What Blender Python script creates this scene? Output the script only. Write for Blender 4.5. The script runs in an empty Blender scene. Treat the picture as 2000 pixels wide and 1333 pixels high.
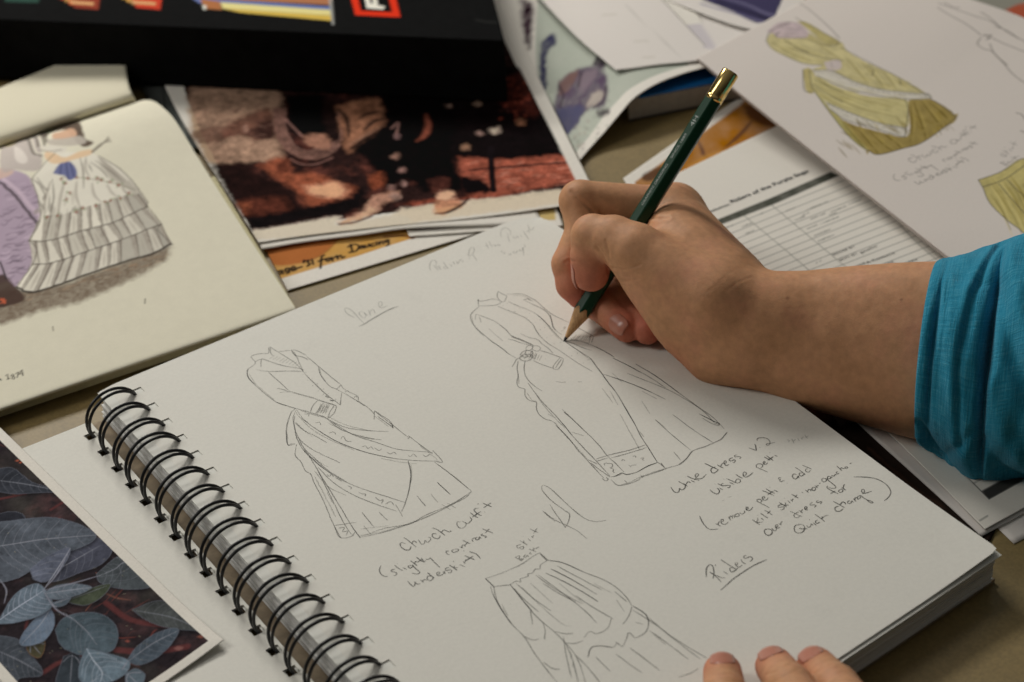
import bpy, bmesh, math, random
import numpy as np
from mathutils import Vector, Matrix

random.seed(7)
RNG = np.random.default_rng(11)
SC = bpy.context.scene
COL = SC.collection
MM = 0.001

# ------------------------------------------------------------------ camera
# pose solved from the pitch of the binding rings and the corners of the page
FPX = 4272.66                       # focal length for a 2000 px wide frame
CAM = np.array([-0.25972, -0.74588, 0.55052 + 0.016])
RCAM = np.array([[0.83482255, -0.54830857, -0.04928505],
                 [-0.34745827, -0.45533868, -0.81971912],
                 [0.42701763, 0.70144451, -0.57064135]])
PAGE = 16.0                         # height of the drawing page above the table, mm


def ray(px, py):
    return RCAM.T @ np.array([(px - 1000) / FPX, (py - 666.5) / FPX, 1.0])


def un(px, py, z=0.0):
    """point on the horizontal plane z (mm above the table)"""
    d = ray(px, py)
    k = (z * MM - CAM[2]) / d[2]
    return CAM + k * d


def at_depth(px, py, depth):
    return CAM + ray(px, py) * depth


D0 = float(RCAM[2] @ (un(1100, 667, PAGE) - CAM))   # depth of the pencil point


def hp(px, py, w):
    """point at w millimetres nearer the viewer than the pencil point"""
    return at_depth(px, py, D0 - w * MM)


# ------------------------------------------------------------------ objects
def tag(o, label=None, cat=None, group=None, kind=None):
    if label: o['label'] = label
    if cat: o['category'] = cat
    if group: o['group'] = group
    if kind: o['kind'] = kind
    return o


def empty(name, loc, label=None, cat=None, group=None):
    o = bpy.data.objects.new(name, None)
    o.empty_display_size = 0.01
    COL.objects.link(o)
    o.location = loc
    bpy.context.view_layer.update()
    return tag(o, label, cat, group)


def place(o, parent):
    if parent is not None:
        o.parent = parent
        p = parent
        m = Matrix.Translation(p.location)
        while p.parent is not None:
            p = p.parent
            m = Matrix.Translation(p.location) @ m
        o.matrix_parent_inverse = Matrix.Identity(4)
        o.location = Vector(o.location) - m.translation
    return o


def mesh_obj(name, verts, faces, mats, parent=None, smooth=True, mat_idx=None, colors=None):
    verts = np.asarray(verts, dtype=np.float64)
    org = verts.mean(axis=0) if len(verts) else np.zeros(3)
    if parent is None:
        org = np.array([org[0], org[1], verts[:, 2].min()])
    me = bpy.data.meshes.new(name)
    if isinstance(faces, np.ndarray):
        k = faces.shape[1]
        me.vertices.add(len(verts))
        me.vertices.foreach_set('co', (verts - org).astype(np.float32).ravel())
        me.loops.add(faces.size)
        me.loops.foreach_set('vertex_index', faces.astype(np.int32).ravel())
        me.polygons.add(len(faces))
        me.polygons.foreach_set('loop_start', np.arange(0, faces.size, k, dtype=np.int32))
        me.polygons.foreach_set('loop_total', np.full(len(faces), k, dtype=np.int32))
        me.update(calc_edges=True)
    else:
        me.from_pydata((verts - org).tolist(), [], [list(f) for f in faces])
    me.validate()
    if not isinstance(mats, (list, tuple)): mats = [mats]
    for m in mats: me.materials.append(m)
    n = len(me.polygons)
    me.polygons.foreach_set('use_smooth', np.full(n, bool(smooth)))
    if mat_idx is not None:
        me.polygons.foreach_set('material_index', np.asarray(mat_idx, dtype=np.int32))
    if colors is not None:
        a = me.color_attributes.new('print', 'FLOAT_COLOR', 'POINT')
        c = np.ones((len(verts), 4), dtype=np.float32)
        c[:, :3] = colors
        a.data.foreach_set('color', c.ravel())
    o = bpy.data.objects.new(name, me)
    COL.objects.link(o)
    o.location = org
    if parent is not None:
        place(o, parent)
    return o


# ------------------------------------------------------------------ materials
def srgb(r, g, b):
    f = lambda c: (c / 255 / 12.92) if c <= 10 else (((c / 255) + 0.055) / 1.055) ** 2.4
    return (f(r), f(g), f(b))


def new_mat(name):
    m = bpy.data.materials.new(name)
    m.use_nodes = True
    nt = m.node_tree
    b = nt.nodes['Principled BSDF']
    return m, nt, b


def N(nt, typ, **kw):
    n = nt.nodes.new(typ)
    for k, v in kw.items():
        if k in n.inputs.keys() if isinstance(k, str) else False:
            n.inputs[k].default_value = v
        else:
            setattr(n, k, v)
    return n


def noise(nt, scale, detail=3, rough=0.55, coord='Object', vec_scale=None):
    tc = nt.nodes.new('ShaderNodeTexCoord')
    n = nt.nodes.new('ShaderNodeTexNoise')
    n.inputs['Scale'].default_value = scale
    n.inputs['Detail'].default_value = detail
    n.inputs['Roughness'].default_value = rough
    if vec_scale is not None:
        mp = nt.nodes.new('ShaderNodeMapping')
        mp.inputs['Scale'].default_value = vec_scale
        nt.links.new(tc.outputs[coord], mp.inputs['Vector'])
        nt.links.new(mp.outputs['Vector'], n.inputs['Vector'])
    else:
        nt.links.new(tc.outputs[coord], n.inputs['Vector'])
    return n


def ramp(nt, src, stops):
    r = nt.nodes.new('ShaderNodeValToRGB')
    e = r.color_ramp.elements
    e[0].position, e[0].color = stops[0][0], (*stops[0][1], 1)
    e[1].position, e[1].color = stops[-1][0], (*stops[-1][1], 1)
    for p, c in stops[1:-1]:
        q = e.new(p)
        q.color = (*c, 1)
    nt.links.new(src, r.inputs['Fac'])
    return r


def bump(nt, b, src, strength, dist):
    bp = nt.nodes.new('ShaderNodeBump')
    bp.inputs['Strength'].default_value = strength
    bp.inputs['Distance'].default_value = dist
    nt.links.new(src, bp.inputs['Height'])
    nt.links.new(bp.outputs['Normal'], b.inputs['Normal'])
    return bp


def paper_mat(name, col, var=0.03, rough=0.75, scale=60, bumps=0.25):
    m, nt, b = new_mat(name)
    n = noise(nt, scale, 4, 0.6)
    lo = tuple(c * (1 - var) for c in col)
    hi = tuple(min(1, c * (1 + var)) for c in col)
    r = ramp(nt, n.outputs['Fac'], [(0.3, lo), (0.7, hi)])
    nt.links.new(r.outputs['Color'], b.inputs['Base Color'])
    b.inputs['Roughness'].default_value = rough
    b.inputs['Specular IOR Level'].default_value = 0.3
    f = noise(nt, 1500, 3, 0.6)
    bump(nt, b, f.outputs['Fac'], bumps, 0.00012)
    return m


def print_mat(name, rough=0.45, spec=0.35, grain=0.06):
    """printed sheet: colours come from the mesh's own 'print' attribute"""
    m, nt, b = new_mat(name)
    a = nt.nodes.new('ShaderNodeAttribute')
    a.attribute_name = 'print'
    n = noise(nt, 900, 3, 0.6)
    r = ramp(nt, n.outputs['Fac'], [(0.25, (1 - grain,) * 3), (0.75, (1 + grain,) * 3)])
    mx = nt.nodes.new('ShaderNodeMix')
    mx.data_type = 'RGBA'; mx.blend_type = 'MULTIPLY'
    mx.inputs['Factor'].default_value = 1
    nt.links.new(a.outputs['Color'], mx.inputs[6])
    nt.links.new(r.outputs['Color'], mx.inputs[7])
    nt.links.new(mx.outputs[2], b.inputs['Base Color'])
    b.inputs['Roughness'].default_value = rough
    b.inputs['Specular IOR Level'].default_value = spec
    f = noise(nt, 40, 2, 0.5)
    bump(nt, b, f.outputs['Fac'], 0.1, 0.0006)
    return m


def plain_mat(name, col, rough=0.5, metal=0.0, spec=0.5, var=0.0, scale=200):
    m, nt, b = new_mat(name)
    b.inputs['Base Color'].default_value = (*col, 1)
    b.inputs['Roughness'].default_value = rough
    b.inputs['Metallic'].default_value = metal
    b.inputs['Specular IOR Level'].default_value = spec
    if var:
        n = noise(nt, scale, 4, 0.6)
        r = ramp(nt, n.outputs['Fac'], [(0.3, tuple(c * (1 - var) for c in col)), (0.7, tuple(c * (1 + var) for c in col))])
        nt.links.new(r.outputs['Color'], b.inputs['Base Color'])
    return m


# ------------------------------------------------------------------ curves
def resample(P, step):
    P = np.asarray(P, float)
    d = np.r_[0, np.cumsum(np.linalg.norm(np.diff(P, axis=0), axis=1))]
    n = max(2, int(math.ceil(d[-1] / step)) + 1)
    t = np.linspace(0, d[-1], n)
    return np.stack([np.interp(t, d, P[:, i]) for i in range(P.shape[1])], 1)


def catmull(P, sub=8):
    P = np.asarray(P, float)
    if len(P) < 3: return P
    Q = np.vstack([2 * P[0] - P[1], P, 2 * P[-1] - P[-2]])
    out = []
    for i in range(1, len(Q) - 2):
        p0, p1, p2, p3 = Q[i - 1], Q[i], Q[i + 1], Q[i + 2]
        t = np.linspace(0, 1, sub, endpoint=False)[:, None]
        out.append(0.5 * (2 * p1 + (p2 - p0) * t + (2 * p0 - 5 * p1 + 4 * p2 - p3) * t ** 2 + (3 * p1 - p0 - 3 * p2 + p3) * t ** 3))
    out.append(P[-1:])
    return np.vstack(out)


# ------------------------------------------------------------------ sheets
def edge(pts, n, smooth=True):
    """pts: (px, py, z) or world 3-vectors already; returns n points by arc length"""
    W = np.array([un(p[0], p[1], p[2]) for p in pts])
    if smooth and len(W) > 2: W = catmull(W, 12)
    d = np.r_[0, np.cumsum(np.linalg.norm(np.diff(W, axis=0), axis=1))]
    t = np.linspace(0, d[-1], n)
    return np.stack([np.interp(t, d, W[:, i]) for i in range(3)], 1)


def coons(A, B, Cc, Dd):
    """A bottom(u), B top(u), Cc left(v), Dd right(v)"""
    n, m = len(A), len(Cc)
    u = np.linspace(0, 1, n)[None, :, None]
    v = np.linspace(0, 1, m)[:, None, None]
    S = (1 - v) * A[None] + v * B[None] + (1 - u) * Cc[:, None] + u * Dd[:, None]
    S -= (1 - u) * (1 - v) * A[0] + u * (1 - v) * A[-1] + (1 - u) * v * B[0] + u * v * B[-1]
    return S


def grid_faces(m, n):
    i = np.arange(m * n).reshape(m, n)
    return np.stack([i[:-1, :-1], i[:-1, 1:], i[1:, 1:], i[1:, :-1]], -1).reshape(-1, 4)


def sheet(name, bottom, top, left, right, res=1.0, thick=0.25, mat=None, parent=None, paint=None, ripple=0.0, disp=None, back=None):
    """A sheet of paper as a curved patch with real thickness (mm). Corner order: bottom and top
    run left to right, left and right run bottom to top. Each edge is a list of (px, py, z)."""
    lb = np.linalg.norm(un(*bottom[0]) - un(*bottom[-1])) / MM
    ll = np.linalg.norm(un(*left[0]) - un(*left[-1])) / MM
    n = max(4, int(lb / res) + 1)
    m = max(4, int(ll / res) + 1)
    S = coons(edge(bottom, n), edge(top, n), edge(left, m), edge(right, m))
    if ripple:
        xx, yy = S[..., 0] * 1000, S[..., 1] * 1000
        S[..., 2] += ripple * MM * (np.sin(xx / 23 + 1) * np.sin(yy / 31) + 0.5 * np.sin(xx / 11 + yy / 17))
    if disp is not None: S = disp(S)
    P = S.reshape(-1, 3)
    F = grid_faces(m, n)
    nv = len(P)
    # thickness: offset copy below, joined round the rim
    du = np.gradient(S, axis=1); dv = np.gradient(S, axis=0)
    nn = np.cross(du, dv); nn /= np.linalg.norm(nn, axis=2, keepdims=True) + 1e-12
    if nn[..., 2].mean() < 0:
        nn = -nn; F = F[:, ::-1]
    Q = (S - nn * thick * MM).reshape(-1, 3)
    idx = np.arange(nv).reshape(m, n)
    loop = np.r_[idx[0, :], idx[1:, -1], idx[-1, -2::-1], idx[-2:0:-1, 0]]
    nxt = np.roll(loop, -1)
    side = np.stack([loop, loop + nv, nxt + nv, nxt], 1)
    # orient side faces outward
    c = P.mean(0); a = P[loop[0]]; b2 = P[nxt[0]]
    nrm = np.cross(Q[loop[0]] - a, b2 - a)
    if np.dot(nrm, a - c) < 0: side = side[:, ::-1]
    V = np.vstack([P, Q])
    FF = np.vstack([F, F[:, ::-1] + nv, side])
    cols = None
    if paint is not None:
        cc = paint(P, S, m, n)
        cols = np.vstack([cc, np.tile(np.array(back if back is not None else (0.7, 0.69, 0.66)), (nv, 1))])
    o = mesh_obj(name, V, FF, mat, parent, True, colors=cols)
    return o


# ------------------------------------------------------------------ painting printed pictures in the sheet's own plane
def vnoise(xy, scale, seed=0):
    r = np.random.default_rng(seed)
    T = r.random((256, 256))
    p = xy * scale
    i = np.floor(p).astype(int); f = p - i
    f = f * f * (3 - 2 * f)
    a = T[i[:, 0] % 256, i[:, 1] % 256]; b = T[(i[:, 0] + 1) % 256, i[:, 1] % 256]
    c = T[i[:, 0] % 256, (i[:, 1] + 1) % 256]; d = T[(i[:, 0] + 1) % 256, (i[:, 1] + 1) % 256]
    return (a * (1 - f[:, 0]) + b * f[:, 0]) * (1 - f[:, 1]) + (c * (1 - f[:, 0]) + d * f[:, 0]) * f[:, 1]


def fbm(xy, scale, seed=0, oct=4):
    v = 0; a = 0.5; t = 0
    for k in range(oct):
        v = v + a * vnoise(xy, scale * 2 ** k, seed + k); t += a; a *= 0.55
    return v / t


class Canvas:
    """colour per vertex, painted in the flat coordinates of the sheet itself (mm across and along it)"""
    def __init__(self, S, base):
        m, n = S.shape[:2]
        du = np.linalg.norm(np.diff(S, axis=1), axis=2).mean() * 1000
        dv = np.linalg.norm(np.diff(S, axis=0), axis=2).mean() * 1000
        U, Vv = np.meshgrid(np.arange(n) * du, np.arange(m) * dv)
        self.W, self.H = (n - 1) * du, (m - 1) * dv
        self.xy = np.stack([U.ravel(), Vv.ravel()], 1)
        self.c = np.tile(np.array(base, float), (m * n, 1))
        self.m, self.n, self.du, self.dv = m, n, du, dv
        C = (S.reshape(-1, 3) - CAM) @ RCAM.T
        self.p2 = np.stack([1000 + FPX * C[:, 0] / C[:, 2], 666.5 + FPX * C[:, 1] / C[:, 2]], 1)
        self.g2 = self.p2.reshape(m, n, 2)

    def loc(self, px, py):
        """flat sheet coordinates of the point of the sheet seen at a given place in the picture"""
        p = np.array([px, py], float)
        st = 6
        cg = self.g2[::st, ::st]
        d = ((cg - p) ** 2).sum(2)
        i, j = np.unravel_index(int(np.argmin(d)), d.shape)
        ia, ja = max(i * st - st, 0), max(j * st - st, 0)
        w = self.g2[ia:i * st + st + 1, ja:j * st + st + 1]
        d = ((w - p) ** 2).sum(2)
        i, j = np.unravel_index(int(np.argmin(d)), d.shape)
        i += ia; j += ja
        i0 = min(max(i, 1), self.m - 2); j0 = min(max(j, 1), self.n - 2)
        gu = (self.g2[i0, j0 + 1] - self.g2[i0, j0 - 1]) / 2
        gv = (self.g2[i0 + 1, j0] - self.g2[i0 - 1, j0]) / 2
        A = np.stack([gu, gv], 1)
        try: t = np.linalg.solve(A, p - self.g2[i, j])
        except Exception: t = np.zeros(2)
        return np.array([(j + t[0]) * self.du, (i + t[1]) * self.dv])

    def pts(self, L, tr=None):
        if tr == 'mm': return np.array(L, float)
        return np.array([self.loc(*(tr(*p) if tr else p)) for p in L])

    def sd_poly(self, Q, XY):
        n = len(Q)
        d = np.full(len(XY), 1e9); inside = np.zeros(len(XY), bool)
        for i in range(n):
            a, b = Q[i], Q[(i + 1) % n]
            e = b - a; w = XY - a
            t = np.clip((w @ e) / (e @ e + 1e-12), 0, 1)
            d = np.minimum(d, np.sum((w - t[:, None] * e) ** 2, 1))
            cond = (a[1] > XY[:, 1]) != (b[1] > XY[:, 1])
            xi = (b[0] - a[0]) * (XY[:, 1] - a[1]) / (b[1] - a[1] + 1e-12) + a[0]
            inside ^= cond & (XY[:, 0] < xi)
        d = np.sqrt(d)
        return np.where(inside, -d, d)

    def _sub(self, Q, pad):
        lo, hi = Q.min(0) - pad, Q.max(0) + pad
        return np.where(np.all((self.xy > lo) & (self.xy < hi), axis=1))[0]

    def XYw(self, idx, wob):
        XY = self.xy[idx]
        if wob:
            XY = XY + wob * (np.stack([fbm(XY, 0.35, 5), fbm(XY, 0.35, 9)], 1) - 0.5) * 2
        return XY

    def blend(self, idx, m, col):
        col = np.array(col, float)
        if col.ndim == 1: col = col[None]
        self.c[idx] = self.c[idx] * (1 - m[:, None]) + col * m[:, None]

    def poly(self, L, col, soft=0.5, alpha=1.0, tr=None, wob=0.0, smooth=True, tex=None):
        Q = self.pts(L, tr)
        if smooth: Q = catmull(np.vstack([Q, Q[:1]]), 6)[:-1]
        idx = self._sub(Q, soft * 2 + wob * 2 + 0.5)
        if not len(idx): return
        XY = self.XYw(idx, wob)
        d = self.sd_poly(Q, XY)
        m = np.clip(0.5 - d / (2 * soft), 0, 1) * alpha
        if tex is not None: m = m * tex(XY)
        self.blend(idx, m, col if not callable(col) else col(XY))

    def line(self, L, col, width, soft=0.25, alpha=1.0, tr=None, wob=0.0, taper=False, smooth=True, tex=None):
        Q = self.pts(L, tr)
        if smooth: Q = catmull(Q, 6)
        idx = self._sub(Q, width + soft * 2 + wob * 2 + 0.5)
        if not len(idx): return
        XY = self.XYw(idx, wob)
        best = np.full(len(XY), 1e9)
        n = len(Q) - 1
        for i in range(n):
            a, b = Q[i], Q[i + 1]
            e = b - a; w = XY - a
            t = np.clip((w @ e) / (e @ e + 1e-12), 0, 1)
            dd = np.sqrt(np.sum((w - t[:, None] * e) ** 2, 1))
            ww = width / 2
            if taper:
                s = (i + t) / n
                ww = ww * (0.25 + 0.75 * np.sin(np.pi * np.clip(s * 0.9 + 0.05, 0, 1)))
            best = np.minimum(best, dd - ww)
        m = np.clip(0.5 - best / (2 * soft), 0, 1) * alpha
        if tex is not None: m = m * tex(XY)
        self.blend(idx, m, col)

    def wash(self, f):
        self.c = f(self.xy, self.c)


# ------------------------------------------------------------------ pencil and ink strokes as thin ribbons lying on a sheet
class Strokes:
    def __init__(self, z, off=0.10):
        self.z = z; self.off = off
        self.V = []; self.F = []; self.M = []

    def add(self, pts, width=0.42, mat=0, tr=None, smooth=True, taper=True, jitter=0.05, close=False):
        P = []
        for p in pts:
            q = tr(*p) if tr else p
            P.append(un(q[0], q[1], self.z)[:2])
        P = np.array(P)
        if close: P = np.vstack([P, P[:1]])
        if smooth and len(P) > 2: P = catmull(P, 8)
        P = resample(P, 0.0006)
        if jitter:
            k = len(P)
            j = np.cumsum(RNG.normal(0, 1, (k, 2)), axis=0)
            j -= np.linspace(0, 1, k)[:, None] * j[-1]
            nrm = np.sqrt(np.mean(j ** 2)) + 1e-9
            P = P + j / nrm * jitter * MM
        T = np.gradient(P, axis=0); T /= np.linalg.norm(T, axis=1, keepdims=True) + 1e-12
        Nn = np.stack([-T[:, 1], T[:, 0]], 1)
        k = len(P)
        w = np.full(k, width * MM / 2)
        if taper:
            s = np.linspace(0, 1, k)
            w *= 0.55 + 0.45 * np.clip(np.minimum(s, 1 - s) * 8, 0, 1)
        w *= 0.85 + 0.3 * np.interp(np.arange(k), np.arange(0, k + 6, 6), RNG.random(len(np.arange(0, k + 6, 6))))
        zz = self.z * MM + self.off * MM + RNG.random() * 0.00003
        b = len(self.V)
        for i in range(k):
            l = P[i] + Nn[i] * w[i]; r = P[i] - Nn[i] * w[i]
            self.V.append((l[0], l[1], zz)); self.V.append((r[0], r[1], zz))
        for i in range(k - 1):
            self.F.append((b + 2 * i, b + 2 * i + 1, b + 2 * i + 3, b + 2 * i + 2)); self.M.append(mat)

    def text(self, s, **kw):
        """'x,y x,y ...; x,y ...' strokes separated by semicolons"""
        for st in s.split(';'):
            st = st.strip()
            if not st: continue
            p = [tuple(float(a) for a in q.split(',')) for q in st.split()]
            if len(p) == 1: p = [p[0], (p[0][0] + 3, p[0][1] + 2)]
            self.add(p, **kw)

    def build(self, name, mats, parent):
        return mesh_obj(name, np.array(self.V), self.F, mats, parent, False, mat_idx=self.M)


def zoom(x0, y0, s):
    return lambda x, y: (x0 + x / s, y0 + y / s)


def tube(path, rad, seg=10, cap=True):
    """verts, faces of a tube along a path; rad scalar or per point"""
    P = np.asarray(path, float)
    k = len(P)
    R = np.full(k, rad) if np.isscalar(rad) else np.asarray(rad)
    T = np.gradient(P, axis=0); T /= np.linalg.norm(T, axis=1, keepdims=True) + 1e-12
    up = np.array([0.0, 0, 1]) if abs(T[0][2]) < 0.9 else np.array([1.0, 0, 0])
    n = np.cross(T[0], up); n /= np.linalg.norm(n)
    V = []; F = []
    for i in range(k):
        n = n - T[i] * np.dot(n, T[i]); n /= np.linalg.norm(n)
        b = np.cross(T[i], n)
        for j in range(seg):
            a = 2 * math.pi * j / seg
            V.append(P[i] + R[i] * (math.cos(a) * n + math.sin(a) * b))
    for i in range(k - 1):
        for j in range(seg):
            F.append((i * seg + j, i * seg + (j + 1) % seg, (i + 1) * seg + (j + 1) % seg, (i + 1) * seg + j))
    if cap:
        F.append(tuple(range(seg - 1, -1, -1)))
        F.append(tuple(range((k - 1) * seg, k * seg)))
    return V, F


def prism(quad, z0, z1):
    """box on a world-XY polygon between heights (mm)"""
    n = len(quad)
    V = [(p[0], p[1], z0 * MM) for p in quad] + [(p[0], p[1], z1 * MM) for p in quad]
    F = [tuple(range(n - 1, -1, -1)), tuple(range(n, 2 * n))]
    for i in range(n):
        F.append((i, (i + 1) % n, n + (i + 1) % n, n + i))
    a = sum(quad[i][0] * quad[(i + 1) % n][1] - quad[(i + 1) % n][0] * quad[i][1] for i in range(n))
    if a < 0: F = [f[::-1] for f in F]
    return V, F


def bevel(o, w=0.0006, seg=2):
    m = o.modifiers.new('bevel', 'BEVEL'); m.width = w; m.segments = seg; m.limit_method = 'ANGLE'
    return o
# ------------------------------------------------------------------ world, camera, lamps, table
def pc(r, g, b, k=1.42):
    """surface colour that shows as this picture colour under the main light"""
    return tuple(min(0.95, c * k) for c in srgb(r, g, b))


w = bpy.data.worlds.new('World'); SC.world = w; w.use_nodes = True
bg = w.node_tree.nodes['Background']
# dim room: pale ceiling above, darker walls, dark floor
wt = w.node_tree
tc = wt.nodes.new('ShaderNodeTexCoord'); sx = wt.nodes.new('ShaderNodeSeparateXYZ')
wt.links.new(tc.outputs['Generated'], sx.inputs['Vector'])
wr = ramp(wt, sx.outputs['Z'], [(0.0, (0.16, 0.15, 0.13)), (0.3, (0.30, 0.285, 0.26)), (0.62, (0.85, 0.83, 0.77)), (1.0, (1.25, 1.22, 1.14))])
# the side where the person sits is darker than the open side of the room
dt = wt.nodes.new('ShaderNodeVectorMath'); dt.operation = 'DOT_PRODUCT'; dt.inputs[1].default_value = (-0.66, 0.66, 0.35)
wt.links.new(tc.outputs['Generated'], dt.inputs[0])
wd = ramp(wt, dt.outputs['Value'], [(0.0, (0.62,) * 3), (0.25, (0.80,) * 3), (0.8, (1.1,) * 3)])
wm = wt.nodes.new('ShaderNodeMix'); wm.data_type = 'RGBA'; wm.blend_type = 'MULTIPLY'; wm.inputs['Factor'].default_value = 1
wt.links.new(wr.outputs['Color'], wm.inputs[6]); wt.links.new(wd.outputs['Color'], wm.inputs[7])
wt.links.new(wm.outputs[2], bg.inputs['Color'])
bg.inputs['Strength'].default_value = 0.138

cam = bpy.data.cameras.new('camera'); cam_o = bpy.data.objects.new('camera', cam); COL.objects.link(cam_o)
cam.sensor_width = 36; cam.lens = FPX / 2000 * 36
cam.clip_start = 0.05; cam.clip_end = 20
M = Matrix([[RCAM[0][i], -RCAM[1][i], -RCAM[2][i], CAM[i]] for i in range(3)] + [[0, 0, 0, 1]])
cam_o.matrix_world = M
cam.dof.use_dof = True; cam.dof.focus_distance = 0.90; cam.dof.aperture_fstop = 10.5
SC.camera = cam_o
SC.view_settings.view_transform = 'Standard'
SC.view_settings.look = 'None'
SC.view_settings.exposure = 0.0
SC.view_settings.gamma = 1.0
try: SC.view_settings.use_curve_mapping = False
except Exception: pass
SC.cycles.max_bounces = 8


def area(name, loc, target, sx, sy, power, col):
    l = bpy.data.lights.new(name, 'AREA'); l.shape = 'RECTANGLE'; l.size = sx; l.size_y = sy
    l.energy = power; l.color = col
    o = bpy.data.objects.new(name, l); COL.objects.link(o)
    o.location = loc
    o.rotation_euler = (Vector(target) - Vector(loc)).to_track_quat('-Z', 'Y').to_euler()
    return o


area('ceiling_lamp', (0.24, 1.18, 1.02), (0.12, 0.02, 0), 0.75, 0.26, 16.3, (1.0, 0.977, 0.925))
area('ceiling_lamp', (-0.72, 0.38, 0.85), (0.05, 0.0, 0), 0.25, 0.6, 3.9, (1.0, 0.977, 0.925))
area('ceiling_lamp', (1.7, 1.0, 1.6), (0.3, 0.0, 0), 0.3, 1.0, 2.5, (1.0, 0.95, 0.91))

m_table, nt, b = new_mat('table laminate')
n = noise(nt, 14, 5, 0.6)
r = ramp(nt, n.outputs['Fac'], [(0.3, pc(104, 88, 52)), (0.7, pc(120, 102, 64))])
n2 = noise(nt, 700, 2, 0.5)
r2 = ramp(nt, n2.outputs['Fac'], [(0.35, (0.88,) * 3), (0.65, (1.08,) * 3)])
mx = nt.nodes.new('ShaderNodeMix'); mx.data_type = 'RGBA'; mx.blend_type = 'MULTIPLY'; mx.inputs['Factor'].default_value = 1
nt.links.new(r.outputs['Color'], mx.inputs[6]); nt.links.new(r2.outputs['Color'], mx.inputs[7])
nt.links.new(mx.outputs[2], b.inputs['Base Color'])
b.inputs['Roughness'].default_value = 0.55
bump(nt, b, n2.outputs['Fac'], 0.15, 0.0003)
V, F = prism([(-1.2, -1.0), (1.6, -1.0), (1.6, 1.6), (-1.2, 1.6)], -25, 0)
tag(mesh_obj('table_top', V, F, m_table, None, False), kind='structure')
# ------------------------------------------------------------------ the spiral sketchbook
m_page, nt, b = new_mat('drawing paper')
n1 = noise(nt, 9, 4, 0.6); n2 = noise(nt, 55, 5, 0.65); n3 = noise(nt, 620, 3, 0.7)
r1 = ramp(nt, n1.outputs['Fac'], [(0.35, (0.745, 0.722, 0.652)), (0.65, (0.762, 0.739, 0.670))])
r2 = ramp(nt, n2.outputs['Fac'], [(0.28, (0.965,) * 3), (0.42, (1.0,) * 3), (1.0, (1.0,) * 3)])       # rubbed graphite smudges
r3 = ramp(nt, n3.outputs['Fac'], [(0.3, (0.955,) * 3), (0.7, (1.02,) * 3)])                            # tooth of the paper
mA = nt.nodes.new('ShaderNodeMix'); mA.data_type = 'RGBA'; mA.blend_type = 'MULTIPLY'; mA.inputs['Factor'].default_value = 1
mB = nt.nodes.new('ShaderNodeMix'); mB.data_type = 'RGBA'; mB.blend_type = 'MULTIPLY'; mB.inputs['Factor'].default_value = 1
nt.links.new(r1.outputs['Color'], mA.inputs[6]); nt.links.new(r2.outputs['Color'], mA.inputs[7])
nt.links.new(mA.outputs[2], mB.inputs[6]); nt.links.new(r3.outputs['Color'], mB.inputs[7])
nt.links.new(mB.outputs[2], b.inputs['Base Color'])
b.inputs['Roughness'].default_value = 0.85; b.inputs['Specular IOR Level'].default_value = 0.25
f = noise(nt, 1300, 3, 0.6); bump(nt, b, f.outputs['Fac'], 0.3, 0.00014)
m_page2 = paper_mat('drawing paper underneath', (0.73, 0.72, 0.66), 0.02, 0.85, 40)
m_wire = plain_mat('black coated wire', (0.008, 0.008, 0.009), 0.3, 0.0, 0.4)
m_board = plain_mat('grey brown board', (0.26, 0.20, 0.13), 0.8, var=0.2)

# fore edges of the pages: fine layers
m_edge, nt, b = new_mat('page edges')
tc = nt.nodes.new('ShaderNodeTexCoord'); mp = nt.nodes.new('ShaderNodeMapping'); mp.inputs['Scale'].default_value = (18, 18, 2600)
nz = nt.nodes.new('ShaderNodeTexNoise'); nz.inputs['Scale'].default_value = 1; nz.inputs['Detail'].default_value = 3
nt.links.new(tc.outputs['Object'], mp.inputs['Vector']); nt.links.new(mp.outputs['Vector'], nz.inputs['Vector'])
r = ramp(nt, nz.outputs['Fac'], [(0.3, (0.50, 0.49, 0.47)), (0.5, (0.74, 0.73, 0.70)), (0.7, (0.84, 0.83, 0.80))])
nt.links.new(r.outputs['Color'], b.inputs['Base Color']); b.inputs['Roughness'].default_value = 0.9
bump(nt, b, nz.outputs['Fac'], 0.5, 0.0004)

XL, XR, YT, YB = -11.3, 222.8, 8.9, -299.5      # page outline in mm, x across from the rings, y up the page
PITCH = 13.9


def skew(x, y):
    """the loose sheets are pulled a little out of square at both ends (mm)"""
    b = max(0.0, min(1.0, (-150 - y) / 150)); t = max(0.0, min(1.0, (y + 60) / 69))
    return y + (x - XR) * 0.105 * b * b + (x - XL) * 0.031 * t * t


NR = 22
book = empty('sketchbook', (0.1, -0.14, 0), 'open spiral bound sketchbook with pencil drawings of long dresses under the writing hand', 'sketchbook')


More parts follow.
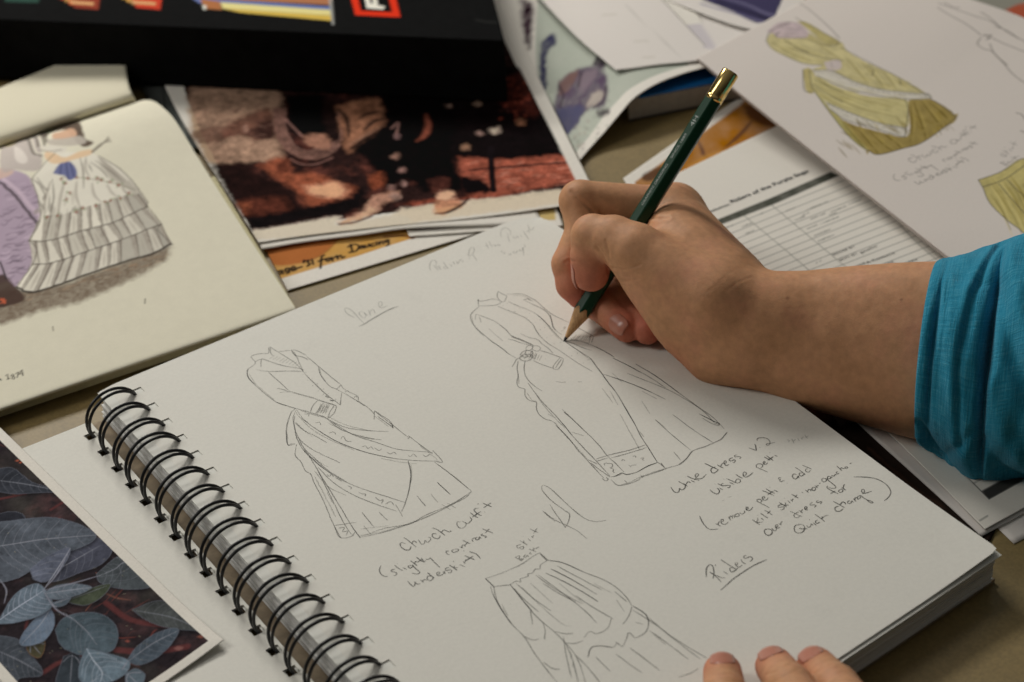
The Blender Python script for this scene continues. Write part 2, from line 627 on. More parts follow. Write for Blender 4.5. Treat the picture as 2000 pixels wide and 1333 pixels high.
def holes_sheet(name, xs, ys, hx, hy, zf, mat, parent, thick=0.2):
    """rectangular sheet on grid lines xs, ys with square holes left out; zf gives the height in mm"""
    xs = np.array(sorted(set(np.round(xs, 4)))); ys = np.array(sorted(set(np.round(ys, 4))))
    n, m = len(xs), len(ys)
    V = np.array([(x * MM, (skew(x, y) if x > -15 else y) * MM, zf(x, y) * MM) for y in ys for x in xs])
    V2 = V - np.array([0, 0, thick * MM])
    F = []
    ishole = lambda x, y: any(abs(x - a) < hx[1] for a in hx[0]) and any(abs(y - c) < hy[1] for c in hy[0])
    keep = np.zeros((m - 1, n - 1), bool)
    for j in range(m - 1):
        for i in range(n - 1):
            keep[j, i] = not ishole((xs[i] + xs[i + 1]) / 2, (ys[j] + ys[j + 1]) / 2)
    nv = len(V)
    for j in range(m - 1):
        for i in range(n - 1):
            if not keep[j, i]: continue
            a, b2, c, d = j * n + i, j * n + i + 1, (j + 1) * n + i + 1, (j + 1) * n + i
            F.append((a, b2, c, d)); F.append((a + nv, d + nv, c + nv, b2 + nv))
            if j == 0 or not keep[j - 1, i]: F.append((b2, a, a + nv, b2 + nv))
            if j == m - 2 or not keep[j + 1, i]: F.append((d, c, c + nv, d + nv))
            if i == 0 or not keep[j, i - 1]: F.append((a, d, d + nv, a + nv))
            if i == n - 2 or not keep[j, i + 1]: F.append((c, b2, b2 + nv, c + nv))
    o = mesh_obj(name, np.vstack([V, V2]), np.array(F), mat, parent, True)
    bm = bmesh.new(); bm.from_mesh(o.data)
    bmesh.ops.delete(bm, geom=[v for v in bm.verts if not v.link_faces], context='VERTS')
    bm.to_mesh(o.data); bm.free()
    for e in o.data.edges: pass
    md = o.modifiers.new('hard edges', 'EDGE_SPLIT'); md.split_angle = math.radians(50)
    return o


ring_y = [-2.4 - PITCH * i * 0.9995 for i in range(NR)]
hole_half = 2.1
ysl = list(np.linspace(YB, YT, 90)) + [y + s * hole_half for y in ring_y for s in (-1, 1)]


def page_z(x, y):
    z = PAGE
    # the loose bottom outer corner lifts, the top outer corner droops
    c = max(0.0, (x - 180) / 43) * max(0.0, (-y - 245) / 54)
    z += 1.6 * c ** 1.5
    d = max(0.0, (x - 195) / 28) * max(0.0, (y + 20) / 29)
    z -= 2.5 * d ** 2
    z -= 0.9 * max(0.0, (-4 - x) / 7)
    return z


xs = [XL, -8, -5] + list(np.array([-0.6, 4.4])) + list(np.linspace(7, XR, 60))
page = holes_sheet('page', xs, ysl, ([1.9], 2.45), (ring_y, hole_half), page_z, m_page, book)
page['label'] = 'top white page filled with pencil sketches and handwritten notes'

# round off the outer corners of the page a little
for v in page.data.vertices:
    x, y = (v.co.x + page.location.x + book.location.x) * 1000, (v.co.y + page.location.y + book.location.y) * 1000
    for cx, cy, sx, sy, rr in ((XR, skew(XR, YT), -1, -1, 11.0), (XR, YB, -1, 1, 2.0)):
        qx, qy = cx + sx * rr, cy + sy * rr
        dx, dy = (x - qx) * -sx, (y - qy) * -sy
        if dx > 0 and dy > 0:
            k = math.hypot(dx, dy); mxx = max(dx, dy)
            f = (mxx / k)
            v.co.x += (-sx) * (dx * f - dx) * MM; v.co.y += (-sy) * (dy * f - dy) * MM

# the sheet below, just out of line, and the body of the block
second = holes_sheet('page', [XL - 1.2, -5, 0] + list(np.linspace(8, XR + 0.6, 20)), list(np.linspace(YB - 1.5, YT - 1, 40)), ([999], 1), ([999], 1),
                     lambda x, y: PAGE - 0.5 + 0.2 * max(0.0, (x - 180) / 43) * max(0.0, (-y - 245) / 54) - 3.2 * (max(0.0, (x - 190) / 35) * max(0.0, (y + 25) / 34)) ** 2 - 0.55 * max(0.0, (x - 60) / 165), m_page2, book)


def block():
    """stack of pages: sheets fan out a little, so the four sides are stepped"""
    V = []; F = []
    lv = 30
    rg = np.random.default_rng(3)
    for k in range(lv):
        t = k / (lv - 1)
        z0 = 2.2 + 12.0 * k / lv; z1 = 2.2 + 12.0 * (k + 1) / lv - 0.07
        j = rg.normal(0, 0.34, 4)
        x0 = XL - 1.6 * (1 - t) + j[0] * 0.8 + 0.6; x1 = XR - 1.2 + j[1] - 1.4 * (1 - t); y0 = YB + 0.2 + j[2] * 0.6; y1 = YT - 1.3 + j[3]
        q = [(x0, y0), (x1, y0), (x1, y1 - 4), (x1 - 4, y1), (x0, y1)]
        v, f = prism([(a * MM, skew(a, c) * MM) for a, c in q], z0, z1)
        b0 = len(V); V += v; F += [tuple(i + b0 for i in ff) for ff in f]
    return V, F


V, F = block()
mesh_obj('page_block', V, F, m_edge, book, False)
V, F = prism([(-21 * MM, (YB - 25) * MM), ((XR + 0.3) * MM, (YB + 0.5) * MM), ((XR + 0.3) * MM, (YT + 4) * MM), (-21 * MM, (YT - 3) * MM)], 0.3, 2.1)
mesh_obj('back_cover', V, F, m_board, book, False)

# pages already turned over, to the left of the rings
LX = -22.8
ring_ly = [y - 1.6 for y in ring_y]
yl = list(np.linspace(YB, 6, 60)) + [y + s * 2.3 for y in ring_ly for s in (-1, 1)]
tl = un(44, 870, 4); tr = un(180, 806, 4)
slope = (tl[1] - tr[1]) / (tl[0] - tr[0])
ltop = tr[1] * 1000
turned = holes_sheet('turned_page', [LX - 2.6, LX + 2.6, LX + 3.9] + list(np.linspace(-250, LX - 6, 20)),
                     [y if y < ltop else ltop for y in yl], ([LX], 2.55), (ring_ly, 2.3), lambda x, y: 4.0 + 0.5 * max(0, (x - LX) / 6), m_page, book)
# skew the top edge as in the turned sheets
turned2 = holes_sheet('turned_page', [LX - 1.9, LX + 1.9, LX + 3.2] + list(np.linspace(-249, LX - 6, 10)),
                      [y if y < ltop - 1 else ltop - 1 for y in yl], ([LX], 1.85), (ring_ly, 2.3), lambda x, y: 3.2 + 0.5 * max(0, (x - LX) / 6), m_page2, book)
V, F = prism([(-248 * MM, (YB - 1) * MM), (-26 * MM, (YB - 1) * MM), (-26 * MM, (ltop - 7) * MM), (-246 * MM, (ltop - 7) * MM)], 0.3, 2.7)
mesh_obj('front_cover', V, F, plain_mat('dark cover board', (0.02, 0.02, 0.02), 0.6), book, False)


# twin wire rings
def on_y(px, py, y):
    d = ray(px, py); k = (y - CAM[1]) / d[1]
    p = CAM + k * d
    return p[0] * 1000, p[2] * 1000


def circ(a, b2, c):
    ax, ay = a; bx, by = b2; cx, cy = c
    d = 2 * (ax * (by - cy) + bx * (cy - ay) + cx * (ay - by))
    ux = ((ax ** 2 + ay ** 2) * (by - cy) + (bx ** 2 + by ** 2) * (cy - ay) + (cx ** 2 + cy ** 2) * (ay - by)) / d
    uy = ((ax ** 2 + ay ** 2) * (cx - bx) + (bx ** 2 + by ** 2) * (ax - cx) + (cx ** 2 + cy ** 2) * (bx - ax)) / d
    return ux, uy, math.hypot(ax - ux, ay - uy)


RA, RB = (0.4, PAGE + 0.1), (LX + 0.2, 4.0)
apex = on_y(205, 766.5, ring_y[0] * MM)
cx, cz, rr = circ(RA, RB, apex)
a0 = math.atan2(RA[1] - cz, RA[0] - cx); a1 = math.atan2(RB[1] - cz, RB[0] - cx)
if a1 < a0: a1 += 2 * math.pi
rx = random.Random(4)
for i in range(NR):
    y0 = ring_y[i]
    dj = rx.uniform(-0.9, 0.9)
    path = []
    K = 26
    rad = rr * rx.uniform(0.97, 1.03)
    for side in (1, -1):
        seq = range(K + 1) if side == 1 else range(K, -1, -1)
        for k in seq:
            t = k / K
            ang = a0 - 0.10 + (a1 - a0 + 0.32) * t
            # the two wires part over the top and close at both ends
            sep = 1.45 * min(1.0, (math.sin(math.pi * (0.06 + 0.88 * t))) ** 0.45)
            yy = y0 - 0.2 - 1.6 * t + side * sep * 1.2 + dj * math.sin(math.pi * t)
            path.append(((cx + rad * math.cos(ang)) * MM, yy * MM, (cz + rad * math.sin(ang)) * MM))
    V, F = tube(resample(np.array(path), 0.0012), 0.70 * MM, 8)
    mesh_obj('binding_ring', V, F, m_wire, book)
# ------------------------------------------------------------------ pencil drawings and handwriting on the page
def graphite(name, col, alpha):
    m, nt, b = new_mat(name)
    b.inputs['Base Color'].default_value = (*col, 1); b.inputs['Roughness'].default_value = 0.6
    b.inputs['Specular IOR Level'].default_value = 0.3
    n = noise(nt, 1800, 3, 0.7)
    r = ramp(nt, n.outputs['Fac'], [(0.30, (alpha * 0.45,) * 3), (0.62, (min(1, alpha * 1.15),) * 3)])
    n2 = noise(nt, 130, 3, 0.6)                                        # uneven pressure of the hand
    r2 = ramp(nt, n2.outputs['Fac'], [(0.30, (0.50,) * 3), (0.66, (1.12,) * 3)])
    mu = nt.nodes.new('ShaderNodeMath'); mu.operation = 'MULTIPLY'; mu.use_clamp = True
    nt.links.new(r.outputs['Color'], mu.inputs[0]); nt.links.new(r2.outputs['Color'], mu.inputs[1])
    nt.links.new(mu.outputs[0], b.inputs['Alpha'])
    return m


m_pm = graphite('soft pencil line', (0.085, 0.082, 0.072), 0.62)
m_pd = graphite('firm pencil line', (0.060, 0.058, 0.052), 0.85)
m_pf = graphite('faint pencil line', (0.16, 0.155, 0.135), 0.34)
PENS = [m_pm, m_pd, m_pf]

# dress with the jacket, on the left
S = Strokes(PAGE)
d6 = zoom(470, 660, 6.06)
S.text('''118,225 160,205 230,192 330,190; 118,225 150,262 175,285 170,315; 330,190 338,160 332,120 355,112; 355,112 400,145 450,175;
355,112 350,170 378,215 398,210; 170,285 250,255 300,268 420,310 560,345 725,372 740,402; 250,260 238,300 242,350; 175,375 260,395 380,400 560,395 740,402;
170,315 90,370 75,415 95,480 160,550 260,640 370,730 430,768 540,805 650,838; 320,400 420,490 500,560 570,630; 432,600 500,615 560,640; 465,652 530,645 590,640;
570,630 700,668 860,712 920,738 1110,798; 450,175 560,245 650,305 740,400; 450,165 520,158 600,150; 600,150 650,205 690,290 740,400;
600,145 680,160 780,212; 660,215 740,235 800,265; 600,150 625,190 660,225;
740,400 800,470 880,545 960,620 1050,700 1180,798; 1180,798 1190,700 1195,650; 780,225 840,270 920,340 1000,405 1090,480 1190,560;
920,340 940,430 1000,520 1060,580 1130,610 1195,645; 1130,610 1160,590 1190,560; 1195,645 1290,695 1370,745 1390,740 1380,690 1300,650 1220,605 1190,560; 1230,650 1260,630 1290,650; 1340,715 1360,690 1375,710;
1390,750 1490,820 1560,880 1580,910; 1580,870 1580,970; 1580,865 1700,940 1760,985 1800,1040 1790,1070; 1620,930 1700,990 1800,1060;
920,738 860,800 825,880; 985,760 920,850 885,905; 1110,800 1060,870 1030,950; 1110,795 1130,820 1100,900 1030,955 1010,945; 825,885 885,905 1010,945;
650,838 600,880 570,960 540,1100 560,1270 600,1255 650,1260; 650,838 760,868 830,888''', tr=d6, width=0.40)
S.text('''1110,798 1050,780 920,738; 430,768 540,805 650,838; 90,370 75,415 95,480 160,550; 725,372 740,402; 1370,745 1470,810''', tr=d6, width=0.38, mat=1)
S.text('''770,408; 735,440; 845,482; 792,505; 908,548; 853,568; 980,610; 920,630; 1040,660; 978,675; 1120,730; 1055,740; 1000,690 1040,710; 1060,740 1100,750''', tr=d6, width=0.55, mat=1, taper=False)
for k in range(14):
    x0 = 950 + k * 8
    S.text('%d,%d %d,%d' % (x0, 780 + (k % 3) * 14, x0 - 45, 900 - (k % 4) * 8), tr=d6, width=0.35, mat=2)
for k in range(9):
    x0 = 340 + k * 38
    S.text('%d,%d %d,%d' % (x0 + 60, 215 + k * 10, x0, 250 + k * 12), tr=d6, width=0.35, mat=2)
z5 = zoom(400, 620, 2.898)
S.text('''520,525 560,580 640,640 740,700 850,745 950,775 1070,800 1200,812 1330,815; 545,530 620,555 690,575 760,620 850,670 960,705 1080,745 1180,757 1290,765; 700,585 780,640 900,680 1000,695; 690,575 800,625 920,642 1040,648;
1290,755 1345,820 1300,815; 960,530 1060,610 1150,680; 1060,610 1065,630; 1150,670 1230,730 1290,775; 1150,690 1160,675;
510,560 505,600 520,680 560,755 640,830 720,890 800,935 900,975 1010,1010 1135,1050; 515,650 560,740 610,790 700,870 800,930; 640,850 720,930 830,1000 960,1055 1085,1098; 560,755 600,800 660,900 740,1030 830,1180 880,1250;
510,540 500,580 520,690; 512,600 560,640 620,670 690,710; 525,680 580,730 650,770 765,825;
1150,812 1165,880 1160,960 1135,1050 1115,1100; 1300,820 1400,895 1510,985; 1510,985 1470,1025 1360,1075 1250,1120 1160,1170 1020,1195 920,1230 870,1240; 1505,990 1400,1060 1260,1130 1100,1190 960,1230 880,1245;
520,720 510,780 545,820 570,870 600,890 620,940 680,1060 730,1180 770,1250; 630,850 680,950 730,1050 790,1170 830,1230; 730,1180 800,1170 860,1160; 735,1185 750,1230 775,1250 830,1240 850,1215;
1315,935 1390,1005; 1200,1010 1250,1070; 890,1105 955,1185; 985,1105 1035,1150; 460,640 470,720 510,718''', tr=z5, width=0.40)
S.text('''640,640 740,700 850,745 950,775 1070,800; 1150,812 1165,880 1160,960; 560,755 640,830 720,890; 830,1180 880,1250; 1315,935 1390,1005''', tr=z5, width=0.34, mat=1)
S.text('''565,548 590,550 585,565; 625,600 650,595 655,612; 700,655 730,650 740,665; 770,690 785,675 800,700 830,705; 890,735 910,728 925,745 940,732 955,750; 960,740 985,755 1000,745; 1030,765 1050,775 1070,765 1085,778; 1150,780 1165,790 1180,775 1200,792; 1235,780 1250,790 1275,775;
690,890 705,900 715,890 730,905; 740,910 760,920 775,930; 810,955 830,965 825,975; 870,990 890,1000 910,1000 905,1015; 965,1020 990,1040 1010,1030 1000,1055; 1020,1060 1050,1045 1070,1065; 755,1195 790,1190 780,1215 810,1210 800,1235''', tr=z5, width=0.34)
S.text('''880,1200 960,1190 1040,1180; 1340,1060 1390,1090; 1370,1050 1420,1080; 690,990 730,1060''', tr=z5, width=0.4, mat=2)
for q in ('100,430 170,540 280,640 400,740; 760,430 900,575 1060,720; 560,640 700,675 860,720; 930,360 955,450 1010,530; 640,860 690,930 800,1010; 650,1000 740,1090 860,1180; 560,970 545,1090 560,1200',):
    S.text(q, tr=d6, width=0.45, mat=2)
for q in ('530,560 600,630 700,690 850,755; 700,600 820,655 960,690; 530,700 600,790 700,850; 620,870 700,960 800,1010; 1165,830 1170,900 1150,1010; 1320,835 1420,910 1490,970; 880,1235 1000,1215 1150,1170 1300,1110 1480,1010; 900,1180 940,1230; 1080,1060 1120,1130; 1280,1000 1320,1050; 1000,800 1100,820 1200,830; 620,900 680,1010 740,1130', '690,560 800,610 920,640; 960,560 1040,620; 1220,730 1320,810'):
    S.text(q, tr=z5, width=0.45, mat=2)
page_dress = S.build('dress_drawing', PENS, page); page_dress['label'] = 'pencil drawing of a jacketed dress with a draped overskirt'

# dress under the pencil point
S = Strokes(PAGE)
e6 = zoom(900, 540, 6.06); f5 = zoom(1000, 700, 5.127); z6 = zoom(900, 540, 3.03)
S.text('''205,275 220,295 300,288 380,270 460,290; 205,275 210,330 215,360; 215,355 320,350 430,340 490,300; 440,178 430,240 460,285 490,305 525,290 545,235; 440,178 480,205 545,235;
545,215 620,212 720,212 800,245 890,295 980,375 1060,440 1150,490 1280,550; 215,360 140,430 115,475 130,540 180,610 280,700 370,775 480,850 560,915 650,970;
560,300 680,355 800,400 900,455 980,525 1050,600 1120,680 1210,770; 760,290 850,335 960,385 1030,440 1070,510 1090,590 1120,640 1195,695; 740,285 790,270 830,290; 440,360 530,395 640,440 760,495 850,570 890,640 950,720 1040,800 1150,870 1280,960 1400,1040 1560,1130;
180,450 270,480 400,535 460,575 540,640 600,710 640,725; 600,720 700,750 800,790 860,820; 560,745 640,765 740,800 830,815; 705,680 800,725 900,750 960,800 1040,860 1090,915;
1230,770 1330,760 1450,785 1580,830 1700,890 1818,960; 1240,780 1330,840 1450,920 1540,980 1600,1060 1680,1160; 1230,765 1340,800 1450,850 1550,880;
1370,605 1480,660 1575,715; 1575,715 1545,790; 1530,700 1520,790; 1290,745 1400,760 1520,800''', tr=e6, width=0.40)
S.text('''360,770 480,850 560,915; 600,710 700,745 860,820; 1060,460 1090,590 1120,640; 1580,830 1700,890 1818,960; 205,275 212,300; 900,455 980,525 1050,600''', tr=e6, width=0.36, mat=1)
S.text('''550,320; 500,350; 695,375; 635,420; 815,440; 780,485; 935,520; 880,548; 990,610; 940,635; 1075,705; 1018,728; 1180,785; 1105,800; 1280,850; 1195,875; 1380,912; 1310,945; 1505,992; 1450,1028''', tr=e6, width=0.55, mat=1, taper=False)
S.text('''770,850 800,820 850,830 830,870 780,880 770,850; 830,830 900,825 940,850 920,885 870,880 840,860; 700,930 740,890 800,880 850,900 830,940 760,960 700,930; 690,970 750,930 830,930 850,960 800,1000 730,1000 690,970; 780,870 760,910 790,950; 850,880 820,920 840,970;
940,880 1040,910 1130,945 1210,975; 860,1000 960,1045 1090,1090; 1170,970 1110,1040 1090,1090 1140,1105 1190,1050 1215,980; 1190,985 1140,1050 1120,1090; 900,920 870,990''', tr=e6, width=0.42)
for k in range(20):
    a = 1330 + k * 10
    S.text('%d,%d %d,%d' % (a + 40, 690 + (k % 3) * 12, a - 40 + (k % 5) * 10, 765), tr=e6, width=0.35, mat=2)
for k in range(14):
    a = 690 + k * 14
    S.text('%d,%d %d,%d' % (a, 985 - (k % 4) * 10, a + 30, 905 + (k % 3) * 12), tr=e6, width=0.32, mat=2)
S.text('''1210,610 1240,600 1220,630; 1190,650 1220,640; 930,930 900,990; 960,940 930,1000; 180,450 170,520; 220,480 240,550; 330,620 420,700 500,770; 1000,980; 950,1005''', tr=e6, width=0.5, mat=2)
S.text('''0,90 40,20 70,0; 60,30 50,110 60,180 50,250 70,290 130,310; 130,30 120,110 135,180 180,240 240,290 300,330; 130,310 130,370 160,415 200,432 235,432 245,450 245,500 270,560 330,610 400,630 440,665;
160,250 230,350 300,440 380,520 440,580 500,650 600,770 700,880 800,985 880,1070 980,1180; 440,675 520,755 610,855 650,910 740,1010 830,1110 920,1205; 500,515 600,610 700,705 800,800 880,885 950,975 1040,1060 1120,1140;
780,0 840,80 905,165 960,240 1030,330 1100,440 1170,560 1240,680 1290,780 1360,890 1455,1045; 905,160 1000,190 1120,230 1250,280 1400,345 1538,415; 1010,0 1150,70 1300,150 1420,220 1538,300;
840,1010 960,975 1080,945 1200,915 1330,870; 850,1032 960,1000; 990,1000 1100,970 1220,935 1350,895; 980,1190 1040,1180 1100,1150 1150,1165 1250,1140 1350,1085 1455,1045; 760,1015 850,1060; 790,1050 850,1100 980,1190;
990,1215 1060,1275 1180,1255 1260,1225 1310,1190 1400,1160 1538,1110; 1490,1050 1530,1100; 1125,1225 1150,1250; 1285,1170 1305,1195; 900,1205 940,1230 965,1210 940,1195;
930,1075 925,1055 960,1055 1000,1060 1005,1090 985,1100 1015,1115 1010,1140 1030,1145; 1095,1030 1110,1015 1130,1030; 1175,1012; 1210,985 1240,980 1235,998; 1285,1005 1320,1000 1305,1015 1325,1025; 1165,1070 1185,1090 1195,1075 1250,1068''', tr=f5, width=0.42)
S.text('''440,675 520,755 610,855; 500,650 600,770; 520,540 600,610 700,705; 1100,440 1170,560 1240,680; 1360,890 1455,1045; 1040,1180 1100,1150 1150,1165 1250,1140 1350,1085 1455,1045; 905,165 960,240 1030,330; 1000,190 1120,230 1250,280 1400,345; 1010,0 1150,70 1300,150''', tr=f5, width=0.38, mat=1)
S.text('''440,238 490,243 540,240; 655,240 700,238; 1440,620 1538,700; 360,560 440,600; 600,740 720,780; 1280,740 1320,790; 1300,430 1380,560''', tr=f5, width=0.45, mat=2)
S.text('''1035,520 1150,590 1290,690 1400,770 1490,835 1560,905; 985,575 1100,620 1220,670 1330,730 1440,805 1510,880; 1410,815 1450,835 1500,860 1530,870 1525,885 1480,870 1430,840; 1575,925 1540,965 1500,985 1440,1010 1370,1035 1330,1085 1290,1115 1210,1140 1130,1165 1060,1190 1000,1220 930,1240; 1255,820 1370,905 1500,990; 1150,850 1250,940 1360,1030; 1260,1040 1300,1090; 1165,1100 1210,1135''', tr=z6, width=0.40)
S.text('''1420,820 1530,875; 1575,925 1540,965 1500,985; 1505,870 1530,880; 1035,520 1150,590 1290,690; 1290,1115 1330,1085 1370,1035''', tr=z6, width=0.38, mat=1)
for q in ('1000,150 1100,240; 900,300 1010,450; 230,350 300,450 420,590 530,700; 430,650 520,760 640,890 760,1020; 1080,560 1180,740 1280,920; 1010,1190 1100,1165; 150,350 200,420 260,450; 60,150 70,260; 1300,330 1450,410; 980,330 1060,470',):
    S.text(q, tr=f5, width=0.45, mat=2)
for q in ('130,470 160,590 280,720; 620,230 740,235 860,300; 960,500 1060,630 1160,740; 1250,790 1400,890 1530,990; 700,760 800,800; 600,700 660,740 760,770', ):
    S.text(q, tr=e6, width=0.45, mat=2)
S.build('dress_drawing', PENS, page)['label'] = 'pencil drawing of a buttoned dress under the pencil point'

# back of the skirt at the bottom and the small arrow-like mark
S = Strokes(PAGE)
z7 = zoom(700, 900, 2.5)
S.text('''620,577 700,550 790,510 850,470 885,450; 885,450 925,487; 620,577 665,620; 665,615 740,607; 740,607 770,590 795,595 790,580 830,565 825,555 850,550 865,530 885,530 890,510 925,487; 885,455 920,490;
645,615 660,660 700,730 750,800 810,860 870,955 950,1060 975,1090; 660,615 680,690 740,790; 740,605 800,680 850,740 900,790 960,840 1010,890 1060,950 1090,1020 1110,1090; 925,487 1000,500 1100,545 1190,580 1260,620 1310,670 1335,710;
1335,715 1320,760 1290,800; 1340,710 1400,750 1418,790 1400,840 1350,868; 1350,868 1320,840 1310,870 1290,910; 1290,910 1255,885; 810,860 850,878 880,872; 900,790 910,830 908,875; 905,985 945,1015 985,1020;
1010,890 1050,895 1100,880; 960,835 1000,845 1050,845; 1100,865 1130,835 1165,845 1215,820 1235,770; 1120,960 1135,915 1180,905 1240,912 1260,895; 1010,890 1040,960 1060,1030 1075,1090; 1000,860 1015,960 1040,1060; 1065,955 1120,1010 1180,1085;
915,550 1000,590 1090,640 1170,690; 940,530 1020,570 1100,615 1165,655; 970,515 1080,575 1190,632; 865,560 950,620 1090,700; 900,600 980,650 1060,690; 770,600 850,670 940,735; 760,625 800,670 880,740; 880,560 1000,650 1100,730 1165,795; 1060,660 1150,720 1245,775;
1250,640 1310,690; 840,730 850,800; 1420,770 1500,840 1600,920 1670,970; 1340,730 1450,800 1560,880 1700,965; 1420,830 1520,900 1610,970; 1255,945 1330,1000 1385,1035; 1325,915 1400,970 1470,1025; 1160,960 1230,1030; 1560,1060 1620,1040 1660,1015''', tr=z7, width=0.40)
S.text('''620,577 665,620; 740,605 800,680 850,740; 925,487 1000,500 1100,545; 915,550 1000,590 1090,640 1170,690; 940,530 1020,570 1100,615; 1120,960 1135,915 1180,905 1240,912; 1340,710 1400,750 1418,790; 660,660 700,730 750,800; 740,700''', tr=z7, width=0.36, mat=1)
S.text('''800,620 900,720 1000,800 1040,810; 840,600 950,700; 980,600 1100,700; 1150,600 1240,650; 1260,680 1300,740; 1350,790 1390,800; 1030,930 1040,950 1035,970; 1050,985 1045,1010; 1440,850 1500,900; 700,700 730,760''', tr=z7, width=0.42, mat=2)
S.build('skirt_drawing', PENS, page)['label'] = 'pencil drawing of the gathered back of a skirt'

S = Strokes(PAGE)
S.text('''895,125 905,120 940,140 1000,195 1060,250 1110,285 1160,298 1210,292; 895,125 900,150 940,195 1000,240 1030,262 1025,300 1010,328; 1010,328 970,270 935,215; 900,247 960,290 1020,318 1070,345 1115,382; 905,250 930,275 960,297''', tr=z7, width=0.40)
S.build('pencil_mark', PENS, page)

# handwriting
S = Strokes(PAGE)
hA = zoom(1300, 840, 5.848)
S.text('''60,655 85,695 110,715 135,718 155,700 157,665 170,682 195,685 222,660 222,630 205,610; 145,588 190,612 250,645; 228,628 245,600 262,592 285,608; 290,578 335,600; 225,540; 245,528 300,555 385,577; 325,572 352,548;
338,542 365,530 378,510 362,500 340,515 345,545 375,560 415,555 445,530 462,510; 570,425 535,435 517,455 525,485 550,495 585,475 600,455; 443,382 520,420 610,460; 590,400 620,420 660,437; 630,420 640,395 655,382 668,378;
672,392 690,375 685,350 668,362 672,395 695,408 725,395; 765,318 735,330 725,350 755,355 785,340 795,355 780,375 760,378; 815,290 790,292 790,310 830,305 860,312 855,325 840,330; 948,207 1000,225 1035,238; 1035,238 1030,200 1018,163; 1074,201 1080,206;
1045,125 1045,105 1075,92 1120,92 1165,105 1190,135 1190,165 1165,180 1148,168 1165,158 1200,155 1250,143; 505,685 540,715 580,733 605,725 615,700 605,680 585,665; 615,665 652,685; 560,618 566,623; 595,615 645,640; 660,610 635,625 645,640 690,638 730,635 738,645 722,662 700,660;
730,600 778,625; 662,563 668,567; 695,558 760,585 800,605 835,605 855,585 845,565 820,562 800,580 800,602; 803,510 840,535 878,555; 885,528 915,515 918,490 900,482 885,500 890,530 920,540 960,520 1000,488; 1030,425 1090,450 1165,485; 1040,428 1035,405 1060,390 1100,395 1110,415 1085,437;
1115,392 1135,375 1130,358 1115,370 1120,395 1145,395 1165,378; 1125,310 1170,335 1195,348; 1150,295 1200,330 1228,352; 1165,347 1230,308; 1245,292 1278,305; 1188,258 1194,262''', tr=hA, width=0.44, mat=1, jitter=0.02)
hB = zoom(1360, 900, 5.975)
S.text('''35,645 60,700 100,760 145,800 200,805 255,800; 225,738 260,755 285,768; 255,750 258,725 275,708; 290,722 315,705 308,685 288,695 290,730 315,745 350,740 370,715; 372,655 398,700; 385,677 400,645 415,655 425,678; 415,657 430,640 445,655 450,668;
470,620 450,635 460,655 490,650 500,630 485,618 470,622; 505,610 535,625 560,610 562,585; 575,577 600,565 600,545 580,545 582,575 610,585 640,570 658,543; 700,470 750,500 805,525 852,553; 715,480 705,460 735,450 762,465 755,485 735,492;
770,457 795,440 795,420 775,425 770,450 790,465 820,460 838,430; 768,350 830,375 905,410; 812,330 860,360 915,385; 828,402 868,375 900,358; 905,345 952,365; 856,313 861,318; 990,205 965,200 960,218 985,222 970,235 990,250 1010,235 1030,240; 1057,265 1063,269;
650,688 695,720 738,748; 715,668 712,705 690,718; 690,718 730,722 778,718; 752,672 785,695; 713,638 719,643; 745,615 790,645 838,672; 795,580 840,605 885,635; 830,622 865,585; 1000,515 965,520 952,545 985,545 1020,540 1022,560 1000,578 980,572; 968,490 1010,515 1055,545; 1030,528 1040,505 1035,490; 1030,525 1050,522 1075,520;
1065,470 1100,498; 1026,438 1032,443; 1100,458 1122,480; 1116,474 1120,455 1135,448; 1110,395 1150,415 1190,440; 1145,432 1175,400; 840,800 800,805 795,835 820,870 860,870 885,845 880,815 850,800 830,800; 880,790 900,815 925,820 932,790 915,775; 925,787 950,765 945,745 925,755 930,785 955,790 975,775; 960,735 992,757; 985,747 990,720 1005,710''', tr=hB, width=0.42, mat=1, jitter=0.02)
hC = zoom(1480, 890, 4.804)
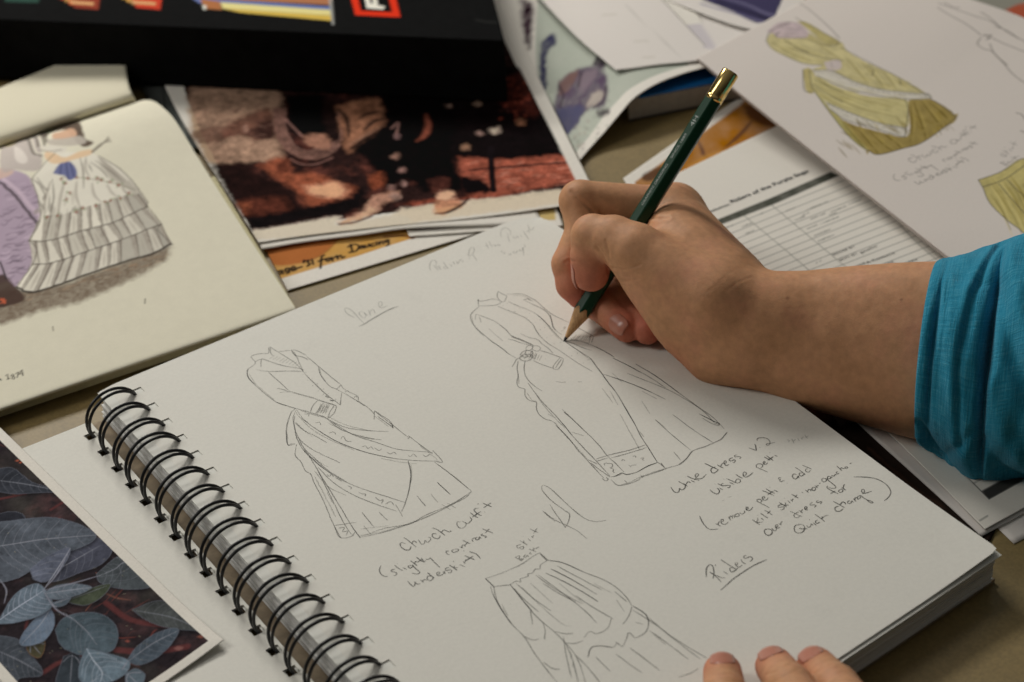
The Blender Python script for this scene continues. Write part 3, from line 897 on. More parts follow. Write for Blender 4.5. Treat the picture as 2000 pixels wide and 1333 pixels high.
S.text('''365,180 335,175 325,200 345,222 370,212 380,190 388,215; 420,165 395,165 390,185 410,195 432,180 435,165; 350,112 400,145 447,182; 470,125 450,130 450,150 475,158 495,140; 415,92 460,110 505,130; 410,345 427,352;
445,325 475,350; 465,342 475,320 490,318 500,335; 515,300 505,320 520,332 540,320 535,300 515,300; 535,285 560,305; 552,297 560,280 572,287; 574,267 586,259; 640,220 610,215 600,235 620,250 645,235 640,215 680,250 725,285 730,305 700,310 660,298; 675,195 655,200 655,220 680,215 685,198 697,212;
690,185 705,195 720,190 725,175 737,184; 750,150 735,160 745,175 765,165; 740,98 790,145; 775,132 785,115 800,125 815,120; 835,105 815,115 830,125 845,115 835,105; 860,80 880,70; 655,285 650,305 700,335 755,360; 680,360 725,333; 775,320 755,335 770,350 795,340 795,320 775,318; 785,300 825,327; 800,312 805,285 815,270;
305,525 360,550 415,575; 385,530 345,550 340,575 370,585 400,565; 385,515 422,542; 405,532 415,510 427,508; 440,512 460,495 455,478 440,488 445,510 470,510; 515,440 490,455 500,470 530,462 545,472 530,488; 570,420 550,430 560,445 590,432 598,440 585,455;
400,650 355,655 340,685 350,715 385,730 425,715 440,680 420,650 380,645; 385,685 430,690 465,688; 455,660 475,675 495,665 500,640 517,657; 520,632 550,657; 483,600 489,605; 560,605 540,620 555,640 582,625; 535,552 590,590 627,622; 600,597 605,575; 600,592 630,570 665,558;
760,475 725,490 728,520 765,525 800,500; 705,430 770,465 815,492; 770,467 790,440 810,440 825,460; 865,425 840,435 850,452 875,445 880,425 897,442; 895,405 922,432; 910,422 915,395 930,400 942,417; 960,375 935,390 945,410 965,395 965,375 1010,410 1075,435 1080,445 1055,445 1015,412; 980,362 1000,345 995,318 975,325 980,350 1010,355 1070,335''', tr=hC, width=0.42, mat=1, jitter=0.02)
S.text('900,203 960,202 1050,208 1130,228 1200,270 1240,320 1245,360 1220,400 1188,425', tr=hC, width=0.5, mat=1, jitter=0.02)
h4 = zoom(1300, 830, 4.348)
S.text('1040,150 1050,135 1030,130; 1070,120 1090,160; 1085,145 1105,125; 1120,115 1135,140; 1150,110 1160,130; 1155,120 1170,100; 1180,85 1205,120; 1185,110 1215,95; 520,620 560,610; 480,650 500,640', tr=h4, width=0.42, mat=2)
S.build('handwriting', PENS, page)['label'] = 'handwritten note about the white dress'
S = Strokes(PAGE)
h3 = zoom(720, 960, 4.0); hD = zoom(730, 970, 4.716)
CHURCH = '''290,435 255,425 243,445 260,475 300,497 330,490 342,460; 275,378 320,410 390,468; 350,440 365,412 380,415 395,430; 410,400 440,440 465,435 470,405 490,425 515,410 525,385 500,375; 575,345 540,345 540,370 570,390 600,385 612,360; 535,290 580,305 625,335 655,360; 622,337 640,310 665,315 690,328 718,318'''
OUTFIT = '''800,235 770,235 767,265 790,292 825,290 848,265 845,245 815,230; 835,240 862,252 880,240 900,215 885,190; 888,150 935,185 960,195; 905,192 950,165; 962,110 930,115 925,135 960,165 992,177; 935,168 988,140; 1018,143 1028,148; 955,72 966,68; 1005,62 1045,80 1088,98; 1010,105 1080,60'''
SLIGHTLY = '''65,640 52,680 70,720 105,738 132,738; 195,672 165,678 160,692 195,698 212,710 200,728 180,728; 190,635 230,665 268,685; 265,655 300,672; 216,620 222,625; 345,635 320,640 318,655 340,660 360,645 355,632 390,670 422,695 415,712 380,715 350,705; 335,590 375,620 400,640; 375,622 385,600 405,605; 392,560 430,590 470,608; 405,605 440,582; 440,570 460,600 480,590; 480,575 500,582 522,565; 520,565 560,610 610,658'''
CONTRAST = '''690,505 665,505 675,530 697,537; 740,490 720,498 725,515 755,512 782,495 775,485 745,487; 790,465 822,477; 805,472 825,445 842,462; 820,405 860,425 890,435; 835,455 868,418; 825,500 831,506; 902,400 917,417; 907,402 918,385 935,385; 955,375 935,385 945,402 970,392 972,373 987,387; 1005,345 985,358 1010,362 1037,370 1020,384; 1000,300 1050,320 1098,340; 1025,338 1065,300'''
UNDERSKIRT = '''310,780 340,812 368,830 380,800 375,785 400,810 430,803; 430,770 460,795; 445,785 465,765 485,775; 530,735 500,735 492,760 515,778 540,765 550,740; 495,705 555,752; 585,727 605,710 600,695 580,705 585,728 610,730 640,715 655,690; 635,690 660,712; 695,655 660,665 665,685 700,675 720,685 700,705 680,700; 695,632 730,655 768,682; 735,662 745,640; 735,660 775,655; 790,630 840,650; 732,598 738,603; 822,603 845,622; 832,610 840,600 850,580; 835,545 880,565 928,583; 840,598 915,550; 880,510 930,525 960,545 982,575'''
SKIRT_T = '''1190,415 1160,425 1165,445 1210,430 1205,450 1180,450; 1180,385 1240,420; 1215,410 1210,385; 1245,370 1265,390; 1205,352; 1270,355 1285,365; 1275,360 1290,345; 1260,295 1325,325; 1315,290 1285,330'''
BACK_T = '''1140,515 1195,545; 1145,515 1180,505 1175,530 1210,525 1190,545; 1225,495 1210,510 1225,520 1240,500 1250,515; 1265,475 1255,490 1275,490; 1250,450 1310,475; 1290,470 1285,440; 1285,455 1335,435'''
for t in (CHURCH, OUTFIT, UNDERSKIRT): S.text(t, tr=hD, width=0.42, mat=1, jitter=0.02)
for t in (SLIGHTLY, CONTRAST): S.text(t, tr=hD, width=0.40, mat=1, jitter=0.02)
for t in (SKIRT_T, BACK_T): S.text(t, tr=h3, width=0.38, mat=0, jitter=0.03)
S.build('handwriting', PENS, page)['label'] = 'handwritten note about the church outfit'
S = Strokes(PAGE)
jz = zoom(650, 570, 12.5)
S.text('''540,640 380,560 310,490 290,430 330,400 430,440 540,540 650,660 770,790; 725,490 660,500 645,540 690,610 750,650 800,630 800,575 770,520 725,490; 775,525 815,570 860,590; 870,450 900,520 920,590; 900,520 940,450 980,440 1010,480 1040,530; 1120,380 1200,340 1190,260 1130,260 1120,330 1180,400 1340,350''', tr=jz, width=0.45, mat=2)
S.text('''640,850 780,790 900,710 1100,590 1300,480 1450,410 1600,360''', tr=jz, width=0.55, mat=0)
S.build('handwriting', PENS, page)['label'] = 'faint underlined name'
S = Strokes(PAGE)
rz = zoom(1350, 1060, 11.11)
S.text('''330,750 320,640 330,560 370,500 420,480 470,530 490,620 490,700 470,790; 400,640 500,710 650,860; 500,705 600,740 660,770 740,765; 510,510 535,480; 700,630 800,695; 640,370 760,450 880,530 980,580; 980,580 890,545 835,560 850,620 890,640 960,600 1010,550; 940,450 1000,440 1000,490 950,460 980,510 1040,540 1110,490; 1080,370 1110,430 1180,465; 1200,290 1150,290 1145,345 1200,340 1280,310 1330,340 1310,390 1270,420''', tr=rz, width=0.42, mat=1, jitter=0.03)
S.text('''640,1035 760,930 900,800 1100,660 1300,535 1450,455 1640,375''', tr=rz, width=0.5, mat=1, jitter=0.03)
S.build('handwriting', PENS, page)['label'] = 'underlined word at the lower right'
S = Strokes(PAGE)
tz = zoom(820, 400, 7.143)
S.text('''150,930 135,860 160,790 200,780 230,810 220,850; 190,850 260,920; 215,850 300,910; 260,850 290,890; 320,800 400,900; 370,860 340,870 350,900 390,880; 410,840 450,850 430,870; 460,800 490,840; 510,790 530,830 560,770; 580,760 570,780 610,790 590,810;
720,600 690,640 680,720 730,700 760,650 750,600 720,600; 740,700 800,790; 690,740 700,760;
920,530 960,620; 900,590 960,570; 960,510 1010,600; 1000,580 1040,560 1060,590; 1060,580 1100,560 1120,580;
1140,460 1130,390 1160,340 1220,330 1270,390 1250,430; 1220,400 1250,520; 1300,440 1330,480 1360,440 1380,470; 1400,430 1430,450; 1440,370 1520,490; 1480,390 1520,360 1530,400; 1500,280 1540,360 1600,310;
1160,640 1130,660 1190,680 1170,700; 1230,690 1260,710 1270,680; 1320,650 1300,670 1340,680 1360,640; 1400,620 1390,650 1430,640 1440,600 1450,720; 1460,560 1470,600''', tr=tz, width=0.45, mat=2, jitter=0.04)
S.build('handwriting', PENS, page)['label'] = 'faint title at the top of the page'
# ------------------------------------------------------------------ other papers on the table (flat, curled and stacked)
m_print = print_mat('photo print', 0.8, 0.02)
m_matte = print_mat('printed page', 0.85, 0.06, 0.025)
WH = pc(194, 189, 180)
WH2 = pc(188, 182, 176)


def lin(r, g, b): return np.array(pc(r, g, b))


def painter(base, fn):
    def p(P, S, m, n):
        c = Canvas(S, base)
        if fn: fn(c)
        return np.clip(c.c, 0.002, 0.9)
    return p


m_ink = plain_mat('printer ink', (0.03, 0.03, 0.03), 0.7)


def text_on(name, s, p0, p1, height, z, mat, parent, bold=0.0, frame=None):
    """printed words as a thin mesh lying on a sheet; p0, p1 pixel ends of the base line"""
    cu = bpy.data.curves.new(name, 'FONT'); cu.body = s; cu.size = 1; cu.offset = bold
    tmp = bpy.data.objects.new(name, cu); COL.objects.link(tmp)
    me = bpy.data.meshes.new_from_object(tmp.evaluated_get(bpy.context.evaluated_depsgraph_get()))
    bpy.data.objects.remove(tmp)
    v = np.zeros(len(me.vertices) * 3); me.vertices.foreach_get('co', v); v = v.reshape(-1, 3)
    x0, x1 = v[:, 0].min(), v[:, 0].max()
    if frame is None:
        A, B = un(*p0, z), un(*p1, z)
        ex = B - A; L = np.linalg.norm(ex); ex /= L
        ez = np.array([0, 0, 1.0]); ey = np.cross(ez, ex)
    else:
        A, ex, ey, L, ez = frame
    W = A + ((v[:, 0] - x0) / (x1 - x0) * L)[:, None] * ex + (v[:, 1] * height * MM / 0.70)[:, None] * ey + ez * 0.00012
    F = [list(p.vertices) for p in me.polygons]
    bpy.data.meshes.remove(me)
    return mesh_obj(name, W, F, mat, parent, False)


def strokes_on(c, s, col, width, soft, alpha, tr, smooth=True):
    for st in s.split(';'):
        st = st.strip()
        if not st: continue
        p = [tuple(float(a) for a in q.split(',')) for q in st.split()]
        if len(p) == 1: p = [p[0], (p[0][0] + 2, p[0][1] + 2)]
        c.line(p, col, width, soft, alpha, tr=tr, smooth=smooth and len(p) > 2)


# ---------------------------------------------------------------- leaf photograph, lower left
z7c = zoom(0, 780, 2.41)


def leaf_paint(c):
    bd = 4.4
    pic = [(bd, bd), (c.W - bd, bd), (c.W - bd, c.H - bd), (bd, c.H - bd)]
    c.poly(pic, lin(46, 38, 42), 0.15, smooth=False, tr='mm')
    inside = c.sd_poly(np.array(pic), c.xy) < -0.15
    border = ~(c.sd_poly(np.array(pic), c.xy) < 0.15)
    n1 = fbm(c.xy, 0.12, 3, 5); n2 = fbm(c.xy, 0.5, 8, 4); n3 = fbm(c.xy, 0.045, 14, 3)
    bgd = lin(34, 29, 32)[None] * (0.7 + 0.8 * n2[:, None]) + np.clip(n1 - 0.52, 0, 1)[:, None] * 1.1 * lin(88, 58, 56)[None] + np.clip(n3 - 0.5, 0, 1)[:, None] * lin(70, 70, 60)[None]
    c.c[inside] = bgd[inside]
    rg = np.random.default_rng(21)
    # reddish twigs and dry stems in the undergrowth
    for k in range(150):
        x, y = rg.uniform(-40, 980), rg.uniform(180, 1330)
        a = rg.uniform(-0.9, 0.6); L = rg.uniform(30, 150)
        q = [(x, y), (x + L * 0.5 * math.cos(a), y + L * 0.5 * math.sin(a) + rg.uniform(-12, 12)), (x + L * math.cos(a), y + L * math.sin(a))]
        px = z7c(*q[1])
        if px[1] < 860 + (px[0]) * 0.953 + 6: continue
        col = [lin(112, 58, 52), lin(80, 50, 48), lin(66, 58, 62), lin(20, 17, 20), lin(24, 20, 24), lin(130, 84, 70)][rg.integers(0, 6)]
        c.line(q, col, rg.uniform(0.25, 0.9), 0.25, rg.uniform(0.4, 0.85), tr=z7c, taper=True)
    for q, w in (([(200, 1290), (280, 1240), (420, 1190)], 2.2), ([(550, 1180), (700, 1190), (880, 1165)], 3.0), ([(500, 960), (620, 1040), (820, 1070)], 2.4), ([(0, 470), (120, 445)], 1.2), ([(240, 520), (330, 465)], 1.2), ([(60, 1040), (130, 1010), (120, 1080)], 1.0)):
        c.line(q, lin(88, 48, 48), w, 0.5, 0.8, tr=z7c)
    for x, y, r_, col in ((80, 290, 10, (150, 80, 60)), (95, 300, 7, (160, 85, 60)), (180, 405, 6, (150, 85, 65)), (945, 1118, 16, (118, 72, 62)), (740, 1008, 14, (122, 100, 100)), (840, 1172, 22, (120, 82, 78)), (600, 1140, 12, (130, 72, 62))):
        c.poly([(x - r_, y), (x, y - r_ * 0.5), (x + r_, y - 2), (x, y + r_ * 0.5)], lin(*col), 0.4, 0.85, tr=z7c, wob=0.5)

    def leaf(out, rib, col, vein=(120, 122, 132), edge=(104, 108, 120), nv=6, va=0.55, tone=1.0):
        Q = c.pts(out, z7c)
        ctr = Q.mean(0)
        c.poly([(x + 5, y + 9) for x, y in out], lin(16, 14, 17), 1.4, 0.75, tr=z7c)      # darker gap behind the leaf in the picture
        base = lin(col[0] * 1.06, col[1] * 1.09, col[2] * 1.05)

        def shade(XY):
            t = fbm(XY, 0.10, int(abs(out[0][0]) + 5), 4); s = fbm(XY, 0.6, 77, 3)
            u = fbm(XY, 1.6, 78, 3)
            return base[None] * (0.42 + 0.80 * t + 0.45 * (s - 0.5) + 0.25 * (u - 0.5))[:, None]
        c.poly(out, shade, 0.22, tr=z7c, wob=0.25)
        c.line(list(out) + [out[0]], lin(*edge), 0.30, 0.22, 0.45, tr=z7c, wob=0.25)
        # veins leave the rib in pairs and curve to the rim
        R = catmull(np.array(rib, float), 8)
        big = catmull(np.vstack([np.array(out, float), np.array(out[:1], float)]), 6)
        for k in range(1, nv + 1):
            t = k / (nv + 1); i = int(t * (len(R) - 1)); p = R[i]; d = R[min(i + 2, len(R) - 1)] - R[max(i - 2, 0)]; d /= np.linalg.norm(d) + 1e-9
            for sgn in (1, -1):
                nrm = np.array([-d[1], d[0]]) * sgn
                dirn = nrm * 0.82 + d * 0.57
                rel = big - p; pr = rel @ dirn; pe = np.abs(rel @ np.array([-dirn[1], dirn[0]]))
                ok = pr > 0
                if not ok.any(): continue
                j = np.argmin(np.where(ok, pe, 1e9)); Lv = pr[j] * 0.9
                if Lv < 8: continue
                q1 = p + dirn * Lv * 0.5 - d * 0.04 * Lv; q2 = p + dirn * Lv * 0.95 + d * 0.14 * Lv
                c.line([tuple(p), tuple(q1), tuple(q2)], lin(*vein), 0.30, 0.2, va * 0.8, tr=z7c)
        c.line(rib, lin(*[min(255, v + 14) for v in vein]), 0.5, 0.2, va + 0.2, tr=z7c, taper=True)

    leaf([(-20, 330), (60, 325), (150, 390), (290, 432), (190, 440), (60, 445), (-30, 420)], [(-30, 380), (120, 400), (280, 432)], (50, 51, 60), va=0.25)
    leaf([(-30, 1120), (-60, 600), (120, 560), (-20, 900)], [(-40, 900), (40, 640)], (40, 40, 48), va=0.2)
    leaf([(330, 700), (440, 650), (525, 705), (480, 775), (380, 815), (250, 860), (150, 840), (230, 765)], [(470, 690), (330, 770), (215, 835)], (64, 64, 78), va=0.35)
    leaf([(-60, 700), (-20, 590), (60, 572), (130, 562), (260, 558), (380, 592), (452, 640), (400, 690), (250, 745), (150, 805), (60, 850), (-40, 850)], [(-60, 700), (60, 682), (220, 658), (450, 640)], (78, 81, 93), nv=8)
    leaf([(455, 822), (560, 740), (640, 788), (732, 850), (690, 890), (560, 892), (470, 862)], [(730, 855), (600, 770), (540, 800), (460, 835)], (70, 73, 80), va=0.35)
    leaf([(300, 950), (430, 890), (520, 870), (480, 930), (400, 970)], [(310, 950), (500, 880)], (62, 66, 56), va=0.2)
    leaf([(140, 800), (220, 740), (330, 700), (290, 800), (215, 860), (160, 845)], [(330, 705), (270, 800), (210, 890)], (88, 90, 108), va=0.7, nv=5)
    leaf([(620, 990), (760, 948), (850, 1010), (955, 1085), (800, 1078), (700, 1045)], [(640, 995), (800, 1025), (940, 1080)], (66, 67, 70), va=0.2)
    leaf([(300, 1210), (370, 1200), (385, 1340), (265, 1345)], [(340, 1205), (330, 1340)], (48, 52, 60), va=0.2)
    leaf([(-20, 1110), (80, 1128), (130, 1180), (202, 1292), (100, 1312), (40, 1345), (-30, 1260)], [(-20, 1180), (90, 1230), (195, 1290)], (66, 69, 79), va=0.3)
    leaf([(120, 1150), (190, 1110), (212, 1150), (190, 1215), (140, 1200)], [(150, 1150), (190, 1200)], (72, 66, 52), edge=(130, 96, 70), va=0.25)
    leaf([(258, 1085), (300, 1030), (380, 1005), (480, 1013), (540, 1060), (556, 1120), (530, 1180), (450, 1206), (370, 1202), (290, 1162)], [(300, 1005), (350, 1040), (410, 1095), (455, 1155)], (68, 77, 88), va=0.3)
    leaf([(240, 985), (256, 1030), (250, 1080), (200, 1142), (110, 1162), (94, 1130), (140, 1060), (190, 1010)], [(235, 990), (190, 1060), (105, 1150)], (88, 97, 116), va=0.45)
    leaf([(-10, 1048), (60, 930), (130, 880), (186, 872), (236, 930), (246, 975), (180, 1022), (80, 1050), (0, 1058)], [(-10, 1045), (90, 975), (200, 905)], (95, 104, 120), va=0.85, nv=7, vein=(140, 146, 160))
    leaf([(213, 908), (260, 880), (340, 867), (432, 885), (370, 920), (280, 942), (220, 932)], [(215, 915), (320, 900), (430, 886)], (84, 90, 103), va=0.6)
    leaf([(240, 960), (300, 940), (335, 930), (310, 965), (260, 980)], [(245, 965), (325, 938)], (70, 76, 88), va=0.3)
    leaf([(598, 1232), (640, 1170), (720, 1110), (800, 1080), (842, 1088), (800, 1160), (730, 1222), (650, 1252)], [(600, 1235), (720, 1150), (838, 1090)], (72, 79, 92), va=0.4)
    leaf([(408, 1172), (480, 1190), (560, 1210), (612, 1240), (590, 1292), (520, 1332), (420, 1345), (370, 1310), (380, 1230)], [(408, 1175), (440, 1230), (480, 1285), (470, 1340)], (92, 103, 118), va=0.7, vein=(140, 148, 160))
    leaf([(588, 1292), (640, 1268), (682, 1300), (660, 1350), (600, 1352)], [(600, 1295), (650, 1340)], (84, 93, 106), va=0.4)
    for q in ([(330, 702), (270, 820), (204, 898)], [(205, 905), (260, 985), (330, 1030)], [(205, 900), (360, 862), (470, 830)], [(600, 1232), (575, 1275)], [(0, 850), (30, 900), (20, 960)]):
        c.line(q, lin(126, 126, 138), 0.6, 0.25, 0.8, tr=z7c, taper=True)
    for k in range(60):
        x, y = rg.uniform(0, 700), rg.uniform(560, 1330)
        c.line([(x, y), (x + rg.uniform(2, 9), y + rg.uniform(-3, 4))], lin(132, 128, 112), 0.3, 0.2, rg.uniform(0.2, 0.6), tr=z7c)
    m = inside
    c.c[m] *= (0.86 + 0.28 * n2[m])[:, None]
    c.c[border] = np.array(WH)


def wpx(P):
    C = RCAM @ (np.asarray(P) - CAM)
    return (1000 + FPX * C[0] / C[2], 666.5 + FPX * C[1] / C[2])


lBR = un(436, 1247, 8.0); le = np.array([-0.087, 0.996, 0]); lw = np.array([-0.982, -0.19, 0])
lBL = lBR + lw * 0.0745; lTL = lBL + le * 0.205; lTR = lBR + le * 0.205
q_ = lambda P, z: (*wpx(np.array([P[0], P[1], z * MM])), z)
def corner_lift(S):
    d = np.linalg.norm(S[..., :2] - lBR[None, None, :2], axis=2) * 1000
    S[..., 2] += 2.4 * MM * np.clip(1 - d / 42, 0, 1) ** 2
    return S


leafp = sheet('photo_print', [q_(lBL, 4.8), q_(lBR, 4.8)], [q_(lTL, 4.8), q_(lTR, 4.8)],
              [q_(lBL, 4.8), q_(lTL, 4.8)], [q_(lBR, 4.8), q_(lTR, 4.8)], 0.42, 0.25, m_print, None, painter(WH, leaf_paint), disp=corner_lift)
tag(leafp, 'photo print of grey blue leaves over dark twigs, lying on the turned sketchbook page', 'photo print', 'photo prints spread on the table')

# ---------------------------------------------------------------- open costume book, left
cb = empty('open_book', un(150, 500, 0), 'open book with a cream page showing an old fashion plate of a white tiered dress', 'book')
z22 = zoom(0, 200, 3.3333)
CREAM = lin(190, 185, 167)


def plate_paint(c):
    n = fbm(c.xy, 0.25, 4, 4)
    # ground under the figures
    c.poly([(-60, 1250), (60, 1210), (140, 1230), (420, 1180), (560, 1130), (850, 1025), (1090, 935), (1080, 1020), (980, 1090), (800, 1180), (640, 1250), (500, 1310), (300, 1350), (-60, 1450)], lin(104, 90, 76), 2.2, 0.95, tr=z22, wob=2.0,
           tex=lambda XY: 0.65 + 0.5 * fbm(XY, 0.5, 6, 4))
    rg = np.random.default_rng(5)
    for k in range(160):
        t = rg.random(); x = -20 + 1080 * t; y = 1270 - 0.26 * x + rg.uniform(-10, 90) * (1 - 0.5 * t)
        c.line([(x, y), (x + rg.uniform(20, 60), y + rg.uniform(-18, -4))], lin(*[(70, 62, 54), (130, 112, 92), (88, 76, 66), (150, 122, 96)][rg.integers(0, 4)]), 0.5, 0.4, 0.4, tr=z22)
    # mauve dress
    c.poly([(-60, 470), (60, 440), (170, 470), (210, 530), (250, 640), (250, 800), (230, 1000), (110, 1200), (40, 1160), (-60, 1130)], lin(152, 136, 150), 0.6, 1, tr=z22, wob=0.4)
    for k in range(90):
        y = rg.uniform(500, 1190); x = rg.uniform(-20, 240 - max(0, (y - 900) * 0.35))
        c.line([(x, y), (x + rg.uniform(15, 40), y - rg.uniform(-8, 14)), (x + rg.uniform(50, 80), y - rg.uniform(0, 30))], lin(*[(98, 86, 98), (176, 158, 172), (120, 106, 120), (80, 70, 80)][rg.integers(0, 4)]), rg.uniform(0.5, 1.1), 0.35, 0.7, tr=z22, taper=True)
    c.line([(0, 520), (90, 600), (170, 700), (250, 800)], lin(62, 54, 58), 1.6, 0.4, 0.85, tr=z22, wob=0.5)
    c.line([(20, 500), (120, 580), (190, 670), (260, 740)], lin(178, 160, 172), 2.2, 0.6, 0.8, tr=z22, wob=0.6)
    c.poly([(-40, 430), (40, 430), (90, 450), (60, 480), (0, 500), (-40, 510)], lin(176, 152, 140), 0.6, 0.9, tr=z22)
    c.poly([(0, 270), (80, 230), (200, 210), (270, 330), (250, 440), (100, 440), (0, 420)], lin(158, 148, 144), 0.8, 0.85, tr=z22, wob=0.5)
    c.poly([(90, 290), (130, 300), (180, 370), (150, 400), (100, 370)], lin(188, 180, 172), 0.5, 0.9, tr=z22)
    c.poly([(0, 290), (50, 240), (110, 240), (100, 270), (50, 290)], lin(170, 156, 96), 0.8, 0.8, tr=z22, wob=0.6)
    c.poly([(-40, 1150), (20, 1120), (100, 1200), (155, 1250), (140, 1300), (-40, 1330)], lin(64, 48, 42), 0.8, 0.95, tr=z22, wob=0.6)
    for k in range(8): c.line([(rg.uniform(0, 40), rg.uniform(1270, 1310)), (rg.uniform(0, 40), rg.uniform(1270, 1310))], lin(170, 84, 58), 0.7, 0.3, 0.8, tr=z22)
    c.line([(0, 1040), (20, 1090), (40, 1150)], lin(40, 36, 36), 0.9, 0.3, 0.9, tr=z22)
    # white tiered dress
    body = [(205, 500), (300, 390), (360, 330), (560, 330), (640, 350), (760, 420), (860, 510), (960, 655), (945, 690), (1050, 795), (1030, 830), (1112, 920), (990, 985), (860, 1020), (560, 1120), (420, 1170), (210, 1235), (110, 1200), (200, 1080), (240, 960), (190, 900), (260, 770), (250, 640)]
    c.poly(body, lin(196, 191, 178), 0.35, 1, tr=z22, wob=0.25)
    # grey washes in the folds
    for k in range(70):
        t = rg.random(); s = rg.uniform(0.15, 1)
        x = 300 + (rg.uniform(-100, 560)) * (0.4 + 0.6 * s); y = 470 + 640 * s
        ang = (x - 460) / 560
        L = rg.uniform(30, 95)
        if y > 1235 - 0.33 * (x - 110) - 40: continue
        c.line([(x, y), (x + ang * L * 0.9, y + L)], lin(*[(128, 121, 112), (150, 143, 132), (106, 99, 92), (210, 204, 190)][rg.integers(0, 4)]), rg.uniform(0.8, 3.0), 0.6, rg.uniform(0.35, 0.75), tr=z22, taper=True)
    c.poly([(640, 360), (760, 430), (860, 520), (960, 655), (880, 690), (800, 560), (700, 480)], lin(124, 116, 106), 1.2, 0.55, tr=z22, wob=0.5)
    c.poly([(900, 700), (950, 700), (1050, 795), (980, 830), (900, 760)], lin(124, 116, 106), 1.0, 0.6, tr=z22, wob=0.4)
    c.poly([(960, 850), (1030, 830), (1112, 920), (1020, 970)], lin(130, 122, 112), 1.0, 0.6, tr=z22, wob=0.4)
    tiers = [[(250, 770), (300, 740), (420, 730), (520, 690), (660, 660), (800, 610), (900, 600)], [(190, 900), (280, 905), (400, 880), (540, 835), (720, 790), (850, 730), (960, 680)],
             [(215, 1055), (320, 1050), (440, 1015), (600, 960), (780, 900), (930, 840), (1050, 795)], [(110, 1205), (210, 1235), (420, 1172), (560, 1120), (860, 1020), (990, 985), (1112, 920)]]
    for q in tiers[1:]: c.line(q, lin(84, 77, 70), 0.7, 0.3, 0.85, tr=z22, wob=0.5)
    for ti, (a, b2) in enumerate(zip(tiers[:-1], tiers[1:])):
        A = catmull(np.array(a, float), 16); B = catmull(np.array(b2, float), 16)
        A = resample(A, np.linalg.norm(np.diff(A, axis=0), axis=1).sum() / 120); B = resample(B, np.linalg.norm(np.diff(B, axis=0), axis=1).sum() / 120)
        at = lambda C, t: C[int(np.clip(t, 0, 1) * (len(C) - 1))]
        edges = np.sort(np.r_[0, np.linspace(0.04, 0.98, 11) + rg.uniform(-0.025, 0.025, 11), 1])
        # grey ground of the flounce, then each pleat catching the light
        c.poly([tuple(p) for p in A[::6]] + [tuple(p) for p in B[::-6]], lin(138, 130, 120), 0.4, 0.85, tr=z22, smooth=False, tex=lambda XY: 0.7 + 0.5 * fbm(XY, 0.3, 5, 3))
        for e0, e1 in zip(edges[:-1], edges[1:]):
            w_ = e1 - e0
            p0, p1 = at(A, e0 + w_ * 0.18), at(A, e0 + w_ * rg.uniform(0.45, 0.65))
            q0, q1 = at(B, e0 + w_ * 0.02), at(B, e0 + w_ * rg.uniform(0.68, 0.9))
            v = rg.uniform(0.84, 1.05) * (1.0 - 0.16 * e0 ** 2)
            c.poly([tuple(p0), tuple(p1), tuple(q1 + (0, -3)), tuple(q0 + (0, -3))], lin(204 * v, 198 * v, 184 * v), 0.45, 0.95, tr=z22, smooth=False, wob=0.4)
            if rg.random() < 0.6:
                pm, qm = (p0 + p1) / 2, (q0 * 0.4 + q1 * 0.6)
                c.line([tuple(pm + (qm - pm) * 0.25), tuple(pm + (qm - pm) * 0.9)], lin(150, 142, 130), rg.uniform(0.6, 1.4), 0.5, 0.6, tr=z22, taper=True)
            c.line([tuple(at(A, e1)), tuple((at(A, e1) + at(B, e1)) / 2 + rg.uniform(-4, 4, 2)), tuple(at(B, e1))], lin(78, 70, 62), rg.uniform(0.35, 0.7), 0.25, 0.8, tr=z22)
    for q in ([(210, 500), (260, 540), (310, 640)], [(240, 490), (300, 570), (330, 560)], [(340, 500), (350, 620), (330, 720)], [(310, 560), (320, 640), (300, 720)], [(250, 640), (290, 700)], [(590, 390), (660, 440), (700, 490)], [(620, 380), (720, 450), (800, 520)], [(560, 380), (600, 450)], [(520, 360), (540, 440), (545, 560)]):
        c.line(q, lin(98, 91, 84), 0.9, 0.4, 0.75, tr=z22, taper=True)
    c.line([(400, 490), (480, 490), (560, 495), (650, 510), (770, 535), (880, 570)], lin(120, 116, 100), 0.8, 0.4, 0.6, tr=z22)
    for q, w0 in (([(420, 520), (400, 620), (380, 720)], 2.6), ([(500, 520), (500, 600), (520, 680)], 2.2), ([(600, 530), (620, 600), (660, 650)], 2.4), ([(700, 540), (740, 590), (790, 620)], 2.6), ([(800, 560), (850, 600)], 2.6), ([(560, 360), (560, 430), (580, 480)], 2.0), ([(660, 370), (740, 430), (820, 510)], 3.2), ([(330, 520), (300, 620), (290, 740)], 2.2)):
        c.line(q, lin(136, 128, 118), w0, 0.8, 0.65, tr=z22, taper=True)
        c.line([(x + 12, y) for x, y in q], lin(206, 201, 188), w0 * 0.6, 0.5, 0.7, tr=z22, taper=True)
    # red flowers and small green leaves strung along the flounces
    fl = [(400, 500), (495, 490), (570, 497), (635, 495), (655, 510), (715, 520), (775, 540), (425, 530), (455, 590), (435, 635), (310, 748), (375, 738), (495, 715), (540, 688), (620, 678), (685, 645), (720, 640), (785, 625), (840, 590)]
    for x, y in fl:
        for k in range(3):
            dx, dy = rg.uniform(-22, 22), rg.uniform(-16, 16)
            c.poly([(x + dx - 9, y + dy), (x + dx, y + dy - 7), (x + dx + 9, y + dy), (x + dx, y + dy + 7)], lin(104, 122, 84), 0.4, 0.55, tr=z22)
        c.poly([(x - 11, y), (x, y - 9), (x + 11, y), (x, y + 9)], lin(124, 66, 58), 0.5, 0.85, tr=z22, wob=0.9)
    # sash, arm, head and fan
    c.poly([(345, 465), (390, 400), (450, 385), (500, 440), (490, 490), (450, 508), (420, 480)], lin(96, 100, 134), 0.5, 1, tr=z22, wob=0.3)
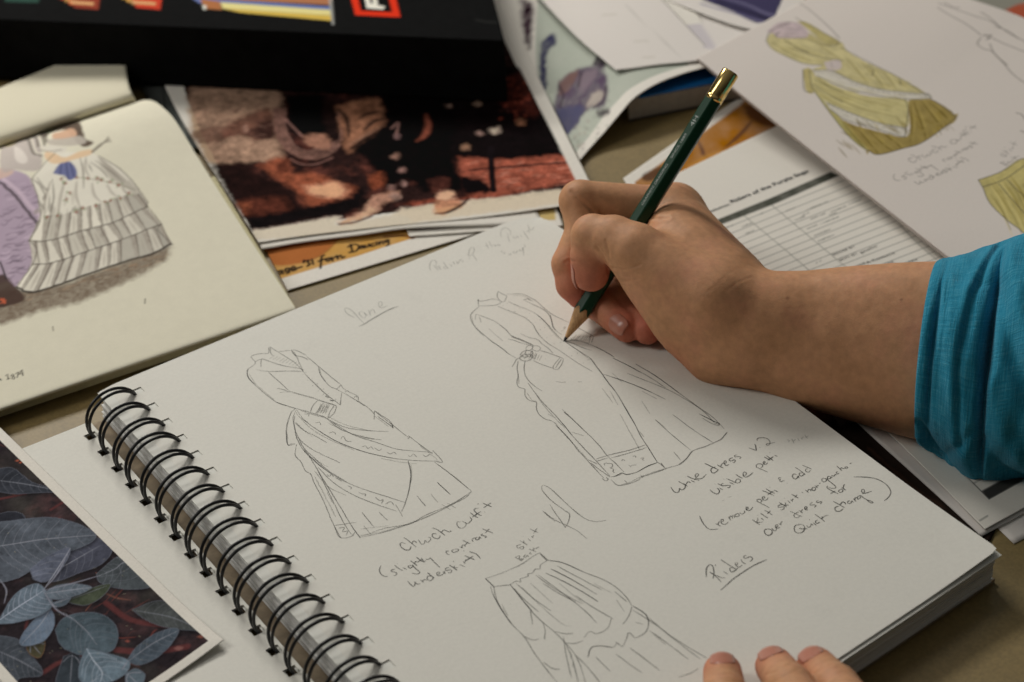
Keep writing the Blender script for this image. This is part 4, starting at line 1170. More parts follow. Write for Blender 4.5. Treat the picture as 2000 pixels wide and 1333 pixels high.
    for q in ([(400, 410), (390, 470)], [(430, 395), (445, 500)], [(460, 400), (480, 480)]): c.line(q, lin(62, 64, 96), 0.8, 0.3, 0.8, tr=z22)
    c.poly([(300, 320), (350, 330), (420, 360), (520, 320), (600, 310), (590, 340), (480, 375), (380, 400), (320, 390), (290, 350)], lin(194, 168, 138), 0.4, 1, tr=z22, wob=0.2)
    c.poly([(260, 290), (330, 280), (400, 290), (440, 300), (400, 330), (300, 320)], lin(186, 180, 168), 0.5, 1, tr=z22)
    c.line([(250, 310), (320, 320), (400, 310)], lin(110, 102, 94), 0.8, 0.4, 0.8, tr=z22)
    c.poly([(210, 190), (280, 150), (380, 140), (450, 110), (500, 130), (540, 190), (560, 240), (610, 265), (540, 290), (480, 240), (420, 180), (330, 200), (280, 230)], lin(84, 72, 62), 0.7, 1, tr=z22, wob=0.6)
    c.poly([(250, 175), (300, 150), (370, 160), (330, 200), (280, 205)], lin(78, 84, 64), 0.6, 0.8, tr=z22, wob=0.6)
    for k in range(5): c.line([(290 + k * 40, 165 - k * 6), (300 + k * 40, 170 - k * 6)], lin(120, 60, 52), 1.0, 0.4, 0.7, tr=z22)
    c.poly([(340, 205), (400, 190), (470, 170), (500, 215), (440, 240), (350, 240)], lin(178, 144, 120), 0.5, 0.95, tr=z22)
    c.poly([(300, 245), (420, 235), (520, 220), (560, 265), (440, 285), (320, 275)], lin(160, 152, 142), 0.6, 0.9, tr=z22, wob=0.3)
    for q in ([(110, 200), (200, 290), (270, 350)], [(150, 195), (250, 290)], [(190, 195), (290, 280)], [(240, 180), (300, 260)]): c.line(q, lin(92, 86, 78), 1.6, 0.5, 0.8, tr=z22)
    for q in ([(130, 205), (220, 290), (280, 340)], [(170, 200), (270, 285)]): c.line(q, lin(190, 184, 170), 1.2, 0.4, 0.8, tr=z22)
    for k in range(5): c.line([(600, 330 - k * 3), (660, 280 - k * 3), (705 + k * 5, 225 + k * 8)], lin(104, 96, 86), 0.6, 0.3, 0.85, tr=z22)
    c.line([(945, 1280), (943, 1310)], lin(90, 84, 74), 0.6, 0.3, 0.9, tr=z22)
    z8 = zoom(0, 440, 2.898)
    c.line([(298, 575), (302, 598)], lin(110, 104, 92), 0.6, 0.3, 0.8, tr=z8)
    strokes_on(c, '-8,882 2,870 8,880; 32,852 42,846 48,872; 40,874 56,868; 70,845 62,852 74,858 78,850 70,845; 74,858 68,868 80,872 84,862 74,858; 88,842 104,832 98,862; 122,822 108,846 130,840; 124,822 130,852', lin(58, 54, 48), 0.55, 0.25, 0.9, z8, smooth=False)
    # sharper ink and wash on the dress
    for q in tiers[1:]: c.line(q, lin(66, 60, 54), 0.8, 0.3, 0.8, tr=z22, wob=0.5)
    for q in ([(205, 500), (300, 390), (360, 330)], [(640, 350), (760, 420), (860, 510), (960, 655)], [(205, 500), (250, 640), (260, 770), (190, 900)], [(190, 900), (240, 960), (215, 1055)], [(215, 1055), (110, 1200)], [(960, 655), (945, 690)], [(1050, 795), (1030, 830), (1112, 920)]):
        c.line(q, lin(88, 82, 74), 0.6, 0.25, 0.75, tr=z22, wob=0.3)
    c.line([(110, 1205), (210, 1240), (420, 1178), (560, 1126), (860, 1026), (990, 990), (1112, 925)], lin(44, 39, 35), 1.2, 0.5, 0.85, tr=z22, wob=0.5)
    # printing tone
    c.c *= (0.97 + 0.06 * n)[:, None]


bk_right = [(578, 607, 6.0), (577, 603, 8.6), (560, 576, 9.4), (480, 455, 11), (400, 330, 15), (345, 240, 20), (320, 212, 20.4), (300, 198, 18), (282, 196, 13), (266, 200, 8)]
bk_left = [(-250, 889, 6.0), (-251, 884, 8.6), (-262, 862, 9.4), (-290, 760, 11), (-330, 620, 15), (-350, 500, 20), (-352, 470, 20.4), (-354, 440, 18), (-356, 420, 13), (-358, 410, 8)]
o = sheet('page', [(-250, 889, 6), (578, 607, 6)], [(-358, 410, 8), (266, 200, 8)], bk_left, bk_right, 0.55, 0.2, m_matte, cb, painter(CREAM, plate_paint), back=CREAM)
o['label'] = 'right hand page with the fashion plate'
o = sheet('page', [(-358, 410, 8.2), (266, 200, 8.2)], [(-300, 300, 12), (0, 172, 14), (80, 139, 14), (240, 72, 14)], [(-358, 410, 8.2), (-340, 360, 15), (-300, 300, 12)], [(266, 200, 8.2), (262, 190, 15), (250, 160, 17), (240, 72, 14)], 2, 0.4, m_matte, cb,
          painter(lin(188, 182, 162), None), back=CREAM)
o['label'] = 'blank facing page rising behind the spine'
# body of pages under both
V = []; F = []
rg = np.random.default_rng(9)
for k in range(9):
    z0, z1 = 0.8 + k * 0.62, 0.8 + (k + 1) * 0.62 - 0.04
    j = rg.normal(0, 0.5, 2)
    q = [un(-262, 892 + j[0], 4), un(577 + j[1] * 0.5, 608 + j[0], 4), un(420, 352, 4), un(-330, 640, 4)]
    v, f = prism([(p[0], p[1]) for p in q], z0, z1); b0 = len(V); V += v; F += [tuple(i + b0 for i in ff) for ff in f]
m_cedge = paper_mat('cream page edges', tuple(lin(176, 168, 134)), 0.08, 0.9, 400)
mesh_obj('page_block', np.array(V), F, m_cedge, cb, False)
q = [un(-270, 900, 0.5), un(581, 612, 0.5), un(560, 570, 0.5), un(-300, 800, 0.5)]
V, F = prism([(p[0], p[1]) for p in q], 0.1, 0.75)
mesh_obj('book_cover', V, F, plain_mat('olive book cloth', (0.12, 0.11, 0.06), 0.8), cb, False)

# ---------------------------------------------------------------- brown photograph of boots under the pencil box
za = zoom(340, 150, 4.039); zb = zoom(760, 150, 4.444)


def sepia_paint(c):
    pic = [(352, 150), (493, 452), (640, 432), (800, 412), (960, 394), (1132, 371), (1000, 112), (930, -40), (300, 60)]
    c.poly(pic, lin(58, 38, 32), 0.3, smooth=False, wob=0.6)
    ins = c.sd_poly(c.pts(pic), c.XYw(np.arange(len(c.xy)), 0.6)) < 0
    n1 = fbm(c.xy, 0.10, 41, 5); n2 = fbm(c.xy, 0.4, 45, 4)
    base = lin(40, 25, 22)[None] * (0.5 + n2)[:, None] + np.clip(n1 - 0.5, 0, 1)[:, None] * 1.8 * lin(110, 62, 48)[None]
    c.c[ins] = base[ins]
    P = lambda q, col, soft, a=1.0, tr=za, wob=2.2: c.poly(q, lin(*[v * (v / 190) ** 0.28 for v in col]), soft * 1.5, a, tr=tr, wob=wob)
    # wall and litter at the upper left
    P([(120, 60), (800, 60), (820, 480), (860, 640), (660, 670), (290, 690), (190, 540), (130, 430)], (158, 138, 118), 1.5)
    P([(140, 430), (400, 380), (430, 470), (330, 520), (180, 520)], (92, 66, 56), 1.2, 0.7)
    P([(380, 480), (430, 380), (560, 310), (760, 260), (800, 470), (640, 500), (560, 470)], (104, 70, 58), 1.5, 0.8)
    P([(600, 430), (700, 360), (790, 330), (790, 480), (640, 490)], (52, 32, 30), 1.2, 0.8)
    P([(540, 400), (570, 380), (585, 430), (555, 440)], (158, 132, 116), 0.6, 0.9, wob=0.4)
    rg = np.random.default_rng(8)
    for k in range(50):
        x, y = rg.uniform(140, 780), rg.uniform(200, 560); a = rg.uniform(-0.9, 0.3)
        c.line([(x, y), (x + 60 * math.cos(a), y + 60 * math.sin(a))], lin(*[(98, 70, 58), (130, 104, 88), (72, 48, 42)][rg.integers(0, 3)]), rg.uniform(0.6, 1.6), 0.6, 0.5, tr=za, taper=True)
    # dark mound and lit earth
    P([(290, 690), (560, 680), (660, 760), (760, 820), (900, 900), (1000, 1040), (900, 1100), (700, 1140), (560, 1100), (420, 930)], (46, 28, 24), 1.6)
    P([(480, 1000), (620, 960), (860, 960), (900, 1090), (700, 1130), (560, 1100)], (98, 60, 46), 2.2, 0.9)
    P([(500, 1000), (600, 1000), (580, 1080), (540, 1070)], (150, 98, 72), 1.4, 0.7)
    P([(680, 700), (800, 640), (900, 660), (930, 760), (1100, 760), (1280, 830), (1420, 880), (1370, 960), (1200, 1010), (1050, 1010), (960, 900), (800, 800)], (148, 96, 72), 1.8)
    P([(1020, 870), (1150, 850), (1280, 830), (1370, 900), (1330, 950), (1200, 960), (1080, 930)], (196, 158, 130), 1.6, 0.95)
    P([(800, 690), (880, 650), (900, 740), (840, 770)], (96, 58, 44), 1.0, 0.8)
    P([(560, 1110), (900, 1060), (1240, 990), (1400, 940), (1500, 870), (1480, 1020), (1300, 1090), (900, 1150), (640, 1210), (600, 1190)], (26, 19, 20), 1.4)
    # coil of rope round a black hollow
    P([(880, 150), (1180, 150), (1240, 260), (1300, 420), (1180, 470), (1010, 470), (900, 380)], (10, 8, 9), 1.4)
    P([(1180, 180), (1330, 230), (1345, 420), (1300, 560), (1200, 470)], (40, 27, 24), 1.2)
    for k in range(16):
        t = k / 15
        c.line([(790 + 95 * t, 250), (800 + 90 * t, 420), (870 + 90 * t, 560 - 20 * t), (1010 + 40 * t, 640 - 60 * t), (1170, 640 - 100 * t), (1290 + 20 * t, 560 - 70 * t), (1320, 400), (1300 - 20 * t, 280)], lin(*[(126, 94, 80), (48, 32, 28), (158, 126, 110), (66, 44, 38)][k % 4]), 1.2, 0.45, 0.95, tr=za, wob=0.8)
    P([(1010, 470), (1150, 450), (1220, 480), (1220, 560), (1120, 570), (1040, 520)], (160, 128, 108), 1.0, 0.9)
    c.line([(920, 650), (1000, 690), (1120, 690), (1250, 640)], lin(140, 106, 94), 1.0, 0.4, 0.8, tr=za)
    c.line([(870, 330), (940, 400), (1010, 470)], lin(150, 116, 104), 1.3, 0.5, 0.8, tr=za)
    # trouser leg with folds
    P([(1290, 230), (1500, 180), (1640, 200), (1680, 360), (1650, 480), (1480, 540), (1380, 600), (1330, 480)], (150, 116, 92), 1.4)
    for q in ([(1460, 330), (1540, 290), (1620, 280)], [(1500, 420), (1580, 350), (1660, 330)], [(1380, 580), (1500, 500), (1640, 420)], [(1300, 260), (1360, 330), (1380, 470)], [(1420, 560), (1560, 520), (1650, 480)]):
        c.line(q, lin(20, 15, 15), 3.0, 1.0, 0.9, tr=za, taper=True)
    c.line([(1380, 540), (1500, 470), (1640, 390)], lin(150, 118, 96), 2.0, 0.8, 0.7, tr=za, taper=True)
    # black figure
    P([(-80, 130), (900, 60), (1000, 300), (610, 560), (610, 830), (700, 900), (640, 1000), (330, 1010), (160, 900), (-60, 960), (-160, 760), (-300, 620), (-60, 420)], (15, 11, 12), 1.6, tr=zb)
    P([(600, 60), (1180, -60), (1520, 640), (1540, 700), (620, 740), (560, 500)], (24, 16, 17), 1.6, tr=zb)
    P([(960, 40), (1160, -20), (1290, 300), (1180, 340), (980, 230)], (92, 48, 38), 2.0, 0.8, tr=zb, wob=2.5)
    for k in range(70):
        x, y = rg.uniform(950, 1260), rg.uniform(0, 380)
        c.poly([(x - 18, y), (x, y - 14), (x + 18, y), (x, y + 14)], lin(*[(124, 60, 44), (30, 18, 18), (60, 34, 30)][rg.integers(0, 3)]), 0.8, 0.6, tr=zb, wob=0.8)
    c.line([(320, 330), (340, 420), (310, 510), (240, 560)], lin(140, 80, 60), 3.2, 1.2, 0.75, tr=zb, taper=True)
    c.line([(20, 450), (80, 400), (60, 520)], lin(140, 110, 100), 1.2, 0.6, 0.8, tr=zb)
    # ground at the right
    P([(600, 700), (1000, 720), (1540, 690), (1660, 880), (1480, 940), (900, 1040), (700, 1060), (640, 880)], (162, 104, 84), 1.2, tr=zb)
    for k in range(80):
        x, y = rg.uniform(650, 1560), rg.uniform(740, 1010)
        c.line([(x, y), (x + rg.uniform(40, 130), y - rg.uniform(0, 22))], lin(*[(190, 140, 118), (136, 78, 62), (176, 124, 102), (112, 62, 50)][rg.integers(0, 4)]), rg.uniform(0.6, 1.6), 0.5, 0.5, tr=zb, taper=True)
    c.line([(700, 815), (900, 795), (1200, 770), (1540, 745)], lin(34, 20, 20), 2.0, 0.7, 0.9, tr=zb, wob=0.6)
    P([(600, 860), (720, 880), (800, 890), (890, 1000), (760, 1010), (640, 1010)], (20, 14, 16), 1.2, tr=zb)
    c.line([(880, 620), (890, 800), (905, 990)], lin(18, 13, 15), 3.6, 0.6, 1.0, tr=zb)
    P([(160, 1100), (420, 1060), (700, 1050), (1100, 1020), (900, 1080), (300, 1150)], (150, 92, 72), 1.2, 0.9, tr=zb)
    # bleached foreground, boots and cuffs
    for q in ([(100, 1140), (400, 1100), (700, 1070), (1000, 1040), (1480, 980), (1480, 1100), (800, 1190), (0, 1290)],): P(q, (190, 180, 164), 1.0, tr=zb, wob=1.5)
    P([(620, 1210), (900, 1170), (1300, 1100), (1300, 1170), (1777, 1090), (1777, 1200), (640, 1290)], (188, 180, 166), 0.9, wob=1.2)
    P([(1300, 1150), (1480, 1060), (1560, 960), (1640, 960), (1600, 1060), (1480, 1130), (1340, 1170)], (184, 156, 134), 1.0)
    P([(1540, 960), (1640, 930), (1740, 900), (1777, 930), (1680, 1000), (1560, 1030)], (172, 142, 122), 1.0)
    c.line([(1300, 1165), (1420, 1150), (1560, 1100)], lin(54, 34, 30), 1.6, 0.6, 0.9, tr=za)
    P([(1540, 780), (1640, 750), (1660, 860), (1570, 880)], (136, 84, 60), 1.2, 0.9)
    P([(410, 1000), (500, 990), (580, 1000), (560, 1060), (430, 1070)], (196, 164, 140), 0.8, tr=zb)
    P([(400, 1080), (560, 1070), (650, 1100), (600, 1150), (480, 1190), (400, 1190)], (186, 148, 120), 0.9, tr=zb)
    c.line([(400, 1190), (500, 1180), (620, 1120), (690, 1060)], lin(30, 20, 20), 2.2, 0.6, 0.95, tr=zb, taper=True)
    P([(340, 900), (430, 880), (520, 890), (510, 980), (380, 1010)], (96, 62, 52), 1.2, 0.8, tr=zb)
    for x, y, r_, col in ((920, 465, 66, (206, 192, 170)), (790, 500, 36, (178, 150, 136)), (520, 255, 36, (150, 128, 112)), (770, 240, 56, (160, 138, 116)), (670, 610, 58, (188, 150, 118)), (1140, 390, 52, (182, 130, 96)), (65, 520, 34, (160, 130, 124)), (60, 690, 46, (176, 140, 120)), (110, 810, 46, (160, 128, 116)), (130, 930, 40, (170, 140, 128)), (20, 960, 46, (160, 128, 116)), (60, 1040, 60, (166, 140, 124))):
        q = [(x + 0.8 * r_ * math.cos(a) * rg.uniform(0.6, 1.15), y + 0.6 * r_ * math.sin(a) * rg.uniform(0.6, 1.15)) for a in np.linspace(0, 2 * math.pi, 9)[:-1]]
        c.poly(q, lin(*[v * 0.9 for v in col]), 1.3, 0.85, tr=zb, wob=1.6)
    c.poly([(1134, 371), (1080, 262), (1000, 104), (930, -40), (1000, -40), (1090, 190), (1190, 390)], WH, 0.25, smooth=False)
    # mottled tones of an old enlarged photograph
    n4 = fbm(c.xy, 0.9, 61, 4); n5 = fbm(c.xy, 0.22, 66, 4)
    k = np.clip(0.35 + 1.3 * n5, 0.3, 1.7) * np.clip(0.45 + 1.1 * n4, 0.4, 1.6)
    lum = c.c.mean(1)
    k = np.where(lum > 0.45, 1 + (k - 1) * 0.22, k)
    k = np.where(lum > 0.45, k * 0.96, k * 0.78)
    c.c[ins] *= k[ins, None]
    mr = ins & (lum < 0.45)
    c.c[mr] *= np.array([1.0, 0.90, 0.95])


o = sheet('photo_print', [(505, 474, 4.4), (600, 460, 4.2), (750, 443, 4.4), (950, 423, 4.2), (1170, 392, 4.4)], [(250, -10, 4.2), (940, -82, 4.2)], [(505, 474, 4.4), (345, 215, 4.2), (250, -10, 4.2)], [(1170, 392, 4.4), (1075, 200, 4.3), (984, 10, 4.3), (940, -82, 4.2)],
          0.6, 0.3, m_print, None, painter(WH, sepia_paint))
tag(o, 'brown toned photo print of boots and a coil of rope, partly under the black box', 'photo print', 'photo prints spread on the table')
o = sheet('paper_sheet', [(511, 487, 3.4), (600, 472, 3.2), (705, 459, 3.6), (800, 446, 4.0), (955, 440, 3.4), (1060, 436, 3.0)], [(400, 240, 3.2), (900, 100, 3.2)], [(511, 487, 3.4), (400, 240, 3.2)], [(1060, 436, 3.0), (900, 100, 3.2)], 2.0, 0.3, m_matte, None, painter(WH, None))
tag(o, 'white sheet showing as a thin curved edge below the brown boots print', 'paper', 'loose paper sheets spread on the table')


def yellow_paint(c):
    c.poly([(860, 380), (880, 440), (910, 437), (988, 435), (1086, 430), (1080, 380)], lin(172, 150, 96), 0.4, smooth=False, tex=lambda XY: 0.85 + 0.25 * fbm(XY, 0.1, 3))
    c.poly([(820, 436), (890, 420), (915, 436), (870, 446), (800, 450)], lin(70, 46, 36), 0.8)


o = sheet('photo_print', [(800, 462, 2.2), (1100, 441, 2.2)], [(760, 380, 2.2), (1075, 370, 2.2)], [(800, 462, 2.2), (760, 380, 2.2)], [(1100, 441, 2.2), (1075, 370, 2.2)], 1.0, 0.3, m_print, None, painter(WH, yellow_paint))
tag(o, 'pale yellow print with a white border, showing at the top edge of the sketchbook', 'photo print', 'photo prints spread on the table')
zt = zoom(480, 400, 3.125)


def amber_paint(c):
    c.poly([(480, 430), (545, 546), (700, 500), (850, 453), (900, 430), (880, 400)], lin(172, 130, 66), 0.4, smooth=False, tex=lambda XY: 0.9 + 0.15 * fbm(XY, 0.1, 3))
    c.poly([(60, 180), (150, 355), (300, 365), (420, 330), (500, 280), (560, 215), (600, 160)], lin(150, 88, 46), 1.0, 0.95, tr=zt, wob=0.5)
    c.line([(420, 330), (500, 280), (570, 205)], lin(120, 74, 40), 0.7, 0.4, 0.7, tr=zt)
    c.line([(850, 195), (960, 190), (1020, 205)], lin(96, 52, 36), 2.0, 0.8, 0.8, tr=zt)
    T = '''222,402 200,408 193,424 210,424 220,405 228,422; 265,388 245,392 242,408 262,402 267,388 265,412 250,420; 280,400 302,388 292,378 280,390 286,404 308,396; 316,388 342,380; 356,340 352,354; 366,346 386,340 378,354 392,362 376,376; 404,334 412,364;
478,310 464,318 460,350 456,388; 444,346 490,330; 505,326 490,340 504,346 514,330 505,326; 522,322 530,344; 526,332 548,318; 556,312 562,332; 560,322 578,310 588,326 602,318; 640,244 652,288; 624,258 664,242 692,256 672,284 632,292; 706,250 690,264 706,268 714,250 722,266; 728,248 734,262 748,254 752,240 760,256; 780,236 764,246 774,256 790,248; 796,228 802,246; 814,226 818,244; 816,234 832,224 840,240; 866,214 848,222 860,232 870,214 872,244 858,252'''
    strokes_on(c, T, lin(24, 20, 20), 1.25, 0.3, 0.95, zt)


o = sheet('photo_print', [(562, 567, 1.2), (930, 457, 1.2)], [(470, 400, 1.2), (900, 380, 1.2)], [(562, 567, 1.2), (470, 400, 1.2)], [(930, 457, 1.2), (900, 380, 1.2)], 0.5, 0.3, m_print, None, painter(WH, amber_paint))
tag(o, 'amber print with brush lettering along its lower border, beside the open book', 'photo print', 'photo prints spread on the table')


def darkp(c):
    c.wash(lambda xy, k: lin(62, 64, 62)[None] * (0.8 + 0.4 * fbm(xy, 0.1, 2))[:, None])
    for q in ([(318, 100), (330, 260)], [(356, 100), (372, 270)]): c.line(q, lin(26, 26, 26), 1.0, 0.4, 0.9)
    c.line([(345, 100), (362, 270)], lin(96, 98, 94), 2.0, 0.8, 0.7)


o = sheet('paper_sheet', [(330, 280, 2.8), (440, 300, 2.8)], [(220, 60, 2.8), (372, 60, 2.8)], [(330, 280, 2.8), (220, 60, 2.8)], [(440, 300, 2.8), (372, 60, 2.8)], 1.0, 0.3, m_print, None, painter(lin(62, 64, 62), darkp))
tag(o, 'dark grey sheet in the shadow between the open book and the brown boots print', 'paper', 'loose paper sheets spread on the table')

# ---------------------------------------------------------------- curled print with two figures, white sheets, thick blue book
zc = zoom(950, 0, 3.333)


def figures_paint(c):
    c.poly([(1055, -60), (1052, 172), (1104, 262), (1124, 300), (1150, 268), (1180, 225), (1225, 178), (1280, 148), (1345, 128), (1330, 60), (1200, -80)], lin(154, 158, 147), 0.4, smooth=False, tex=lambda XY: 0.9 + 0.2 * fbm(XY, 0.06, 3))
    rg = np.random.default_rng(3)
    for k in range(120):
        x, y = rg.uniform(360, 800), rg.uniform(560, 980)
        c.poly([(x - 12, y), (x, y - 8), (x + 12, y), (x, y + 8)], lin(*[(124, 126, 114), (176, 180, 164), (110, 100, 96), (140, 120, 112)][rg.integers(0, 4)]), 0.7, 0.45, tr=zc, wob=0.6)
    P = lambda q, col, soft, a=1.0, wob=2.0: c.poly(q, lin(*col), soft * 1.6, a, tr=zc, wob=wob, tex=lambda XY: 0.72 + 0.5 * fbm(XY, 0.25, 9, 4))
    P([(355, 270), (430, 225), (455, 285), (400, 330), (388, 500), (400, 560), (372, 585), (350, 520)], (60, 60, 80), 0.9)
    P([(220, -10), (310, 40), (300, 160), (280, 330), (240, 200)], (66, 52, 58), 1.2)
    P([(690, 420), (720, 370), (770, 390), (775, 430), (740, 455)], (56, 48, 56), 0.8)
    P([(460, 600), (480, 530), (600, 450), (740, 440), (790, 560), (770, 690), (690, 705), (640, 740), (540, 870), (510, 865), (440, 740)], (88, 78, 90), 1.0)
    P([(480, 530), (560, 470), (600, 470), (540, 580), (470, 620)], (112, 86, 80), 1.0, 0.8)
    P([(590, 520), (640, 470), (720, 460), (680, 540), (620, 600)], (118, 104, 112), 1.2, 0.8)
    P([(690, 610), (740, 590), (770, 620), (700, 690), (650, 690)], (160, 150, 140), 0.9, 0.85)
    P([(440, 710), (560, 690), (640, 720), (540, 875), (505, 860)], (72, 72, 96), 1.0, 0.9)
    P([(715, 720), (795, 715), (790, 745), (730, 752)], (64, 58, 62), 0.8)
    for q in ([(470, 560), (500, 620), (480, 700)], [(620, 470), (600, 560)], [(780, 560), (760, 660), (700, 700)]): c.line(q, lin(56, 46, 52), 1.6, 0.7, 0.8, tr=zc)


bot7 = [(1133, 313, 3.0), (1150, 292, 3.6), (1178, 261, 7.0), (1211, 222, 12.8), (1238, 192, 17), (1280, 165, 19.5), (1330, 145, 20.6), (1372, 133, 21), (1420, 120, 20.8)]
o = sheet('photo_print', bot7, [(935, -82, 3), (1005, -104, 7), (1050, -118, 14), (1100, -132, 18.5), (1240, -170, 21)], [(1133, 313, 3.0), (1020, 90, 2.8), (935, -82, 3)], [(1420, 120, 20.8), (1240, -170, 21)], 0.7, 0.35, m_print, None, painter(WH, figures_paint))
tag(o, 'curled print of dark figures on pale green, bending up over the blue book', 'photo print', 'photo prints spread on the table')


def faint_paint(c):
    for q in ([(760, 100), (840, 95)], [(970, 272), (1050, 268)], [(1020, 376), (1090, 372)]):
        c.line(q, lin(150, 144, 128), 1.2, 0.6, 0.6, tr=zc)
    c.line([(900, 30), (1340, 440)], lin(150, 146, 140), 0.6, 0.4, 0.6, tr=zc)


o = sheet('paper_sheet', [(1203, 137, 19.0), (1240, 133, 20), (1290, 126, 21.5), (1345, 121, 22.4), (1400, 112, 22.8)], [(1020, -40, 11), (1190, -110, 23)], [(1203, 137, 19.0), (1120, 66, 17), (1020, -40, 11)], [(1400, 112, 22.8), (1190, -110, 23)], 1.2, 0.3, m_matte, None, painter(WH2, faint_paint))
tag(o, 'plain white sheet with faint marks, lying over the curled figure print', 'paper', 'loose paper sheets spread on the table')


def shade_paint(c):
    c.poly([(1150, 30), (1290, 60), (1330, 40), (1480, 280), (1440, 320), (1380, 300)], lin(166, 160, 164), 1.5, 0.8, tr=zc)  # soft grey shadow painted into the sheet's colour


o = sheet('paper_sheet', [(1400, 108, 23.6), (1482, 62, 22)], [(1130, -60, 18), (1300, -10, 18)], [(1400, 108, 23.6), (1240, 10, 19), (1130, -60, 18)], [(1482, 62, 22), (1300, -10, 18)], 1.5, 0.3, m_matte, None, painter(WH2, shade_paint))
tag(o, 'white sheet with a painted grey shadow, between the faint marked sheet and the purple photo', 'paper', 'loose paper sheets spread on the table')


def purple_paint(c):
    c.poly([(1355, -60), (1372, 0), (1430, 22), (1480, 46), (1512, 36), (1560, -60)], lin(56, 52, 78), 0.5, smooth=False)
    for q in ([(1370, 8), (1440, 28), (1490, 42)], [(1390, -10), (1460, 10), (1510, 30)]): c.line(q, lin(104, 100, 126), 1.8, 0.9, 0.8)
    c.line([(1400, 2), (1470, 26), (1500, 38)], lin(30, 28, 44), 2.0, 0.8, 0.9)


o = sheet('photo_print', [(1290, -4, 21), (1476, 58, 24.2), (1560, 12, 22)], [(1340, -90, 21), (1620, -60, 20)], [(1290, -4, 21), (1340, -90, 21)], [(1560, 12, 22), (1620, -60, 20)], 1.0, 0.3, m_print, None, painter(WH2, purple_paint))
tag(o, 'dark purple photo print with a white border, tucked behind the costume drawing', 'photo print', 'photo prints spread on the table')
o = sheet('paper_sheet', [(1440, 60, 3), (1700, 60, 3)], [(1440, -60, 3), (1760, -60, 3)], [(1440, 60, 3), (1440, -60, 3)], [(1700, 60, 3), (1760, -60, 3)], 3, 0.5, m_matte, None, painter(lin(138, 86, 60), None), back=lin(120, 70, 50))
tag(o, 'terracotta coloured sheet behind the top corner of the costume drawing', 'paper', 'loose paper sheets spread on the table')
bb = empty('thick_book', un(1300, 225, 0), 'thick book with a bright blue cover lying under the curled print', 'book')
a_, b_ = un(1228, 239, 0), un(1430, 199, 0)
dv = b_ - a_; dv /= np.linalg.norm(dv); nv_ = np.array([-dv[1], dv[0], 0])
q = [a_, a_ + dv * 0.16, a_ + dv * 0.15 + nv_ * 0.035, a_ + dv * 0.012 + nv_ * 0.035]
m_bedge = paper_mat('grey page edges', (0.40, 0.37, 0.32), 0.1, 0.9, 300)
V, F = prism([(p[0], p[1]) for p in q], 1.6, 13.0)
mesh_obj('page_block', V, F, m_bedge, bb, False)
q2 = [a_ + dv * 0.006 - nv_ * 0.001, a_ + dv * 0.152 - nv_ * 0.001, a_ + dv * 0.152 + nv_ * 0.036, a_ + dv * 0.016 + nv_ * 0.036]
m_navy = plain_mat('dark book cover', (0.02, 0.025, 0.03), 0.5)
m_blue = plain_mat('blue book cover', (0.006, 0.12, 0.36), 0.25, 0, 0.5)
for z0, z1 in ((0.1, 1.55), (13.05, 14.4)):
    qq = q2 if z0 > 5 else q
    V, F = prism([(p[0], p[1]) for p in qq], z0, z1); bevel(mesh_obj('book_cover', V, F, m_blue if z0 > 5 else m_navy, bb, False), 0.0004)

# ---------------------------------------------------------------- ochre print and cast list under the arm


def ochre_paint(c):
    c.poly([(1240, 356), (1445, 206), (1500, 150), (1720, 300), (1420, 560), (1250, 420)], lin(146, 100, 50), 0.5, smooth=False, tex=lambda XY: 0.85 + 0.3 * fbm(XY, 0.08, 3))
    z6_ = zoom(1150, 180, 2.667)
    c.poly([(800, 60), (900, 90), (980, 180), (900, 170), (830, 130)], lin(78, 46, 28), 1.6, 0.85, tr=z6_, wob=1)
    c.poly([(280, 430), (370, 390), (400, 410), (330, 460), (280, 460)], lin(66, 44, 34), 1.2, 0.85, tr=z6_, wob=1)
    c.line([(560, 240), (590, 300), (600, 330), (640, 350)], lin(70, 48, 50), 2.4, 1.0, 0.85, tr=z6_, taper=True)
    c.line([(850, 150), (790, 220), (700, 300)], lin(66, 44, 42), 2.6, 1.0, 0.85, tr=z6_, taper=True)
    c.poly([(600, 330), (700, 300), (760, 270), (640, 350), (560, 380), (500, 400)], lin(172, 122, 52), 1.5, 0.7, tr=z6_, wob=1)


o = sheet('photo_print', [(1217, 349, 1.0), (1330, 520, 1.0)], [(1462, 178, 1.0), (1720, 300, 1.0)], [(1217, 349, 1.0), (1462, 178, 1.0)], [(1330, 520, 1.0), (1720, 300, 1.0)], 0.8, 0.3, m_print, None, painter(WH, ochre_paint))
tag(o, 'ochre brown print with dark brush marks, behind the pencil and under the cast list', 'photo print', 'photo prints spread on the table')

zr = zoom(1380, 330, 4.1667)


